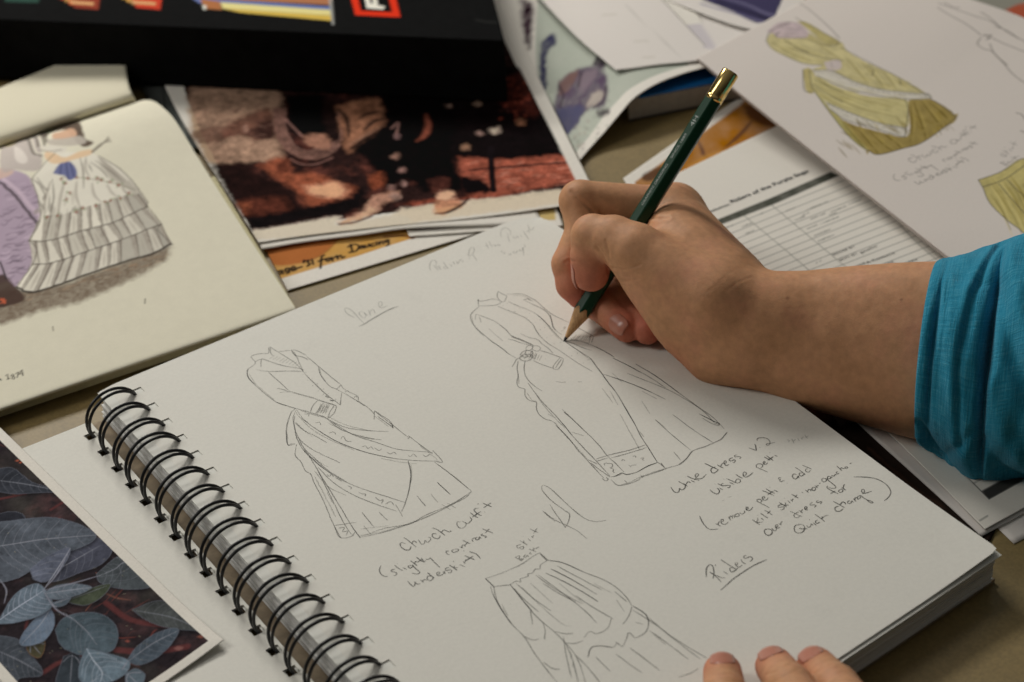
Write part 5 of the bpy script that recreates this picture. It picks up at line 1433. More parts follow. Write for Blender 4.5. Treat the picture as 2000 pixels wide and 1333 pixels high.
def list_paint(c):
    ink = lin(70, 70, 66)
    c.poly([(0, 450), (530, 235), (1010, 25), (1080, 55), (545, 290), (15, 495)], lin(58, 60, 52), 0.35, tr=zr, smooth=False, tex=lambda XY: 0.85 + 0.2 * fbm(XY, 0.2, 2))
    for k in range(-1, 15):
        c.line([(85 + 42 * k + 20, 565 + 44.5 * k), (1160 + 51 * k, 140 + 42 * k), (1500 + 51 * k, 0 + 42 * k)], lin(108, 107, 102), 0.55, 0.3, 0.85, tr=zr, smooth=False)
    for q in ([(310, 385), (640, 660), (860, 850), (1100, 1060)], [(530, 295), (900, 605), (1150, 815), (1400, 1030)], [(110, 575), (200, 670), (330, 800), (480, 945)], [(1560, 440), (1700, 590), (1870, 740)]):
        c.line(q, lin(120, 120, 113), 0.5, 0.3, 0.85, tr=zr)
    rg = np.random.default_rng(2)

    def scrib(x, y, L, a=0.62, h=7):
        n = int(L / 7)
        for k in range(n):
            if rg.random() < 0.12: continue
            xx = x + k * 7; yy = y - 0.40 * k * 7
            c.line([(xx, yy), (xx + rg.uniform(2, 6), yy - rg.uniform(2, h))], lin(92, 92, 88), rg.uniform(0.5, 0.9), 0.3, a * rg.uniform(0.5, 1), tr=zr)
    for x, y, L in ((60, 525, 70), (140, 490, 90), (290, 475, 90), (320, 530, 70), (440, 370, 26), (640, 350, 90), (720, 420, 90), (780, 380, 60), (850, 410, 120), (1000, 380, 60), (1010, 355, 130), (1160, 290, 110), (820, 490, 90), (930, 450, 150), (870, 550, 140), (910, 590, 130), (820, 335, 180), (0, 365, 190)):
        scrib(x, y, L)
    for x, y, L in ((890, 770, 16), (920, 755, 14)): scrib(x, y, L)
    # foot of the table at the far lower left
    c.line([(1487, 540), (1700, 752), (1845, 890), (1932, 975)], lin(60, 60, 58), 0.6, 0.25, 0.9)
    for k in range(12):
        t = k / 11; x, y = 1760 + 172 * t, 809 + 166 * t
        c.line([(x, y), (x + 24, y - 13), (x + 240, y - 140)], lin(60, 60, 58), 0.5, 0.25, 0.85, smooth=False)
    c.poly([(1932, 975), (1918, 960), (2060, 880), (2080, 895)], lin(52, 52, 50), 0.4, smooth=False)
    c.line([(1914, 1017), (1929, 1008)], lin(96, 96, 92), 0.7, 0.25, 0.9)


BLK = (0.07, 0.07, 0.065)
o = sheet('paper_sheet', [(1924, 1034, 2.6), (2420, 760, 2.6)], [(1245, 376, 2.2), (1720, 150, 2.2)], [(1924, 1034, 2.6), (1735, 845, 2.4), (1470, 600, 2.2), (1245, 376, 2.2)], [(2420, 760, 2.6), (1720, 150, 2.2)], 0.55, 0.3, m_matte, None, painter(WH, list_paint))
tag(o, 'white printed list with ruled rows and a dark heading bar, under the forearm', 'paper', 'loose paper sheets spread on the table')
m_ink2 = plain_mat('grey printer ink', (0.10, 0.10, 0.095), 0.8)
text_on('printed_heading', 'Riders of the Purple Sage', (1430, 397), (1580, 336), 2.6, 2.35, m_ink, o, 0.02)
text_on('printed_heading', 'Production:', (1380, 418), (1428, 400), 2.0, 2.35, m_ink2, o, 0.0)
for s_, p0, p1 in (('blouse #1', (1380 + 1035 / 4.1667, 330 + 705 / 4.1667), (1380 + 1205 / 4.1667, 330 + 635 / 4.1667)), ('skirt #1', (1380 + 1085 / 4.1667, 330 + 750 / 4.1667), (1380 + 1225 / 4.1667, 330 + 695 / 4.1667)),
                   ('gaucho', (1380 + 1255 / 4.1667, 330 + 690 / 4.1667), (1380 + 1390 / 4.1667, 330 + 632 / 4.1667)), ('VISTA Costume', (1380 + 1210 / 4.1667, 330 + 808 / 4.1667), (1380 + 1535 / 4.1667, 330 + 690 / 4.1667)),
                   ('white', (1380 + 1430 / 4.1667, 330 + 795 / 4.1667), (1380 + 1525 / 4.1667, 330 + 760 / 4.1667)), ('white', (1380 + 1625 / 4.1667, 330 + 780 / 4.1667), (1380 + 1720 / 4.1667, 330 + 740 / 4.1667))):
    text_on('printed_line', s_, p0, p1, 1.7, 2.4, m_ink2, o, 0.0)


def edge_line_paint(c):
    c.line([(1735, 840), (1910, 1010)], lin(150, 142, 142), 1.5, 1.0, 0.5)  # soft grey line along the left edge of the list above


o = sheet('paper_sheet', [(1917, 1047, 1.4), (2300, 840, 1.4)], [(1480, 640, 1.2), (1900, 450, 1.2)], [(1917, 1047, 1.4), (1669, 820, 1.3), (1480, 640, 1.2)], [(2300, 840, 1.4), (1900, 450, 1.2)], 2, 0.6, m_matte, None, painter(WH2, edge_line_paint), ripple=0.15)
tag(o, 'plain white sheet under the printed list, its long edge showing beside the sketchbook', 'paper', 'loose paper sheets spread on the table')
o = sheet('paper_sheet', [(1980, 1062, 0.5), (2300, 900, 0.5)], [(1860, 945, 0.5), (2200, 780, 0.5)], [(1980, 1062, 0.5), (1860, 945, 0.5)], [(2300, 900, 0.5), (2200, 780, 0.5)], 3, 0.3, m_matte, None, painter(WH2, None))
tag(o, 'blank white sheet with one corner on the bare table, below the turquoise cuff', 'paper', 'loose paper sheets spread on the table')


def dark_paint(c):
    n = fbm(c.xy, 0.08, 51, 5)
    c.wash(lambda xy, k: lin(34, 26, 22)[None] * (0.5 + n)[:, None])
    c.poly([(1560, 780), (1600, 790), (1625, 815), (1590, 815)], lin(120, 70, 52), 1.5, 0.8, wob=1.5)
    c.poly([(1620, 800), (1660, 815), (1640, 830)], lin(120, 100, 90), 1.5, 0.7, wob=1.5)
    c.line([(1700, 880), (1780, 950), (1840, 990)], lin(64, 44, 34), 2.0, 1.2, 0.6, wob=1.5)


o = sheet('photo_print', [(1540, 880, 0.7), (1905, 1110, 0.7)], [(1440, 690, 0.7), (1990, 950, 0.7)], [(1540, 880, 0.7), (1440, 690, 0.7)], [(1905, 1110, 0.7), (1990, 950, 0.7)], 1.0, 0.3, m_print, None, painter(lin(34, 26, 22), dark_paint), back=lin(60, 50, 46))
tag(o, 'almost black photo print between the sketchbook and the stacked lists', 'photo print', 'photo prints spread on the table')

# ---------------------------------------------------------------- coloured costume drawing, upper right
z25 = zoom(1350, 0, 2.898)


def costume_paint(c):
    rg = np.random.default_rng(12)
    LT = (174, 164, 122); MD = (160, 149, 102); DK = (138, 121, 70)

    def wash(q, col, a=1.0, soft=0.4, amt=0.5):
        b0 = lin(*col)
        c.poly(q, lambda XY: b0[None] * (1 - amt / 2 + amt * fbm(XY, 0.22, 7, 4))[:, None], soft, a, tr=z25, wob=0.35)
    wash([(630, 395), (668, 385), (700, 430), (692, 525), (650, 512)], (162, 150, 102))
    wash([(425, 230), (450, 190), (500, 180), (640, 200), (720, 240), (790, 262), (850, 240), (880, 285), (950, 330), (1050, 380), (1200, 450), (1330, 530), (1350, 556), (1200, 548), (1050, 522), (900, 482), (780, 432), (690, 395), (740, 372), (640, 362), (540, 322), (460, 282)], LT)
    wash([(600, 120), (660, 130), (760, 190), (840, 235), (830, 255), (770, 250), (700, 200), (650, 160)], MD)
    wash([(640, 170), (720, 215), (800, 258), (760, 262), (690, 235), (650, 205)], MD, 0.9)
    wash([(425, 180), (500, 128), (600, 130), (662, 182), (640, 216), (500, 216), (465, 192)], (170, 154, 156), 0.95)
    wash([(670, 405), (720, 440), (850, 500), (1000, 545), (1212, 565), (1228, 625), (1216, 725), (1050, 692), (900, 642), (770, 582), (690, 512)], (176, 166, 120), 1, 0.4, 0.35)
    wash([(770, 600), (880, 692), (1050, 742), (1206, 777), (1238, 720), (1228, 600), (1250, 560), (1362, 565), (1502, 665), (1420, 732), (1300, 812), (1200, 842), (1060, 877), (1000, 852), (900, 782), (820, 682)], DK)
    wash([(690, 512), (770, 590), (850, 680), (960, 800), (1000, 855), (920, 800), (800, 660)], (158, 150, 96), 0.9)
    wash([(690, 398), (800, 402), (900, 452), (1050, 502), (1200, 522), (1340, 532), (1352, 558), (1200, 562), (1000, 532), (850, 492), (715, 432)], (186, 180, 168), 1, 0.3, 0.1)
    wash([(770, 582), (900, 638), (1050, 692), (1218, 728), (1208, 778), (1050, 732), (880, 682), (790, 622)], (184, 178, 166), 1, 0.3, 0.1)
    wash([(750, 352), (840, 340), (845, 390), (780, 402)], (178, 166, 162), 1, 0.3, 0.1)
    # brushed folds
    for k in range(70):
        t = rg.random(); x = 820 + 620 * t; y = 690 - 90 * t + rg.uniform(0, 150 - 40 * t)
        c.line([(x, y), (x + rg.uniform(20, 60), y + rg.uniform(25, 60))], lin(*[(96, 80, 28), (150, 132, 62), (112, 94, 36)][rg.integers(0, 3)]), rg.uniform(0.5, 1.2), 0.4, 0.55, tr=z25, taper=True)
    for k in range(60):
        x = rg.uniform(700, 1160); y = 430 + (x - 700) * 0.22 + rg.uniform(0, 110)
        c.line([(x, y), (x + 70, y + rg.uniform(14, 30))], lin(*[(140, 126, 66), (188, 176, 122), (150, 140, 84)][rg.integers(0, 3)]), rg.uniform(0.5, 1.0), 0.4, 0.5, tr=z25, taper=True)
    for k in range(50):
        x = rg.uniform(460, 1250); y = 225 + (x - 460) * 0.30 + rg.uniform(-20, 60)
        if x > 700: y += 20
        c.line([(x, y), (x + 60, y + rg.uniform(10, 30))], lin(*[(140, 126, 64), (186, 174, 118)][rg.integers(0, 2)]), rg.uniform(0.5, 1.0), 0.4, 0.45, tr=z25, taper=True)
    # deep folds, ragged hem and lace edges
    for q in ([(860, 700), (920, 770), (990, 850)], [(940, 730), (1000, 800), (1060, 870)], [(1020, 755), (1090, 820), (1140, 855)], [(1110, 770), (1160, 810), (1190, 840)], [(1260, 580), (1300, 690), (1330, 790)], [(1300, 570), (1370, 660), (1420, 725)], [(1350, 580), (1430, 650), (1470, 700)], [(1240, 600), (1250, 700), (1240, 800)]):
        c.line(q, lin(92, 76, 26), 1.1, 0.5, 0.75, tr=z25, taper=True)
        c.line([(x + 14, y - 4) for x, y in q], lin(164, 146, 84), 0.9, 0.5, 0.6, tr=z25, taper=True)
    for q in ([(700, 430), (800, 500), (950, 560), (1150, 600)], [(700, 470), (800, 540), (950, 610), (1150, 660)], [(690, 500), (800, 575), (900, 620)], [(880, 330), (940, 400), (1000, 470)], [(960, 350), (1050, 440), (1090, 500)], [(1080, 400), (1130, 460), (1160, 505)], [(460, 240), (560, 300), (680, 345)], [(520, 225), (620, 280), (740, 320)], [(720, 250), (790, 300), (850, 340)]):
        c.line(q, lin(120, 106, 52), 0.8, 0.4, 0.7, tr=z25, taper=True)
        c.line([(x + 8, y - 8) for x, y in q], lin(190, 180, 130), 1.0, 0.5, 0.6, tr=z25, taper=True)
    for k in range(26):
        t = k / 25; x = 1000 + 500 * t; y = 862 - 195 * t ** 1.1 + rg.uniform(-8, 8)
        c.poly([(x - 14, y - 12), (x + 14, y - 16), (x + rg.uniform(-8, 8), y + 10)], lin(*DK), 0.3, 0.9, tr=z25, smooth=False)
    for a_q in ([(690, 398), (800, 402), (900, 452), (1050, 502), (1200, 522), (1340, 532)], [(770, 582), (900, 638), (1050, 692), (1218, 728)]):
        Q = catmull(np.array(a_q, float), 10)
        for p in Q[::2]:
            c.line([tuple(p + (4, 6)), tuple(p + (10, 16)), tuple(p + (18, 10))], lin(128, 122, 112), 0.4, 0.25, 0.7, tr=z25)
    # second skirt at the right
    wash([(1625, 1020), (1750, 975), (1860, 905), (1960, 940), (2100, 1400), (1990, 1400), (1860, 1300), (1780, 1240), (1690, 1150), (1650, 1060)], (170, 158, 104))
    for k in range(40):
        x = rg.uniform(1680, 2000); y = 1000 + rg.uniform(0, 140)
        c.line([(x, y), (x + 60, y + 90), (x + 110, y + 200)], lin(*[(112, 98, 40), (190, 176, 116), (136, 120, 56)][rg.integers(0, 3)]), rg.uniform(0.6, 1.5), 0.4, 0.6, tr=z25, taper=True)
    G = lin(70, 66, 60)
    T = '''425,230 440,190 480,160 560,128; 425,230 450,270 540,322 640,362 740,372; 590,100 640,130 720,170 800,215 840,240; 600,10 660,50 720,100 790,165 840,220; 640,215 720,245 800,262 840,245; 500,180 480,200 500,216 640,216; 850,270 960,330 1080,390 1200,455 1340,545; 690,398 800,402 900,452 1050,502 1200,522 1340,532; 715,432 850,492 1000,532 1200,562 1352,556; 1340,530 1360,556;
670,400 680,480 700,520 800,660 900,780 1000,855; 770,582 900,638 1050,692 1218,728; 790,622 880,682 1050,732 1208,778; 1212,565 1228,625 1216,725 1208,778; 1352,558 1420,600 1502,665; 1502,665 1420,732 1300,812 1200,842 1060,877 1000,852; 632,395 640,510 690,525; 700,450 780,490 860,520; 690,480 760,530 860,580; 530,230 640,290 700,320 860,345; 580,275 660,300; 1000,370 1030,400 1025,430; 1180,450 1185,480;
1625,1020 1750,975 1860,905 1884,900; 1625,1020 1650,1060; 1650,1060 1690,1150 1780,1240 1860,1300 1900,1340; 1740,1040 1800,1110 1870,1190 1930,1250; 1650,1060 1740,1030 1800,1000 1884,940; 1790,1020 1850,1080 1930,1150;
1400,20 1500,55 1600,90 1700,125 1800,190 1900,240; 1395,45 1470,90 1560,140 1640,200; 1650,205 1700,200 1670,225 1690,215 1660,195; 1700,215 1800,260 1900,300; 1640,215 1620,250 1660,280 1700,290 1760,350 1820,420 1900,480; 1690,250 1720,310 1790,370; 1640,70 1700,110 1750,160; 1720,150 1800,180 1850,220; 1840,640 1870,650 1900,690; 1865,740 1900,760; 1430,15 1480,40 1520,45'''
    strokes_on(c, T, G, 0.58, 0.2, 0.85, z25)
    for t in ('790,425 820,430 840,445 870,440; 900,470 930,480 960,490; 1000,505 1030,515; 1080,520 1120,530; 1180,535 1250,535 1330,545; 860,650 890,660; 950,690 990,705 1020,710; 1080,725 1110,720; 1150,745 1190,755; 790,350 800,385; 500,150 540,170 580,160; 560,190 620,195'):
        pass
    strokes_on(c, '790,425 820,430 840,445 870,440; 900,470 930,480 960,490; 1000,505 1030,515; 1080,520 1120,530; 1180,535 1250,535 1330,545; 860,650 890,660; 950,690 990,705 1020,710; 1080,725 1110,720; 1150,745 1190,755; 790,350 800,385; 500,150 540,170 580,160; 560,190 620,195', lin(120, 114, 104), 0.5, 0.3, 0.6, z25)

    def aff(src, dst):
        A = np.array([[x, y, 1] for x, y in src], float); M_ = np.linalg.solve(A, np.array(dst, float))
        return lambda x, y: z25(*(np.array([x, y, 1]) @ M_))
    t1 = aff([(247.6, 436), (1084.7, 70.7), (59, 683.8)], [(1232, 900), (1612, 715), (1148, 1005)])
    for s_ in (CHURCH, OUTFIT, SLIGHTLY, CONTRAST, UNDERSKIRT): strokes_on(c, s_, lin(88, 84, 80), 0.46, 0.22, 0.72, t1)
    t2 = aff([(1150, 430), (1330, 300), (1140, 540)], [(1748, 875), (1845, 810), (1750, 935)])
    for s_ in (SKIRT_T, BACK_T): strokes_on(c, s_, lin(96, 92, 88), 0.42, 0.22, 0.65, t2)


CL = [(1362, 113, 25), (1445, 50, 25), (1578, -2, 25), (1700, -60, 25)]
pad = empty('drawing_pad', un(1600, 250, 5), 'white drawing pad with a coloured olive green costume sketch at the upper right', 'drawing pad')
o = sheet('page', [(1362, 113, 25), (1440, 178, 22), (1600, 305, 15), (1850, 500, 8.5), (2100, 700, 8)], [(1690, -64, 24), (1800, -32, 23), (1900, 0, 21.5), (1960, 20, 20), (2010, 40, 18.5), (2120, 92, 16), (2460, 290, 9)], [(1362, 113, 25), (1578, -2, 25), (1690, -64, 24)],
          [(2100, 700, 8), (2460, 290, 9)], 0.45, 0.3, m_matte, pad, painter(lin(190, 182, 175), costume_paint), back=lin(186, 176, 170))
o['label'] = 'top page with the coloured dress'
for k in range(4):
    d = 0.7 + 0.75 * k; s_ = (0.8, 2.2, 1.4, 3.0)[k]
    sheet('page', [(1362 - s_, 113 + s_ * 0.6, 25 - d), (1440 - s_, 178 + s_ * 0.6, 22 - d), (1600 - s_, 305 + s_ * 0.6, 15 - d), (1850 - s_, 500 + s_, 8.5 - d), (2100, 700, 8 - d)], [(1690, -64, 24 - d), (1800, -32, 23 - d), (1900, 0, 21.5 - d), (1960, 20, 20 - d), (2010, 40, 18.5 - d), (2120, 92, 16 - d), (2460, 290, 9 - d)],
          [(1362 - s_, 113 + s_ * 0.6, 25 - d), (1578 - s_, -2, 25 - d), (1690, -64, 24 - d)], [(2100, 700, 8 - d), (2460, 290, 9 - d)], 3.0, 0.62, m_matte, pad, painter(lin(170, 162, 156), None), back=lin(160, 152, 148))
o = sheet('paper_sheet', [(1880, 120, 3), (2200, 200, 3)], [(1900, -30, 3), (2200, -30, 3)], [(1880, 120, 3), (1900, -30, 3)], [(2200, 200, 3), (2200, -30, 3)], 3, 0.4, m_matte, None,
          painter(lin(120, 118, 108), lambda c: c.poly([(1950, 30), (1985, 8), (2100, 0), (2100, 60), (2000, 60)], lin(146, 72, 50), 0.6, smooth=False)))
tag(o, 'grey and brick red sheet behind the outer edge of the drawing pad', 'paper', 'loose paper sheets spread on the table')

# ---------------------------------------------------------------- black box of coloured pencils
px_ = empty('pencil_box', un(500, 150, 4), 'black box of coloured pencils with an orange red framed letter on its lid', 'box')
BH = 41.0
cR, cL = un(970, 196, 4.5), un(-260, 96, 4.5)
cR = un(985, 80, BH); cL = un(-260, 27, BH)
bd = cL - cR; bd /= np.linalg.norm(bd); bn = np.array([bd[1], -bd[0], 0.0])
bn = un(964, 0, BH) - cR; bn[2] = 0; bn /= np.linalg.norm(bn)      # the card box is pushed a little out of square
m_box, nt, b = new_mat('black card')
n = noise(nt, 90, 4, 0.6); r = ramp(nt, n.outputs['Fac'], [(0.3, (0.003, 0.003, 0.003)), (0.75, (0.006, 0.006, 0.006))])
nt.links.new(r.outputs['Color'], b.inputs['Base Color']); b.inputs['Roughness'].default_value = 0.75; b.inputs['Specular IOR Level'].default_value = 0.04
q = [cR, cL, cL + bn * 0.2, cR + bn * 0.2]
V, F = prism([(p[0], p[1]) for p in q], 4.6, BH - 0.3)
bevel(mesh_obj('box_body', V, F, m_box, px_, False), 0.0008)


def lid_paint(c):
    c.wash(lambda xy, k: np.array([0.005, 0.005, 0.005])[None] * (0.8 + 0.5 * fbm(xy, 0.3, 2))[:, None])
    zl = zoom(0, 0, 2.0); z6l = zoom(640, 0, 5.556)
    P = lambda q, col, soft=0.5, a=1.0, tr=zl: c.poly(q, lin(*col), soft, a, tr=tr, smooth=False)
    P([(10, -40), (160, -40), (150, 12), (20, 8)], (38, 62, 54), 0.8)
    for x0, cs in ((236, [(170, 66, 40), (150, 110, 60), (176, 80, 44), (120, 50, 36)]), (478, [(150, 120, 50), (176, 130, 64), (130, 96, 60), (170, 54, 36)])):
        for k, col in enumerate(cs):
            P([(x0 + k * 8, -60 + k * 9 - 8), (x0 + 140 + k * 6, -60 + k * 9), (x0 + 136 + k * 4, 6 + k * 11), (x0 + k * 18, -2 + k * 11)], col)
        P([(x0 + 30, 2), (x0 + 130, 10), (x0 + 130, 22), (x0 + 44, 16)], (186, 140, 96))
    P([(740, -90), (1310, -50), (1290, 20), (745, -8)], (150, 100, 70))
    P([(744, -10), (1290, 26), (1292, 46), (780, 14)], (92, 104, 150))
    P([(860, 10), (1292, 40), (1294, 62), (870, 34)], (196, 186, 126))
    P([(866, 34), (1294, 62), (1294, 82), (940, 50)], (186, 158, 72))
    P([(780, -6), (860, 8), (866, 40), (800, 34)], (150, 96, 60))
    P([(790, 20), (806, 22), (804, 40), (794, 38)], (190, 190, 180))
    P([(1280, -20), (1296, -20), (1306, 98), (1296, 98)], (150, 150, 146), 0.4, 0.7)
    OR = (196, 46, 22)
    P([(240, -60), (300, 166), (790, 190), (730, -60), (655, -60), (700, 135), (360, 120), (318, -60)], OR, 0.4, 1, z6l)
    P([(392, -60), (424, 92), (604, 106), (622, 72), (544, 60), (540, 10), (510, -60)], (206, 202, 190), 0.4, 1, z6l)
    P([(452, -20), (466, 38), (492, 40), (484, -20)], (12, 12, 12), 0.4, 1, z6l)
    c.line([(1620, 220), (1720, 240), (1830, 245)], lin(40, 40, 38), 2.0, 1.0, 0.6, tr=z6l)


def Wpx(P):
    C = RCAM @ (P - CAM); return (1000 + FPX * C[0] / C[2], 666.5 + FPX * C[1] / C[2])


aR, aL = Wpx(cR), Wpx(cL); bR, bL = Wpx(cR + bn * 0.07), Wpx(cL + bn * 0.07)
o = sheet('box_lid', [(*aL, BH), (*aR, BH)], [(*bL, BH), (*bR, BH)], [(*aL, BH), (*bL, BH)], [(*aR, BH), (*bR, BH)], 0.8, 0.28, print_mat('printed lid', 0.8, 0.03), px_, painter((0.012,) * 3, lid_paint), back=(0.01,) * 3)
q = [cR + bn * 0.0705, cL + bn * 0.0705, cL + bn * 0.2, cR + bn * 0.2]
V, F = prism([(p[0], p[1]) for p in q], BH - 0.28, BH)
mesh_obj('box_lid', V, F, m_box, px_, False)
# ------------------------------------------------------------------ the green pencil
PT = hp(1101, 668, 0.0)
PE = hp(1428, 140, 7.0)
AX = (PE - PT); PL = np.linalg.norm(AX); AX = AX / PL
VIEW = (CAM - PT); VIEW /= np.linalg.norm(VIEW)
SX = np.cross(AX, VIEW); SX /= np.linalg.norm(SX)      # to the right-hand side as seen
SY = np.cross(SX, AX)                                   # towards the viewer
pencil = empty('pencil', PT, 'dark green pencil with a gold metal cap, held with its point on the page', 'pencil')
m_green = plain_mat('green lacquer', (0.003, 0.040, 0.016), 0.34, 0.0, 0.35)
m_wood, nt, b = new_mat('cedar wood')
n = noise(nt, 1, 3, 0.6, vec_scale=(900, 900, 120))
r = ramp(nt, n.outputs['Fac'], [(0.3, (0.42, 0.23, 0.10)), (0.7, (0.62, 0.37, 0.17))])
nt.links.new(r.outputs['Color'], b.inputs['Base Color']); b.inputs['Roughness'].default_value = 0.75
m_lead = plain_mat('graphite', (0.02, 0.02, 0.022), 0.35, 0.3, 0.5)
m_gold, nt, b = new_mat('gold foil')
b.inputs['Metallic'].default_value = 1.0; b.inputs['Base Color'].default_value = (0.80, 0.58, 0.22, 1)
n = noise(nt, 1, 3, 0.6, vec_scale=(700, 700, 700)); r = ramp(nt, n.outputs['Fac'], [(0.35, (0.10,) * 3), (0.7, (0.22,) * 3)])
nt.links.new(r.outputs['Color'], b.inputs['Roughness']); bump(nt, b, n.outputs['Fac'], 0.15, 0.0002)


def ringp(s, rad, nseg, ph=0.0, fn=None):
    out = []
    for j in range(nseg):
        a = 2 * math.pi * j / nseg + ph
        q = rad if fn is None else fn(a, rad)
        out.append(PT + AX * s * MM + (SX * math.cos(a) + SY * math.sin(a)) * q * MM)
    return out


def loft(rings, cap0=True, cap1=True):
    n = len(rings[0]); V = [p for r in rings for p in r]; F = []
    for i in range(len(rings) - 1):
        for j in range(n):
            F.append((i * n + j, i * n + (j + 1) % n, (i + 1) * n + (j + 1) % n, (i + 1) * n + j))
    if cap0: F.append(tuple(range(n - 1, -1, -1)))
    if cap1: F.append(tuple(range((len(rings) - 1) * n, len(rings) * n)))
    return V, F


NS = 72
HEXPH = math.radians(40)


def hexr(a, ap):
    t = (a - HEXPH) % (math.pi / 3) - math.pi / 6
    r = ap / math.cos(t)
    return min(r, ap * 1.10)          # corners slightly rounded


APO = 3.72
CONE0, CONE1 = 2.0, 17.0
# scalloped edge where the sharpener cut through the lacquer
top = PL / MM
rings = []
sc = []
for j in range(NS):
    a = 2 * math.pi * j / NS
    t = (a - HEXPH) % (math.pi / 3) - math.pi / 6
    sc.append(17.0 - 2.6 * (1 - (abs(t) / (math.pi / 6)) ** 2) * -1.0 - 2.6 + 0.45 * math.sin(a * 5.3) + 0.3 * math.sin(a * 11))
first = [PT + AX * sc[j] * MM + (SX * math.cos(2 * math.pi * j / NS) + SY * math.sin(2 * math.pi * j / NS)) * min(hexr(2 * math.pi * j / NS, APO), 99) * MM for j in range(NS)]
rings = [first] + [ringp(s, APO, NS, 0, hexr) for s in (22, 60, 100, top - 14.6)]
V, F = loft(rings, True, True)
body = mesh_obj('pencil_body', V, F, m_green, pencil, False)
V, F = loft([ringp(CONE0, 0.75, NS), ringp(9, 2.35, NS), ringp(15.2, 3.9, NS), ringp(17.3, 3.7, NS)], False, True)
mesh_obj('sharpened_wood', V, F, m_wood, pencil, True)
V, F = loft([ringp(0.05, 0.22, 24), ringp(0.6, 0.5, 24), ringp(CONE0 + 0.5, 0.86, 24)])
mesh_obj('graphite_point', V, F, m_lead, pencil, True)
rc = 3.95
V, F = loft([ringp(top - 15.0, rc - 0.3, NS), ringp(top - 14.9, rc, NS), ringp(top - 13.3, rc + 0.02, NS), ringp(top - 13.0, rc - 0.12, NS), ringp(top - 12.6, rc - 0.12, NS), ringp(top - 12.3, rc + 0.02, NS),
             ringp(top - 1.0, rc + 0.02, NS), ringp(top - 0.35, rc - 0.2, NS), ringp(top, rc - 0.75, NS), ringp(top - 0.05, rc - 1.1, NS), ringp(top - 0.45, rc - 1.5, NS), ringp(top - 0.5, rc - 2.6, NS), ringp(top - 0.5, 0.3, NS)])
cap = mesh_obj('gold_cap', V, F, m_gold, pencil, True)
# stamped lettering along one face
m_silver = plain_mat('silver stamping', (0.30, 0.33, 0.30), 0.5, 0.3, 0.5)
fa = HEXPH + math.pi / 2          # centre of the left-hand face
fn_ = SX * math.cos(fa) + SY * math.sin(fa)
fu = np.cross(fn_, AX); fu *= -1 if (fu @ SX) > 0 else 1      # letter tops point to the left
for s_, s0, s1, hgt in (('GRAPHITE DRAWING', 69.0, 90.0, 1.25), ('SINCE 1889', 93.0, 105.5, 1.2), ('4H', 109.5, 114.5, 2.1)):
    ez = fn_
    base = PT + AX * s0 * MM + fn_ * (APO + 0.02) * MM - fu * hgt * 0.5 * MM
    text_on('stamped_lettering', s_, None, None, hgt, 0, m_silver, pencil, 0.0, frame=(base, AX, fu, (s1 - s0) * MM, fn_ * 0.6))
# ------------------------------------------------------------------ hands: one continuous skin grown from a signed distance field
def cam_frame(P):
    return (np.asarray(P) - CAM) @ RCAM.T * 1000      # mm, x right, y down, z away


def to_world(Q):
    return CAM + (np.asarray(Q) / 1000) @ RCAM


def J(px, py, w, r):
    """joint: pixel, millimetres nearer than the pencil point, radius"""
    return np.r_[cam_frame(hp(px, py, w)), r]


def round_cone(X, a, b):
    pa, ra, pb, rb = a[:3], a[3], b[:3], b[3]
    ba = pb - pa; l2 = ba @ ba; rr = ra - rb
    if l2 <= rr * rr + 1e-9:
        return np.linalg.norm(X - pa, axis=-1) - max(ra, rb)
    a2 = l2 - rr * rr; il2 = 1 / l2
    p = X - pa
    y = p @ ba; z = y - l2
    q = p * l2 - y[..., None] * ba
    x2 = np.einsum('...i,...i->...', q, q)
    y2 = y * y * l2; z2 = z * z * l2
    k = np.sign(rr) * rr * rr * x2
    d = (np.sqrt(x2 * a2 * il2) + y * rr) * il2 - ra
    c1 = np.sign(z) * a2 * z2 > k
    c2 = np.sign(y) * a2 * y2 < k
    d = np.where(c2, np.sqrt(x2 + y2) * il2 - ra, d)
    d = np.where(c1, np.sqrt(x2 + z2) * il2 - rb, d)
    return d


def smin(a, b, k):
    h = np.clip(0.5 + 0.5 * (b - a) / k, 0, 1)
    return b * (1 - h) + a * h - k * h * (1 - h)


def chain(X, js, k):
    d = None
    for a, b in zip(js[:-1], js[1:]):
        e = round_cone(X, a, b)
        d = e if d is None else smin(d, e, k)
    return d


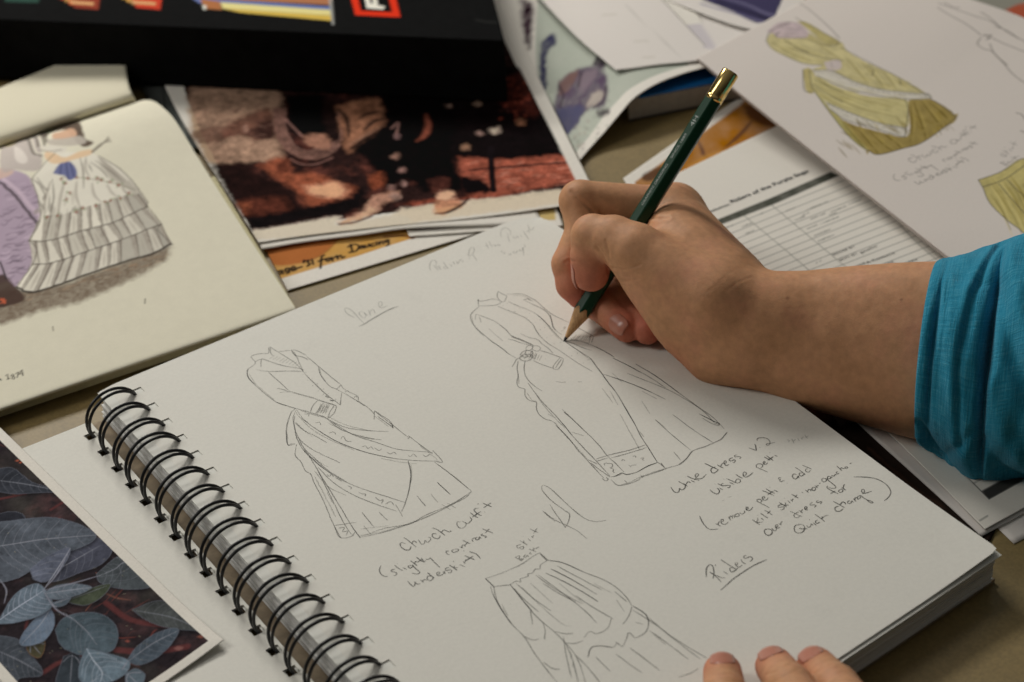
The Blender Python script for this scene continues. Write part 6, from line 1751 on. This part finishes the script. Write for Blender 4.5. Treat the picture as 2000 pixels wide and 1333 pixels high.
def surface(fn, lo, hi, h):
    """dual mesh of fn = 0 on a grid, evaluated only near the surface"""
    lo = np.array(lo, float); n = np.ceil((np.array(hi) - lo) / h).astype(int) + 1
    B = 10
    nb = -(-n // B)
    n = nb * B
    G = np.full(tuple(n), 1e3, np.float32)
    ci = np.stack(np.meshgrid(*[np.arange(k) for k in nb], indexing='ij'), -1).reshape(-1, 3)
    cen = lo + (ci + 0.5) * B * h - 0.5 * h
    d = fn(cen)
    near = np.abs(d) < B * h * 0.87 + 1.5
    loc = np.stack(np.meshgrid(*[np.arange(B)] * 3, indexing='ij'), -1).reshape(-1, 3)
    for c, dd, ok in zip(ci, d, near):
        s = tuple(slice(c[i] * B, c[i] * B + B) for i in range(3))
        if not ok: G[s] = 1e3 if dd > 0 else -1e3
    act = ci[near]
    for q in range(0, len(act), 60):
        cc = act[q:q + 60]
        I = cc[:, None, :] * B + loc[None]
        v = fn(lo + I.reshape(-1, 3) * h)
        I = I.reshape(-1, 3)
        G[I[:, 0], I[:, 1], I[:, 2]] = v
    S = G < 0
    c8 = [S[i:n[0] - 1 + i, j:n[1] - 1 + j, k:n[2] - 1 + k] for i in (0, 1) for j in (0, 1) for k in (0, 1)]
    cnt = sum(c.astype(np.int8) for c in c8)
    cell = (cnt > 0) & (cnt < 8)
    idx = np.full(cell.shape, -1, np.int64)
    cells = np.argwhere(cell)
    idx[cell] = np.arange(len(cells))
    acc = np.zeros((len(cells), 3)); num = np.zeros(len(cells))
    corners = [(i, j, k) for i in (0, 1) for j in (0, 1) for k in (0, 1)]
    val = {c: G[cells[:, 0] + c[0], cells[:, 1] + c[1], cells[:, 2] + c[2]] for c in corners}
    for a in corners:
        for ax in range(3):
            if a[ax] == 1: continue
            b = list(a); b[ax] = 1; b = tuple(b)
            va, vb = val[a], val[b]
            m = (va < 0) != (vb < 0)
            t = np.where(m, va / np.where(m, va - vb, 1), 0)
            p = np.tile(np.array(a, float), (len(cells), 1)); p[:, ax] += t
            acc += p * m[:, None]; num += m
    V = lo + (cells + acc / num[:, None]) * h
    F = []
    for ax in range(3):
        o = [i for i in range(3) if i != ax]
        sl = [slice(0, n[i]) for i in range(3)]
        s0 = list(sl); s1 = list(sl)
        s0[ax] = slice(0, n[ax] - 1); s1[ax] = slice(1, n[ax])
        ch = S[tuple(s0)] != S[tuple(s1)]
        E = np.argwhere(ch)
        E = E[(E[:, o[0]] > 0) & (E[:, o[1]] > 0) & (E[:, o[0]] < n[o[0]] - 1) & (E[:, o[1]] < n[o[1]] - 1)]
        flip = S[E[:, 0], E[:, 1], E[:, 2]]
        q = []
        for du, dv in ((0, 0), (-1, 0), (-1, -1), (0, -1)):
            c = E.copy(); c[:, o[0]] += du; c[:, o[1]] += dv
            q.append(idx[c[:, 0], c[:, 1], c[:, 2]])
        q = np.stack(q, 1)
        if ax == 1: flip = ~flip
        q = np.where(flip[:, None], q, q[:, ::-1])
        F.append(q)
    F = np.vstack(F)
    F = F[(F >= 0).all(1)]
    return V, F


# --- joints of the writing hand ---------------------------------------------------------------
I_MCP = J(1306, 416, -17, 11.8); I_PIP = J(1133, 393, -10, 9.2); I_MID = J(1139, 447, -6, 7.6); I_DIP = J(1111, 516, -3, 7.5); I_D2 = J(1117, 556, -2, 6.9); I_TIP = J(1130, 580, -2.5, 5.2)
M_MCP = J(1318, 414, -31, 12); M_PIP = J(1137, 497, -25, 8.6); M_DIP = J(1166, 589, -9, 7.8); M_TIP = J(1224, 640, 6.5, 6.6)
R_MCP = J(1325, 428, -44, 11.5); R_PIP = J(1170, 505, -37, 8.2); R_DIP = J(1208, 596, -7, 7.3); R_TIP = J(1265, 645, 9.0, 6.4)
P_MCP = J(1338, 448, -54, 10.5); P_PIP = J(1235, 500, -44, 7.2); P_DIP = J(1255, 590, -16, 6.4); P_TIP = J(1295, 640, 4, 5.8)
T_MCP = J(1243, 492, 25, 11.6); T_PP = J(1200, 468, 20, 9.6); T_IP = J(1157, 460, 15, 8.9); T_TIP0 = J(1152, 500, 13.0, 8.2); T_TIP = J(1151, 535, 10.5, 7.6)
T_CMC = J(1392, 590, 38, 15)
W_T = J(1472, 606, 31, 16.5); W_B = J(1470, 668, 34, 17.5)
A1_T = J(1560, 612, 35, 18); A1_B = J(1560, 696, 37, 19)
A2_T = J(1690, 618, 42, 21); A2_B = J(1690, 716, 44, 23)
A3_T = J(1850, 624, 52, 24); A3_B = J(1850, 742, 54, 27)
A4_T = J(2060, 640, 64, 27); A4_B = J(2060, 770, 66, 30)


def dense(js, per=7):
    P = catmull(np.array(js), per)
    return P


def hull_chain(X, js):
    """plain union of many short round cones along a smooth path: no beading at the joints"""
    P = dense(js, 5); d = None
    for a, b in zip(P[:-1], P[1:]):
        e = round_cone(X, a, b)
        d = e if d is None else np.minimum(d, e)
    return d


FORE_T = [J(1446, 590, 30, 14.0), J(1500, 608, 32, 16.0), J(1560, 610, 35, 17.2), J(1690, 611, 42, 20), J(1850, 618, 52, 23), J(2060, 640, 64, 27)]
FORE_B = [J(1440, 668, 30.5, 15.0), J(1500, 683, 34, 17.2), J(1560, 702, 37, 18.5), J(1690, 724, 44, 22), J(1850, 748, 54, 26), J(2060, 770, 66, 30)]
FORE_M = [(a + b) / 2 + np.array([0, 0, 0, 1.2]) for a, b in zip(FORE_T, FORE_B)]


def hand_sdf(X):
    # forearm and wrist
    d = hull_chain(X, FORE_T)
    d = smin(d, hull_chain(X, FORE_B), 9)
    d = smin(d, hull_chain(X, FORE_M), 7)
    # back of the hand: metacarpals fanning out from the wrist
    for m, k in ((I_MCP, 9), (M_MCP, 8), (R_MCP, 8), (P_MCP, 8)):
        d = smin(d, round_cone(X, J(1455, 618, 26, 15), m), k)
    d = smin(d, round_cone(X, J(1408, 688, 27, 11.5), P_MCP), 9)          # outer edge of the palm
    d = smin(d, round_cone(X, J(1392, 692, 27.5, 11), J(1455, 680, 33, 15)), 9)   # heel of the hand
    d = smin(d, round_cone(X, J(1398, 588, 36, 13.5), J(1510, 622, 37.5, 14.5)), 12)   # thumb side of the wrist
    # thumb
    t = chain(X, [T_CMC, T_MCP], 4)
    t = smin(t, round_cone(X, J(1330, 600, 27, 14), J(1262, 535, 23, 10.5)), 9)   # ball of the thumb
    t = smin(t, round_cone(X, J(1345, 648, 24, 12), J(1290, 560, 20, 11)), 9)
    t = smin(t, chain(X, [T_MCP, T_PP, T_IP], 4), 4)
    t = smin(t, chain(X, [T_IP, T_TIP0, T_TIP], 2.0), 2.2)
    t = smin(t, round_cone(X, J(1163, 518, 11.5, 6.8), J(1160, 538, 9.5, 6.2)), 2.5)      # pad of the thumb
    # web between thumb and first finger
    d = smin(d, round_cone(X, J(1300, 455, 6, 8), J(1340, 500, 16, 12)), 9)
    d = smin(d, round_cone(X, J(1328, 450, -3, 9.5), J(1400, 545, 19, 14)), 13)
    d = smin(d, round_cone(X, J(1330, 470, 8, 10.5), J(1400, 560, 27, 14)), 8)
    d = smin(d, t, 8)
    # fingers: soft join at the knuckles, tight creases elsewhere
    for js in ((I_MCP, I_PIP, I_MID, I_DIP, I_D2, I_TIP), (M_MCP, M_PIP, M_DIP, M_TIP), (R_MCP, R_PIP, R_DIP, R_TIP), (P_MCP, P_PIP, P_DIP, P_TIP)):
        f = chain(X, js, 1.6)
        dist = np.linalg.norm(X - js[0][:3], axis=-1)
        k = 0.7 + 7.0 * np.clip(1 - (dist - 8) / 22, 0, 1)
        d = smin(d, f, k)
    return d


def px_of(Q):
    return np.stack([1000 + FPX * Q[:, 0] / Q[:, 2], 666.5 + FPX * Q[:, 1] / Q[:, 2]], 1)


def seg_dist(P, L):
    L = np.asarray(L, float); best = np.full(len(P), 1e9)
    for a, b in zip(L[:-1], L[1:]):
        e = b - a; w = P - a
        t = np.clip((w @ e) / (e @ e), 0, 1)
        best = np.minimum(best, np.linalg.norm(w - t[:, None] * e, axis=1))
    return best


def vert_normals(V, F):
    n = np.cross(V[F[:, 2]] - V[F[:, 0]], V[F[:, 3]] - V[F[:, 1]])
    o = np.zeros_like(V)
    for i in range(4): np.add.at(o, F[:, i], n)
    return o / (np.linalg.norm(o, axis=1, keepdims=True) + 1e-12)


def relax(V, F, it, lam=0.5):
    A = np.zeros(len(V)); 
    E = np.vstack([F[:, [0, 1]], F[:, [1, 2]], F[:, [2, 3]], F[:, [3, 0]]])
    np.add.at(A, E[:, 0], 1); np.add.at(A, E[:, 1], 1)
    for k in range(it):
        for s in (lam, -lam * 1.04):
            S = np.zeros_like(V)
            np.add.at(S, E[:, 0], V[E[:, 1]]); np.add.at(S, E[:, 1], V[E[:, 0]])
            V = V + s * (S / A[:, None] - V)
    return V


def skin_obj(name, fn, lo, hi, h, parent, creases=(), flush=(), spots=()):
    V, F = surface(fn, lo, hi, h)
    V = relax(V, F, 3)
    Nn = vert_normals(V, F)
    if (Nn * (V - V.mean(0))).sum() < 0: F = F[:, ::-1]; Nn = -Nn
    px = px_of(V)
    front = np.clip(-(Nn * (V / np.linalg.norm(V, axis=1, keepdims=True))).sum(1) * 3, 0, 1)
    disp = np.zeros(len(V))
    for L, dep, wid in creases:
        d = seg_dist(px, L) / 4.5
        disp -= dep * np.exp(-(d / wid) ** 2) * front
        disp += 0.35 * dep * np.exp(-((d - 2.2 * wid) / wid) ** 2) * front
    # slow unevenness of the flesh
    disp += 0.25 * (fbm(px, 0.02, 31) - 0.5) + 0.12 * (fbm(px, 0.07, 32) - 0.5)
    V = V + Nn * disp[:, None]
    red = np.zeros(len(V))
    for j, rad, amt in flush:
        red = np.maximum(red, amt * np.clip(1.3 - np.linalg.norm(V - j[:3], axis=1) / rad, 0, 1))
    cols = np.zeros((len(V), 3)); cols[:, 0] = red
    for (sx_, sy_, sr_) in spots:
        cols[:, 1] = np.maximum(cols[:, 1], 0.6 * np.clip(1.4 - np.linalg.norm(px - np.array([sx_, sy_]), axis=1) / sr_, 0, 1) * (front > 0.2))
    return mesh_obj(name, to_world(V), F, m_skin, parent, True, colors=cols)


def make_skin():
    m, nt, b = new_mat('skin')
    a = nt.nodes.new('ShaderNodeAttribute'); a.attribute_name = 'print'
    sp = nt.nodes.new('ShaderNodeSeparateColor'); nt.links.new(a.outputs['Color'], sp.inputs['Color'])
    n1 = noise(nt, 45, 4, 0.6); n2 = noise(nt, 260, 3, 0.6)
    r = ramp(nt, n1.outputs['Fac'], [(0.25, (0.485, 0.250, 0.125)), (0.5, (0.560, 0.290, 0.152)), (0.75, (0.580, 0.270, 0.158))])
    mx = nt.nodes.new('ShaderNodeMix'); mx.data_type = 'RGBA'
    nt.links.new(sp.outputs['Red'], mx.inputs['Factor'])
    nt.links.new(r.outputs['Color'], mx.inputs[6]); mx.inputs[7].default_value = (0.52, 0.150, 0.095, 1)
    mm_ = nt.nodes.new('ShaderNodeMix'); mm_.data_type = 'RGBA'
    nt.links.new(sp.outputs['Green'], mm_.inputs['Factor']); nt.links.new(mx.outputs[2], mm_.inputs[6]); mm_.inputs[7].default_value = (0.16, 0.06, 0.03, 1)
    r2 = ramp(nt, n2.outputs['Fac'], [(0.3, (0.88, 0.86, 0.84)), (0.7, (1.09, 1.08, 1.06))])
    m2 = nt.nodes.new('ShaderNodeMix'); m2.data_type = 'RGBA'; m2.blend_type = 'MULTIPLY'; m2.inputs['Factor'].default_value = 1
    nt.links.new(mm_.outputs[2], m2.inputs[6]); nt.links.new(r2.outputs['Color'], m2.inputs[7])
    nt.links.new(m2.outputs[2], b.inputs['Base Color'])
    b.inputs['Roughness'].default_value = 0.58
    b.inputs['Specular IOR Level'].default_value = 0.27
    b.inputs['Subsurface Weight'].default_value = 0.12
    b.inputs['Subsurface Radius'].default_value = (1.0, 0.35, 0.2)
    b.inputs['Subsurface Scale'].default_value = 0.004
    # fine skin texture: pores and criss-cross lines
    v = nt.nodes.new('ShaderNodeTexVoronoi'); v.inputs['Scale'].default_value = 900; v.feature = 'DISTANCE_TO_EDGE'
    tc = nt.nodes.new('ShaderNodeTexCoord'); nt.links.new(tc.outputs['Object'], v.inputs['Vector'])
    n3 = noise(nt, 420, 4, 0.65)
    ad = nt.nodes.new('ShaderNodeMath'); ad.operation = 'MULTIPLY_ADD'
    nt.links.new(v.outputs['Distance'], ad.inputs[0]); ad.inputs[1].default_value = 0.8; nt.links.new(n3.outputs['Fac'], ad.inputs[2])
    bump(nt, b, ad.outputs[0], 0.24, 0.0003)
    return m


m_skin = make_skin()
m_nail, nt, b = new_mat('fingernail')
n = noise(nt, 300, 2, 0.5, vec_scale=(1, 1, 1))
r = ramp(nt, n.outputs['Fac'], [(0.3, (0.47, 0.185, 0.125)), (0.7, (0.50, 0.215, 0.15))])
nt.links.new(r.outputs['Color'], b.inputs['Base Color']); b.inputs['Roughness'].default_value = 0.28; b.inputs['Specular IOR Level'].default_value = 0.5
b.inputs['Subsurface Weight'].default_value = 0.1; b.inputs['Subsurface Scale'].default_value = 0.002

person = empty('person', hp(1480, 650, 30), 'person in a rolled turquoise sleeve, drawing with a pencil and steadying the page', 'person')
creases = [
    ([(1165, 482), (1176, 498), (1186, 520), (1190, 536)], 0.55, 0.55),
    ([(1196, 524), (1214, 527), (1240, 522), (1252, 516)], 0.35, 0.45),
    ([(1204, 549), (1225, 550), (1248, 545)], 0.30, 0.45),
    ([(1183, 470), (1188, 487), (1190, 505)], 0.25, 0.5),
    ([(1378, 572), (1400, 556), (1425, 534), (1440, 524)], 0.045, 0.5),
    ([(1392, 596), (1412, 574), (1440, 552), (1470, 541)], 0.07, 0.45),
    ([(1290, 428), (1300, 420), (1312, 408)], 0.15, 0.7),
    ([(1270, 425), (1290, 428), (1306, 426)], 0.45, 0.6),
    ([(1103, 512), (1112, 509), (1122, 511)], 0.5, 0.5),
    ([(1116, 374), (1128, 388), (1142, 398), (1160, 415)], 0.55, 0.7),
]
flush = [(T_TIP, 14, 1.0), (J(1168, 520, 11, 1), 11, 1.0), (I_TIP, 16, 1.0), (I_D2, 11, 0.9), (I_DIP, 8, 0.5), (M_TIP, 15, 0.95), (R_TIP, 15, 1.0), (P_TIP, 14, 0.8), (J(1335, 690, 24, 1), 12, 0.45), (I_PIP, 9, 0.18), (I_MCP, 12, 0.15), (J(1160, 420, -14, 1), 9, 0.35)]
lo = cam_frame(hp(1060, 330, 0)); hi = cam_frame(hp(2110, 930, 0))
arm = skin_obj('drawing_arm', hand_sdf, (lo[0], lo[1], D0 * 1000 - 105), (hi[0], hi[1], D0 * 1000 + 75), 0.75, person, creases, flush,
               [(1538, 583, 4.0), (1760, 586, 3.0)])
arm['label'] = 'right forearm and hand gripping the green pencil'


def nail_on(name, T, D, nrm, r, parent, back=0.45, fwd=0.8, half=0.85, lift=0.18, label=None):
    """curved plate on the back of a fingertip; T, D joints in the camera frame, nrm the way the nail faces"""
    a = T[:3] - D[:3]; dTD = np.linalg.norm(a); a /= dTD
    n = np.array(nrm, float); n -= a * (n @ a); n /= np.linalg.norm(n)
    b = np.cross(a, n)
    K = 15; V = []
    for i in range(K):
        v = i / (K - 1)
        y = (-back + (back + fwd) * v) * r
        rad = math.sqrt(max(r * r - max(0, y) ** 2 * 0.72, 0.1)) + lift + max(0, -y) * (D[3] - T[3]) / dTD
        # rounded at the cuticle, slightly rounded at the free edge
        wdt = half * (min(1.0, (max(v, 0.0) / 0.28)) ** 0.42 if v < 0.28 else 1.0) * (1.0 if v < 0.8 else 1 - 0.9 * (v - 0.8) ** 1.3 * 2)
        for j in range(K):
            u = -1 + 2 * j / (K - 1)
            ph = u * wdt
            V.append(T[:3] + a * y + (n * math.cos(ph) + b * math.sin(ph)) * rad)
    V = np.array(V); F = grid_faces(K, K)
    o = mesh_obj(name, to_world(V), F, m_nail, parent, True)
    md = o.modifiers.new('thickness', 'SOLIDIFY'); md.thickness = 0.0004; md.offset = 0
    return o


nail_on('fingernail', M_TIP, M_DIP, (0.05, 0.30, -1.0), M_TIP[3], arm, 0.75, 0.70, 0.64, 0.05)
nail_on('fingernail', T_TIP, T_TIP0, (-1.0, -0.1, 0.12), T_TIP[3], arm, 0.7, 0.85, 0.7)


# --- the other hand, holding the page at the bottom of the picture -------------------------------
def JP(px, py, hgt, r):
    return np.r_[cam_frame(un(px, py, PAGE + hgt)), r]


L1 = [JP(1411, 1314, 6.6, 6.9), JP(1417, 1360, 11.0, 7.6), JP(1432, 1440, 22, 8.4), JP(1475, 1560, 30, 9.2), JP(1590, 1740, 30, 11)]
L2 = [JP(1513, 1302, 6.8, 7.0), JP(1545, 1345, 14.5, 8.0), JP(1585, 1410, 24, 8.8), JP(1640, 1520, 34, 9.6), JP(1730, 1740, 36, 12)]
L3 = [JP(1594, 1302, 6.8, 7.0), JP(1634, 1345, 14.0, 8.0), JP(1685, 1405, 22, 8.7), JP(1760, 1500, 31, 9.4), JP(1850, 1730, 32, 12)]

L4 = [JP(1772, 1424, 6.2, 6.0), JP(1806, 1462, 12.0, 6.8), JP(1852, 1530, 20, 7.6), JP(1905, 1610, 26, 8.4), JP(1955, 1750, 28, 10.5)]


def left_sdf(X):
    d = None
    for js in (L1, L2, L3, L4):
        f = chain(X, js, 2.2)
        d = f if d is None else smin(d, f, 0.8)
    p = round_cone(X, L1[-1], L2[-1]); p = smin(p, round_cone(X, L2[-1], L3[-1]), 6); p = smin(p, round_cone(X, L3[-1], L4[-1]), 6)
    p = smin(p, round_cone(X, JP(1700, 1900, 32, 16), L2[-1]), 8)
    return smin(d, p, 8)


lo = cam_frame(un(1330, 1240, PAGE)); P0 = np.array([j[:3] for j in L1 + L2 + L3 + L4] + [JP(1700, 1900, 32, 16)[:3]])
cr2 = [([(1480, 1350), (1500, 1338), (1530, 1322), (1565, 1305)], 0.2, 0.4), ([(1600, 1340), (1620, 1328), (1645, 1312)], 0.2, 0.4), ([(1375, 1332), (1400, 1336), (1440, 1332)], 0.15, 0.4),
       ([(1496, 1318), (1512, 1313), (1535, 1302), (1552, 1292)], 0.25, 0.5), ([(1590, 1316), (1606, 1308), (1626, 1298)], 0.25, 0.5),
       ([(1392, 1316), (1396, 1320), (1412, 1319), (1430, 1317)], 0.22, 0.45)]
left = skin_obj('resting_hand', left_sdf, P0.min(0) - 20, P0.max(0) + 20, 0.7, person, cr2,
                [(L1[0], 10, 0.9), (L2[0], 10, 0.9), (L3[0], 10, 0.9)])
left['label'] = 'left hand pressing on the page with its fingertips'
up = RCAM @ np.array([0, 0, 1.0])
for js, sx in ((L1, -0.05), (L2, -0.12), (L3, -0.2), (L4, -0.25)):
    nail_on('fingernail', js[0], js[1], up * 0.75 + np.array([sx, 0, -0.95]), js[0][3], left, 0.95, 0.60, 0.66, 0.06)

# --- turquoise sleeve, rolled up over the forearm -------------------------------------------------
m_cloth, nt, b = new_mat('turquoise linen')
tc = nt.nodes.new('ShaderNodeTexCoord')
uvn = nt.nodes.new('ShaderNodeUVMap')
outs = []
for sc_, seed in (((1500, 110, 1), 0.0), ((110, 1500, 1), 5.0)):
    mp = nt.nodes.new('ShaderNodeMapping'); mp.inputs['Scale'].default_value = sc_; mp.inputs['Location'].default_value = (seed, seed, 0)
    nz = nt.nodes.new('ShaderNodeTexNoise'); nz.inputs['Scale'].default_value = 1; nz.inputs['Detail'].default_value = 4; nz.inputs['Roughness'].default_value = 0.65
    nt.links.new(uvn.outputs['UV'], mp.inputs['Vector']); nt.links.new(mp.outputs['Vector'], nz.inputs['Vector'])
    outs.append(nz.outputs['Fac'])
ad = nt.nodes.new('ShaderNodeMath'); ad.operation = 'ADD'; nt.links.new(outs[0], ad.inputs[0]); nt.links.new(outs[1], ad.inputs[1])
ml = nt.nodes.new('ShaderNodeMath'); ml.operation = 'MULTIPLY'; ml.inputs[1].default_value = 0.5; nt.links.new(ad.outputs[0], ml.inputs[0])
r = ramp(nt, ml.outputs[0], [(0.34, (0.013, 0.205, 0.330)), (0.5, (0.024, 0.270, 0.415)), (0.68, (0.09, 0.38, 0.51))])
nt.links.new(r.outputs['Color'], b.inputs['Base Color']); b.inputs['Roughness'].default_value = 0.9; b.inputs['Specular IOR Level'].default_value = 0.15
b.inputs['Sheen Weight'].default_value = 0.15; b.inputs['Sheen Roughness'].default_value = 0.4
bump(nt, b, ml.outputs[0], 0.8, 0.0014)

# stations: x, top y, bottom y, depth half-width (mm), outward profile on the near side (mm)
ST = [(1905, 560, 815, 27, 0), (1860, 540, 838, 30, 0), (1832, 530, 850, 32, 0), (1821, 522, 857, 33.4, 0.0), (1814, 516, 862, 34.8, 0.6), (1812, 511, 867, 35.8, 1.4), (1817, 507, 872, 36.4, 1.9), (1825, 504, 877, 36.5, 1.8), (1832, 502, 880, 36.2, 0.9), (1836, 500, 882, 35.9, -0.5),
      (1840, 499, 884, 36.0, -0.6), (1845, 497, 887, 36.6, 0.9), (1856, 494, 893, 37.4, 1.9), (1872, 490, 904, 38.2, 2.6), (1890, 485, 920, 38.8, 2.8), (1908, 480, 936, 39.2, 2.7), (1924, 475, 945, 39.2, 2.0), (1933, 472, 949, 38.8, -0.5), (1938, 470, 950, 38.4, -2.6), (1941, 469, 950, 38.2, -4.2),
      (1944, 468, 950, 38.4, -4.0), (1947, 467, 950, 38.9, -1.5), (1952, 465, 951, 39.8, 2.2), (1962, 461, 951, 40.8, 3.6), (1985, 451, 951, 42, 4.2), (2015, 441, 952, 43.4, 3.8), (2060, 426, 954, 45, 3), (2130, 404, 962, 48, 3), (2230, 372, 985, 51, 3), (2400, 322, 1030, 56, 2), (2620, 262, 1090, 62, 1), (2850, 205, 1150, 67, 0)]
# creases and ridges in the cloth: (angle, station) polyline, height in mm, width in px
FOLDS = [([(2.9, 1930), (2.2, 1902), (1.5, 1892), (0.8, 1904)], -1.6, 7), ([(2.9, 1918), (2.2, 1888), (1.5, 1876), (0.8, 1888)], 0.9, 9), ([(2.5, 1846), (1.9, 1858), (1.2, 1852), (0.7, 1862)], -0.6, 5),
         ([(0.75, 1822), (0.45, 1850), (0.25, 1905)], -2.2, 9), ([(0.5, 1818), (0.25, 1838), (0.05, 1880)], 1.8, 9), ([(1.0, 1925), (0.6, 1885), (0.3, 1870)], -1.2, 8), ([(0.3, 1935), (0.1, 1905)], 1.6, 10),
         ([(2.7, 1950), (2.0, 1985), (1.3, 2060)], 2.6, 16), ([(2.2, 1950), (1.6, 1990), (1.0, 2060)], -2.4, 14), ([(1.4, 1952), (0.9, 1990), (0.5, 2060)], 2.4, 16), ([(0.9, 1950), (0.5, 1980), (0.2, 2060)], -2.6, 14), ([(3.0, 1980), (2.6, 2040)], -1.6, 12),
         ([(1.75, 1850), (1.6, 1880), (1.62, 1920)], 0.7, 10), ([(2.4, 1870), (2.3, 1925)], -0.5, 8)]


def fold_height(th, x):
    s = 0.0
    p = np.array([[th * 170, x]])
    for L, amp, wd in FOLDS:
        d = seg_dist(p, [(a * 170, q) for a, q in L])[0]
        s += amp * math.exp(-(d / wd) ** 2)
    return s


axis_dir = FORE_M[5][:3] - FORE_M[3][:3]; axis_dir /= np.linalg.norm(axis_dir)
NT = 220
V = []; UVs = []
TT = np.linspace(0, 2 * math.pi, NT, endpoint=False)
stp = catmull(np.array(ST, float), 5)
for k, (x, yt, yb, dep, prof) in enumerate(stp):
    t = (x - 1690) / 160 if x < 1850 else 1 + (x - 1850) / 210
    base = FORE_M[3] if x < 1850 else FORE_M[4]; nxt = FORE_M[4] if x < 1850 else FORE_M[5]
    f = (x - 1690) / 160 if x < 1850 else (x - 1850) / 210
    wc = base[2] + (nxt[2] - base[2]) * f                      # camera-frame depth of the arm axis
    cyp = (yt + yb) / 2
    c = np.array([(x - 1000) / FPX * wc, (cyp - 666.5) / FPX * wc, wc])
    av = (yb - yt) / 2 / FPX * wc
    vdir = np.array([0, 1.0, 0]); vdir -= axis_dir * (vdir @ axis_dir); vdir /= np.linalg.norm(vdir)
    ddir = np.cross(axis_dir, vdir); ddir *= -np.sign(ddir[2])  # towards the viewer
    s = k / len(stp)
    for th in TT:
        cs, sn = math.cos(th), math.sin(th)
        th_ = th if th <= math.pi else -1.0
        fh = fold_height(th_, x) if th_ >= 0 and x > 1812 and k > 18 else 0.0
        # slightly squared oval
        near = max(0.0, sn) ** 0.6
        wr = 0.0
        if x > 1815:
            e = min(1.0, (x - 1815) / 30)
            wr = e * (0.55 * math.sin(3.1 * th + x / 13) * math.sin(x / 21 + 2.3 * th) + 0.5 * math.sin(7 * th - x / 9 + 1.0) * 0.6
                      + 0.9 * math.sin(2 * th + x / 34 + 0.5) + 0.35 * math.sin(13 * th + x / 17))
        rr_ = 1.0
        p = c + vdir * cs * (av + wr * 0.8 + fh) + ddir * sn * (dep + prof * near * 1.2 + wr * 1.0 + fh)
        # the slack at the underside hangs down
        if cs > 0.5 and x > 1850: p = p + vdir * 1.5 * (cs - 0.5) * math.sin((x - 1850) / 28)
        V.append(p); UVs.append((th * 0.04, (x - 1800) / 4440))
V = np.array(V); m_ = len(stp); F = []
for k in range(m_ - 1):
    for j in range(NT):
        F.append((k * NT + j, k * NT + (j + 1) % NT, (k + 1) * NT + (j + 1) % NT, (k + 1) * NT + j))
# close the far end of the sleeve, well outside the frame
mid = np.array(V[-NT:]).mean(0); V = np.vstack([V, [mid]]); UVs.append((0.0, 0.2))
for j in range(0, NT, 2):
    F.append(((m_ - 1) * NT + j, (m_ - 1) * NT + (j + 1) % NT, (m_ - 1) * NT + (j + 2) % NT, m_ * NT))
F = np.array(F)
sl = mesh_obj('sleeve', to_world(V), F, m_cloth, person, True)
uvl = sl.data.uv_layers.new(name='UVMap')
li = np.zeros(len(sl.data.loops), dtype=np.int32); sl.data.loops.foreach_get('vertex_index', li)
UVa = np.array(UVs)[li]
# keep the seam from wrapping backwards
q = UVa.reshape(-1, 4, 2); wrap = q[:, :, 0].max(1) - q[:, :, 0].min(1) > 0.1
q[wrap, :, 0] = np.where(q[wrap, :, 0] < 0.1, q[wrap, :, 0] + 2 * math.pi * 0.04, q[wrap, :, 0])
uvl.data.foreach_set('uv', q.astype(np.float32).ravel())
bm = bmesh.new(); bm.from_mesh(sl.data); bmesh.ops.recalc_face_normals(bm, faces=bm.faces); bm.to_mesh(sl.data); bm.free()
sl['label'] = 'turquoise linen sleeve rolled into a wide cuff'
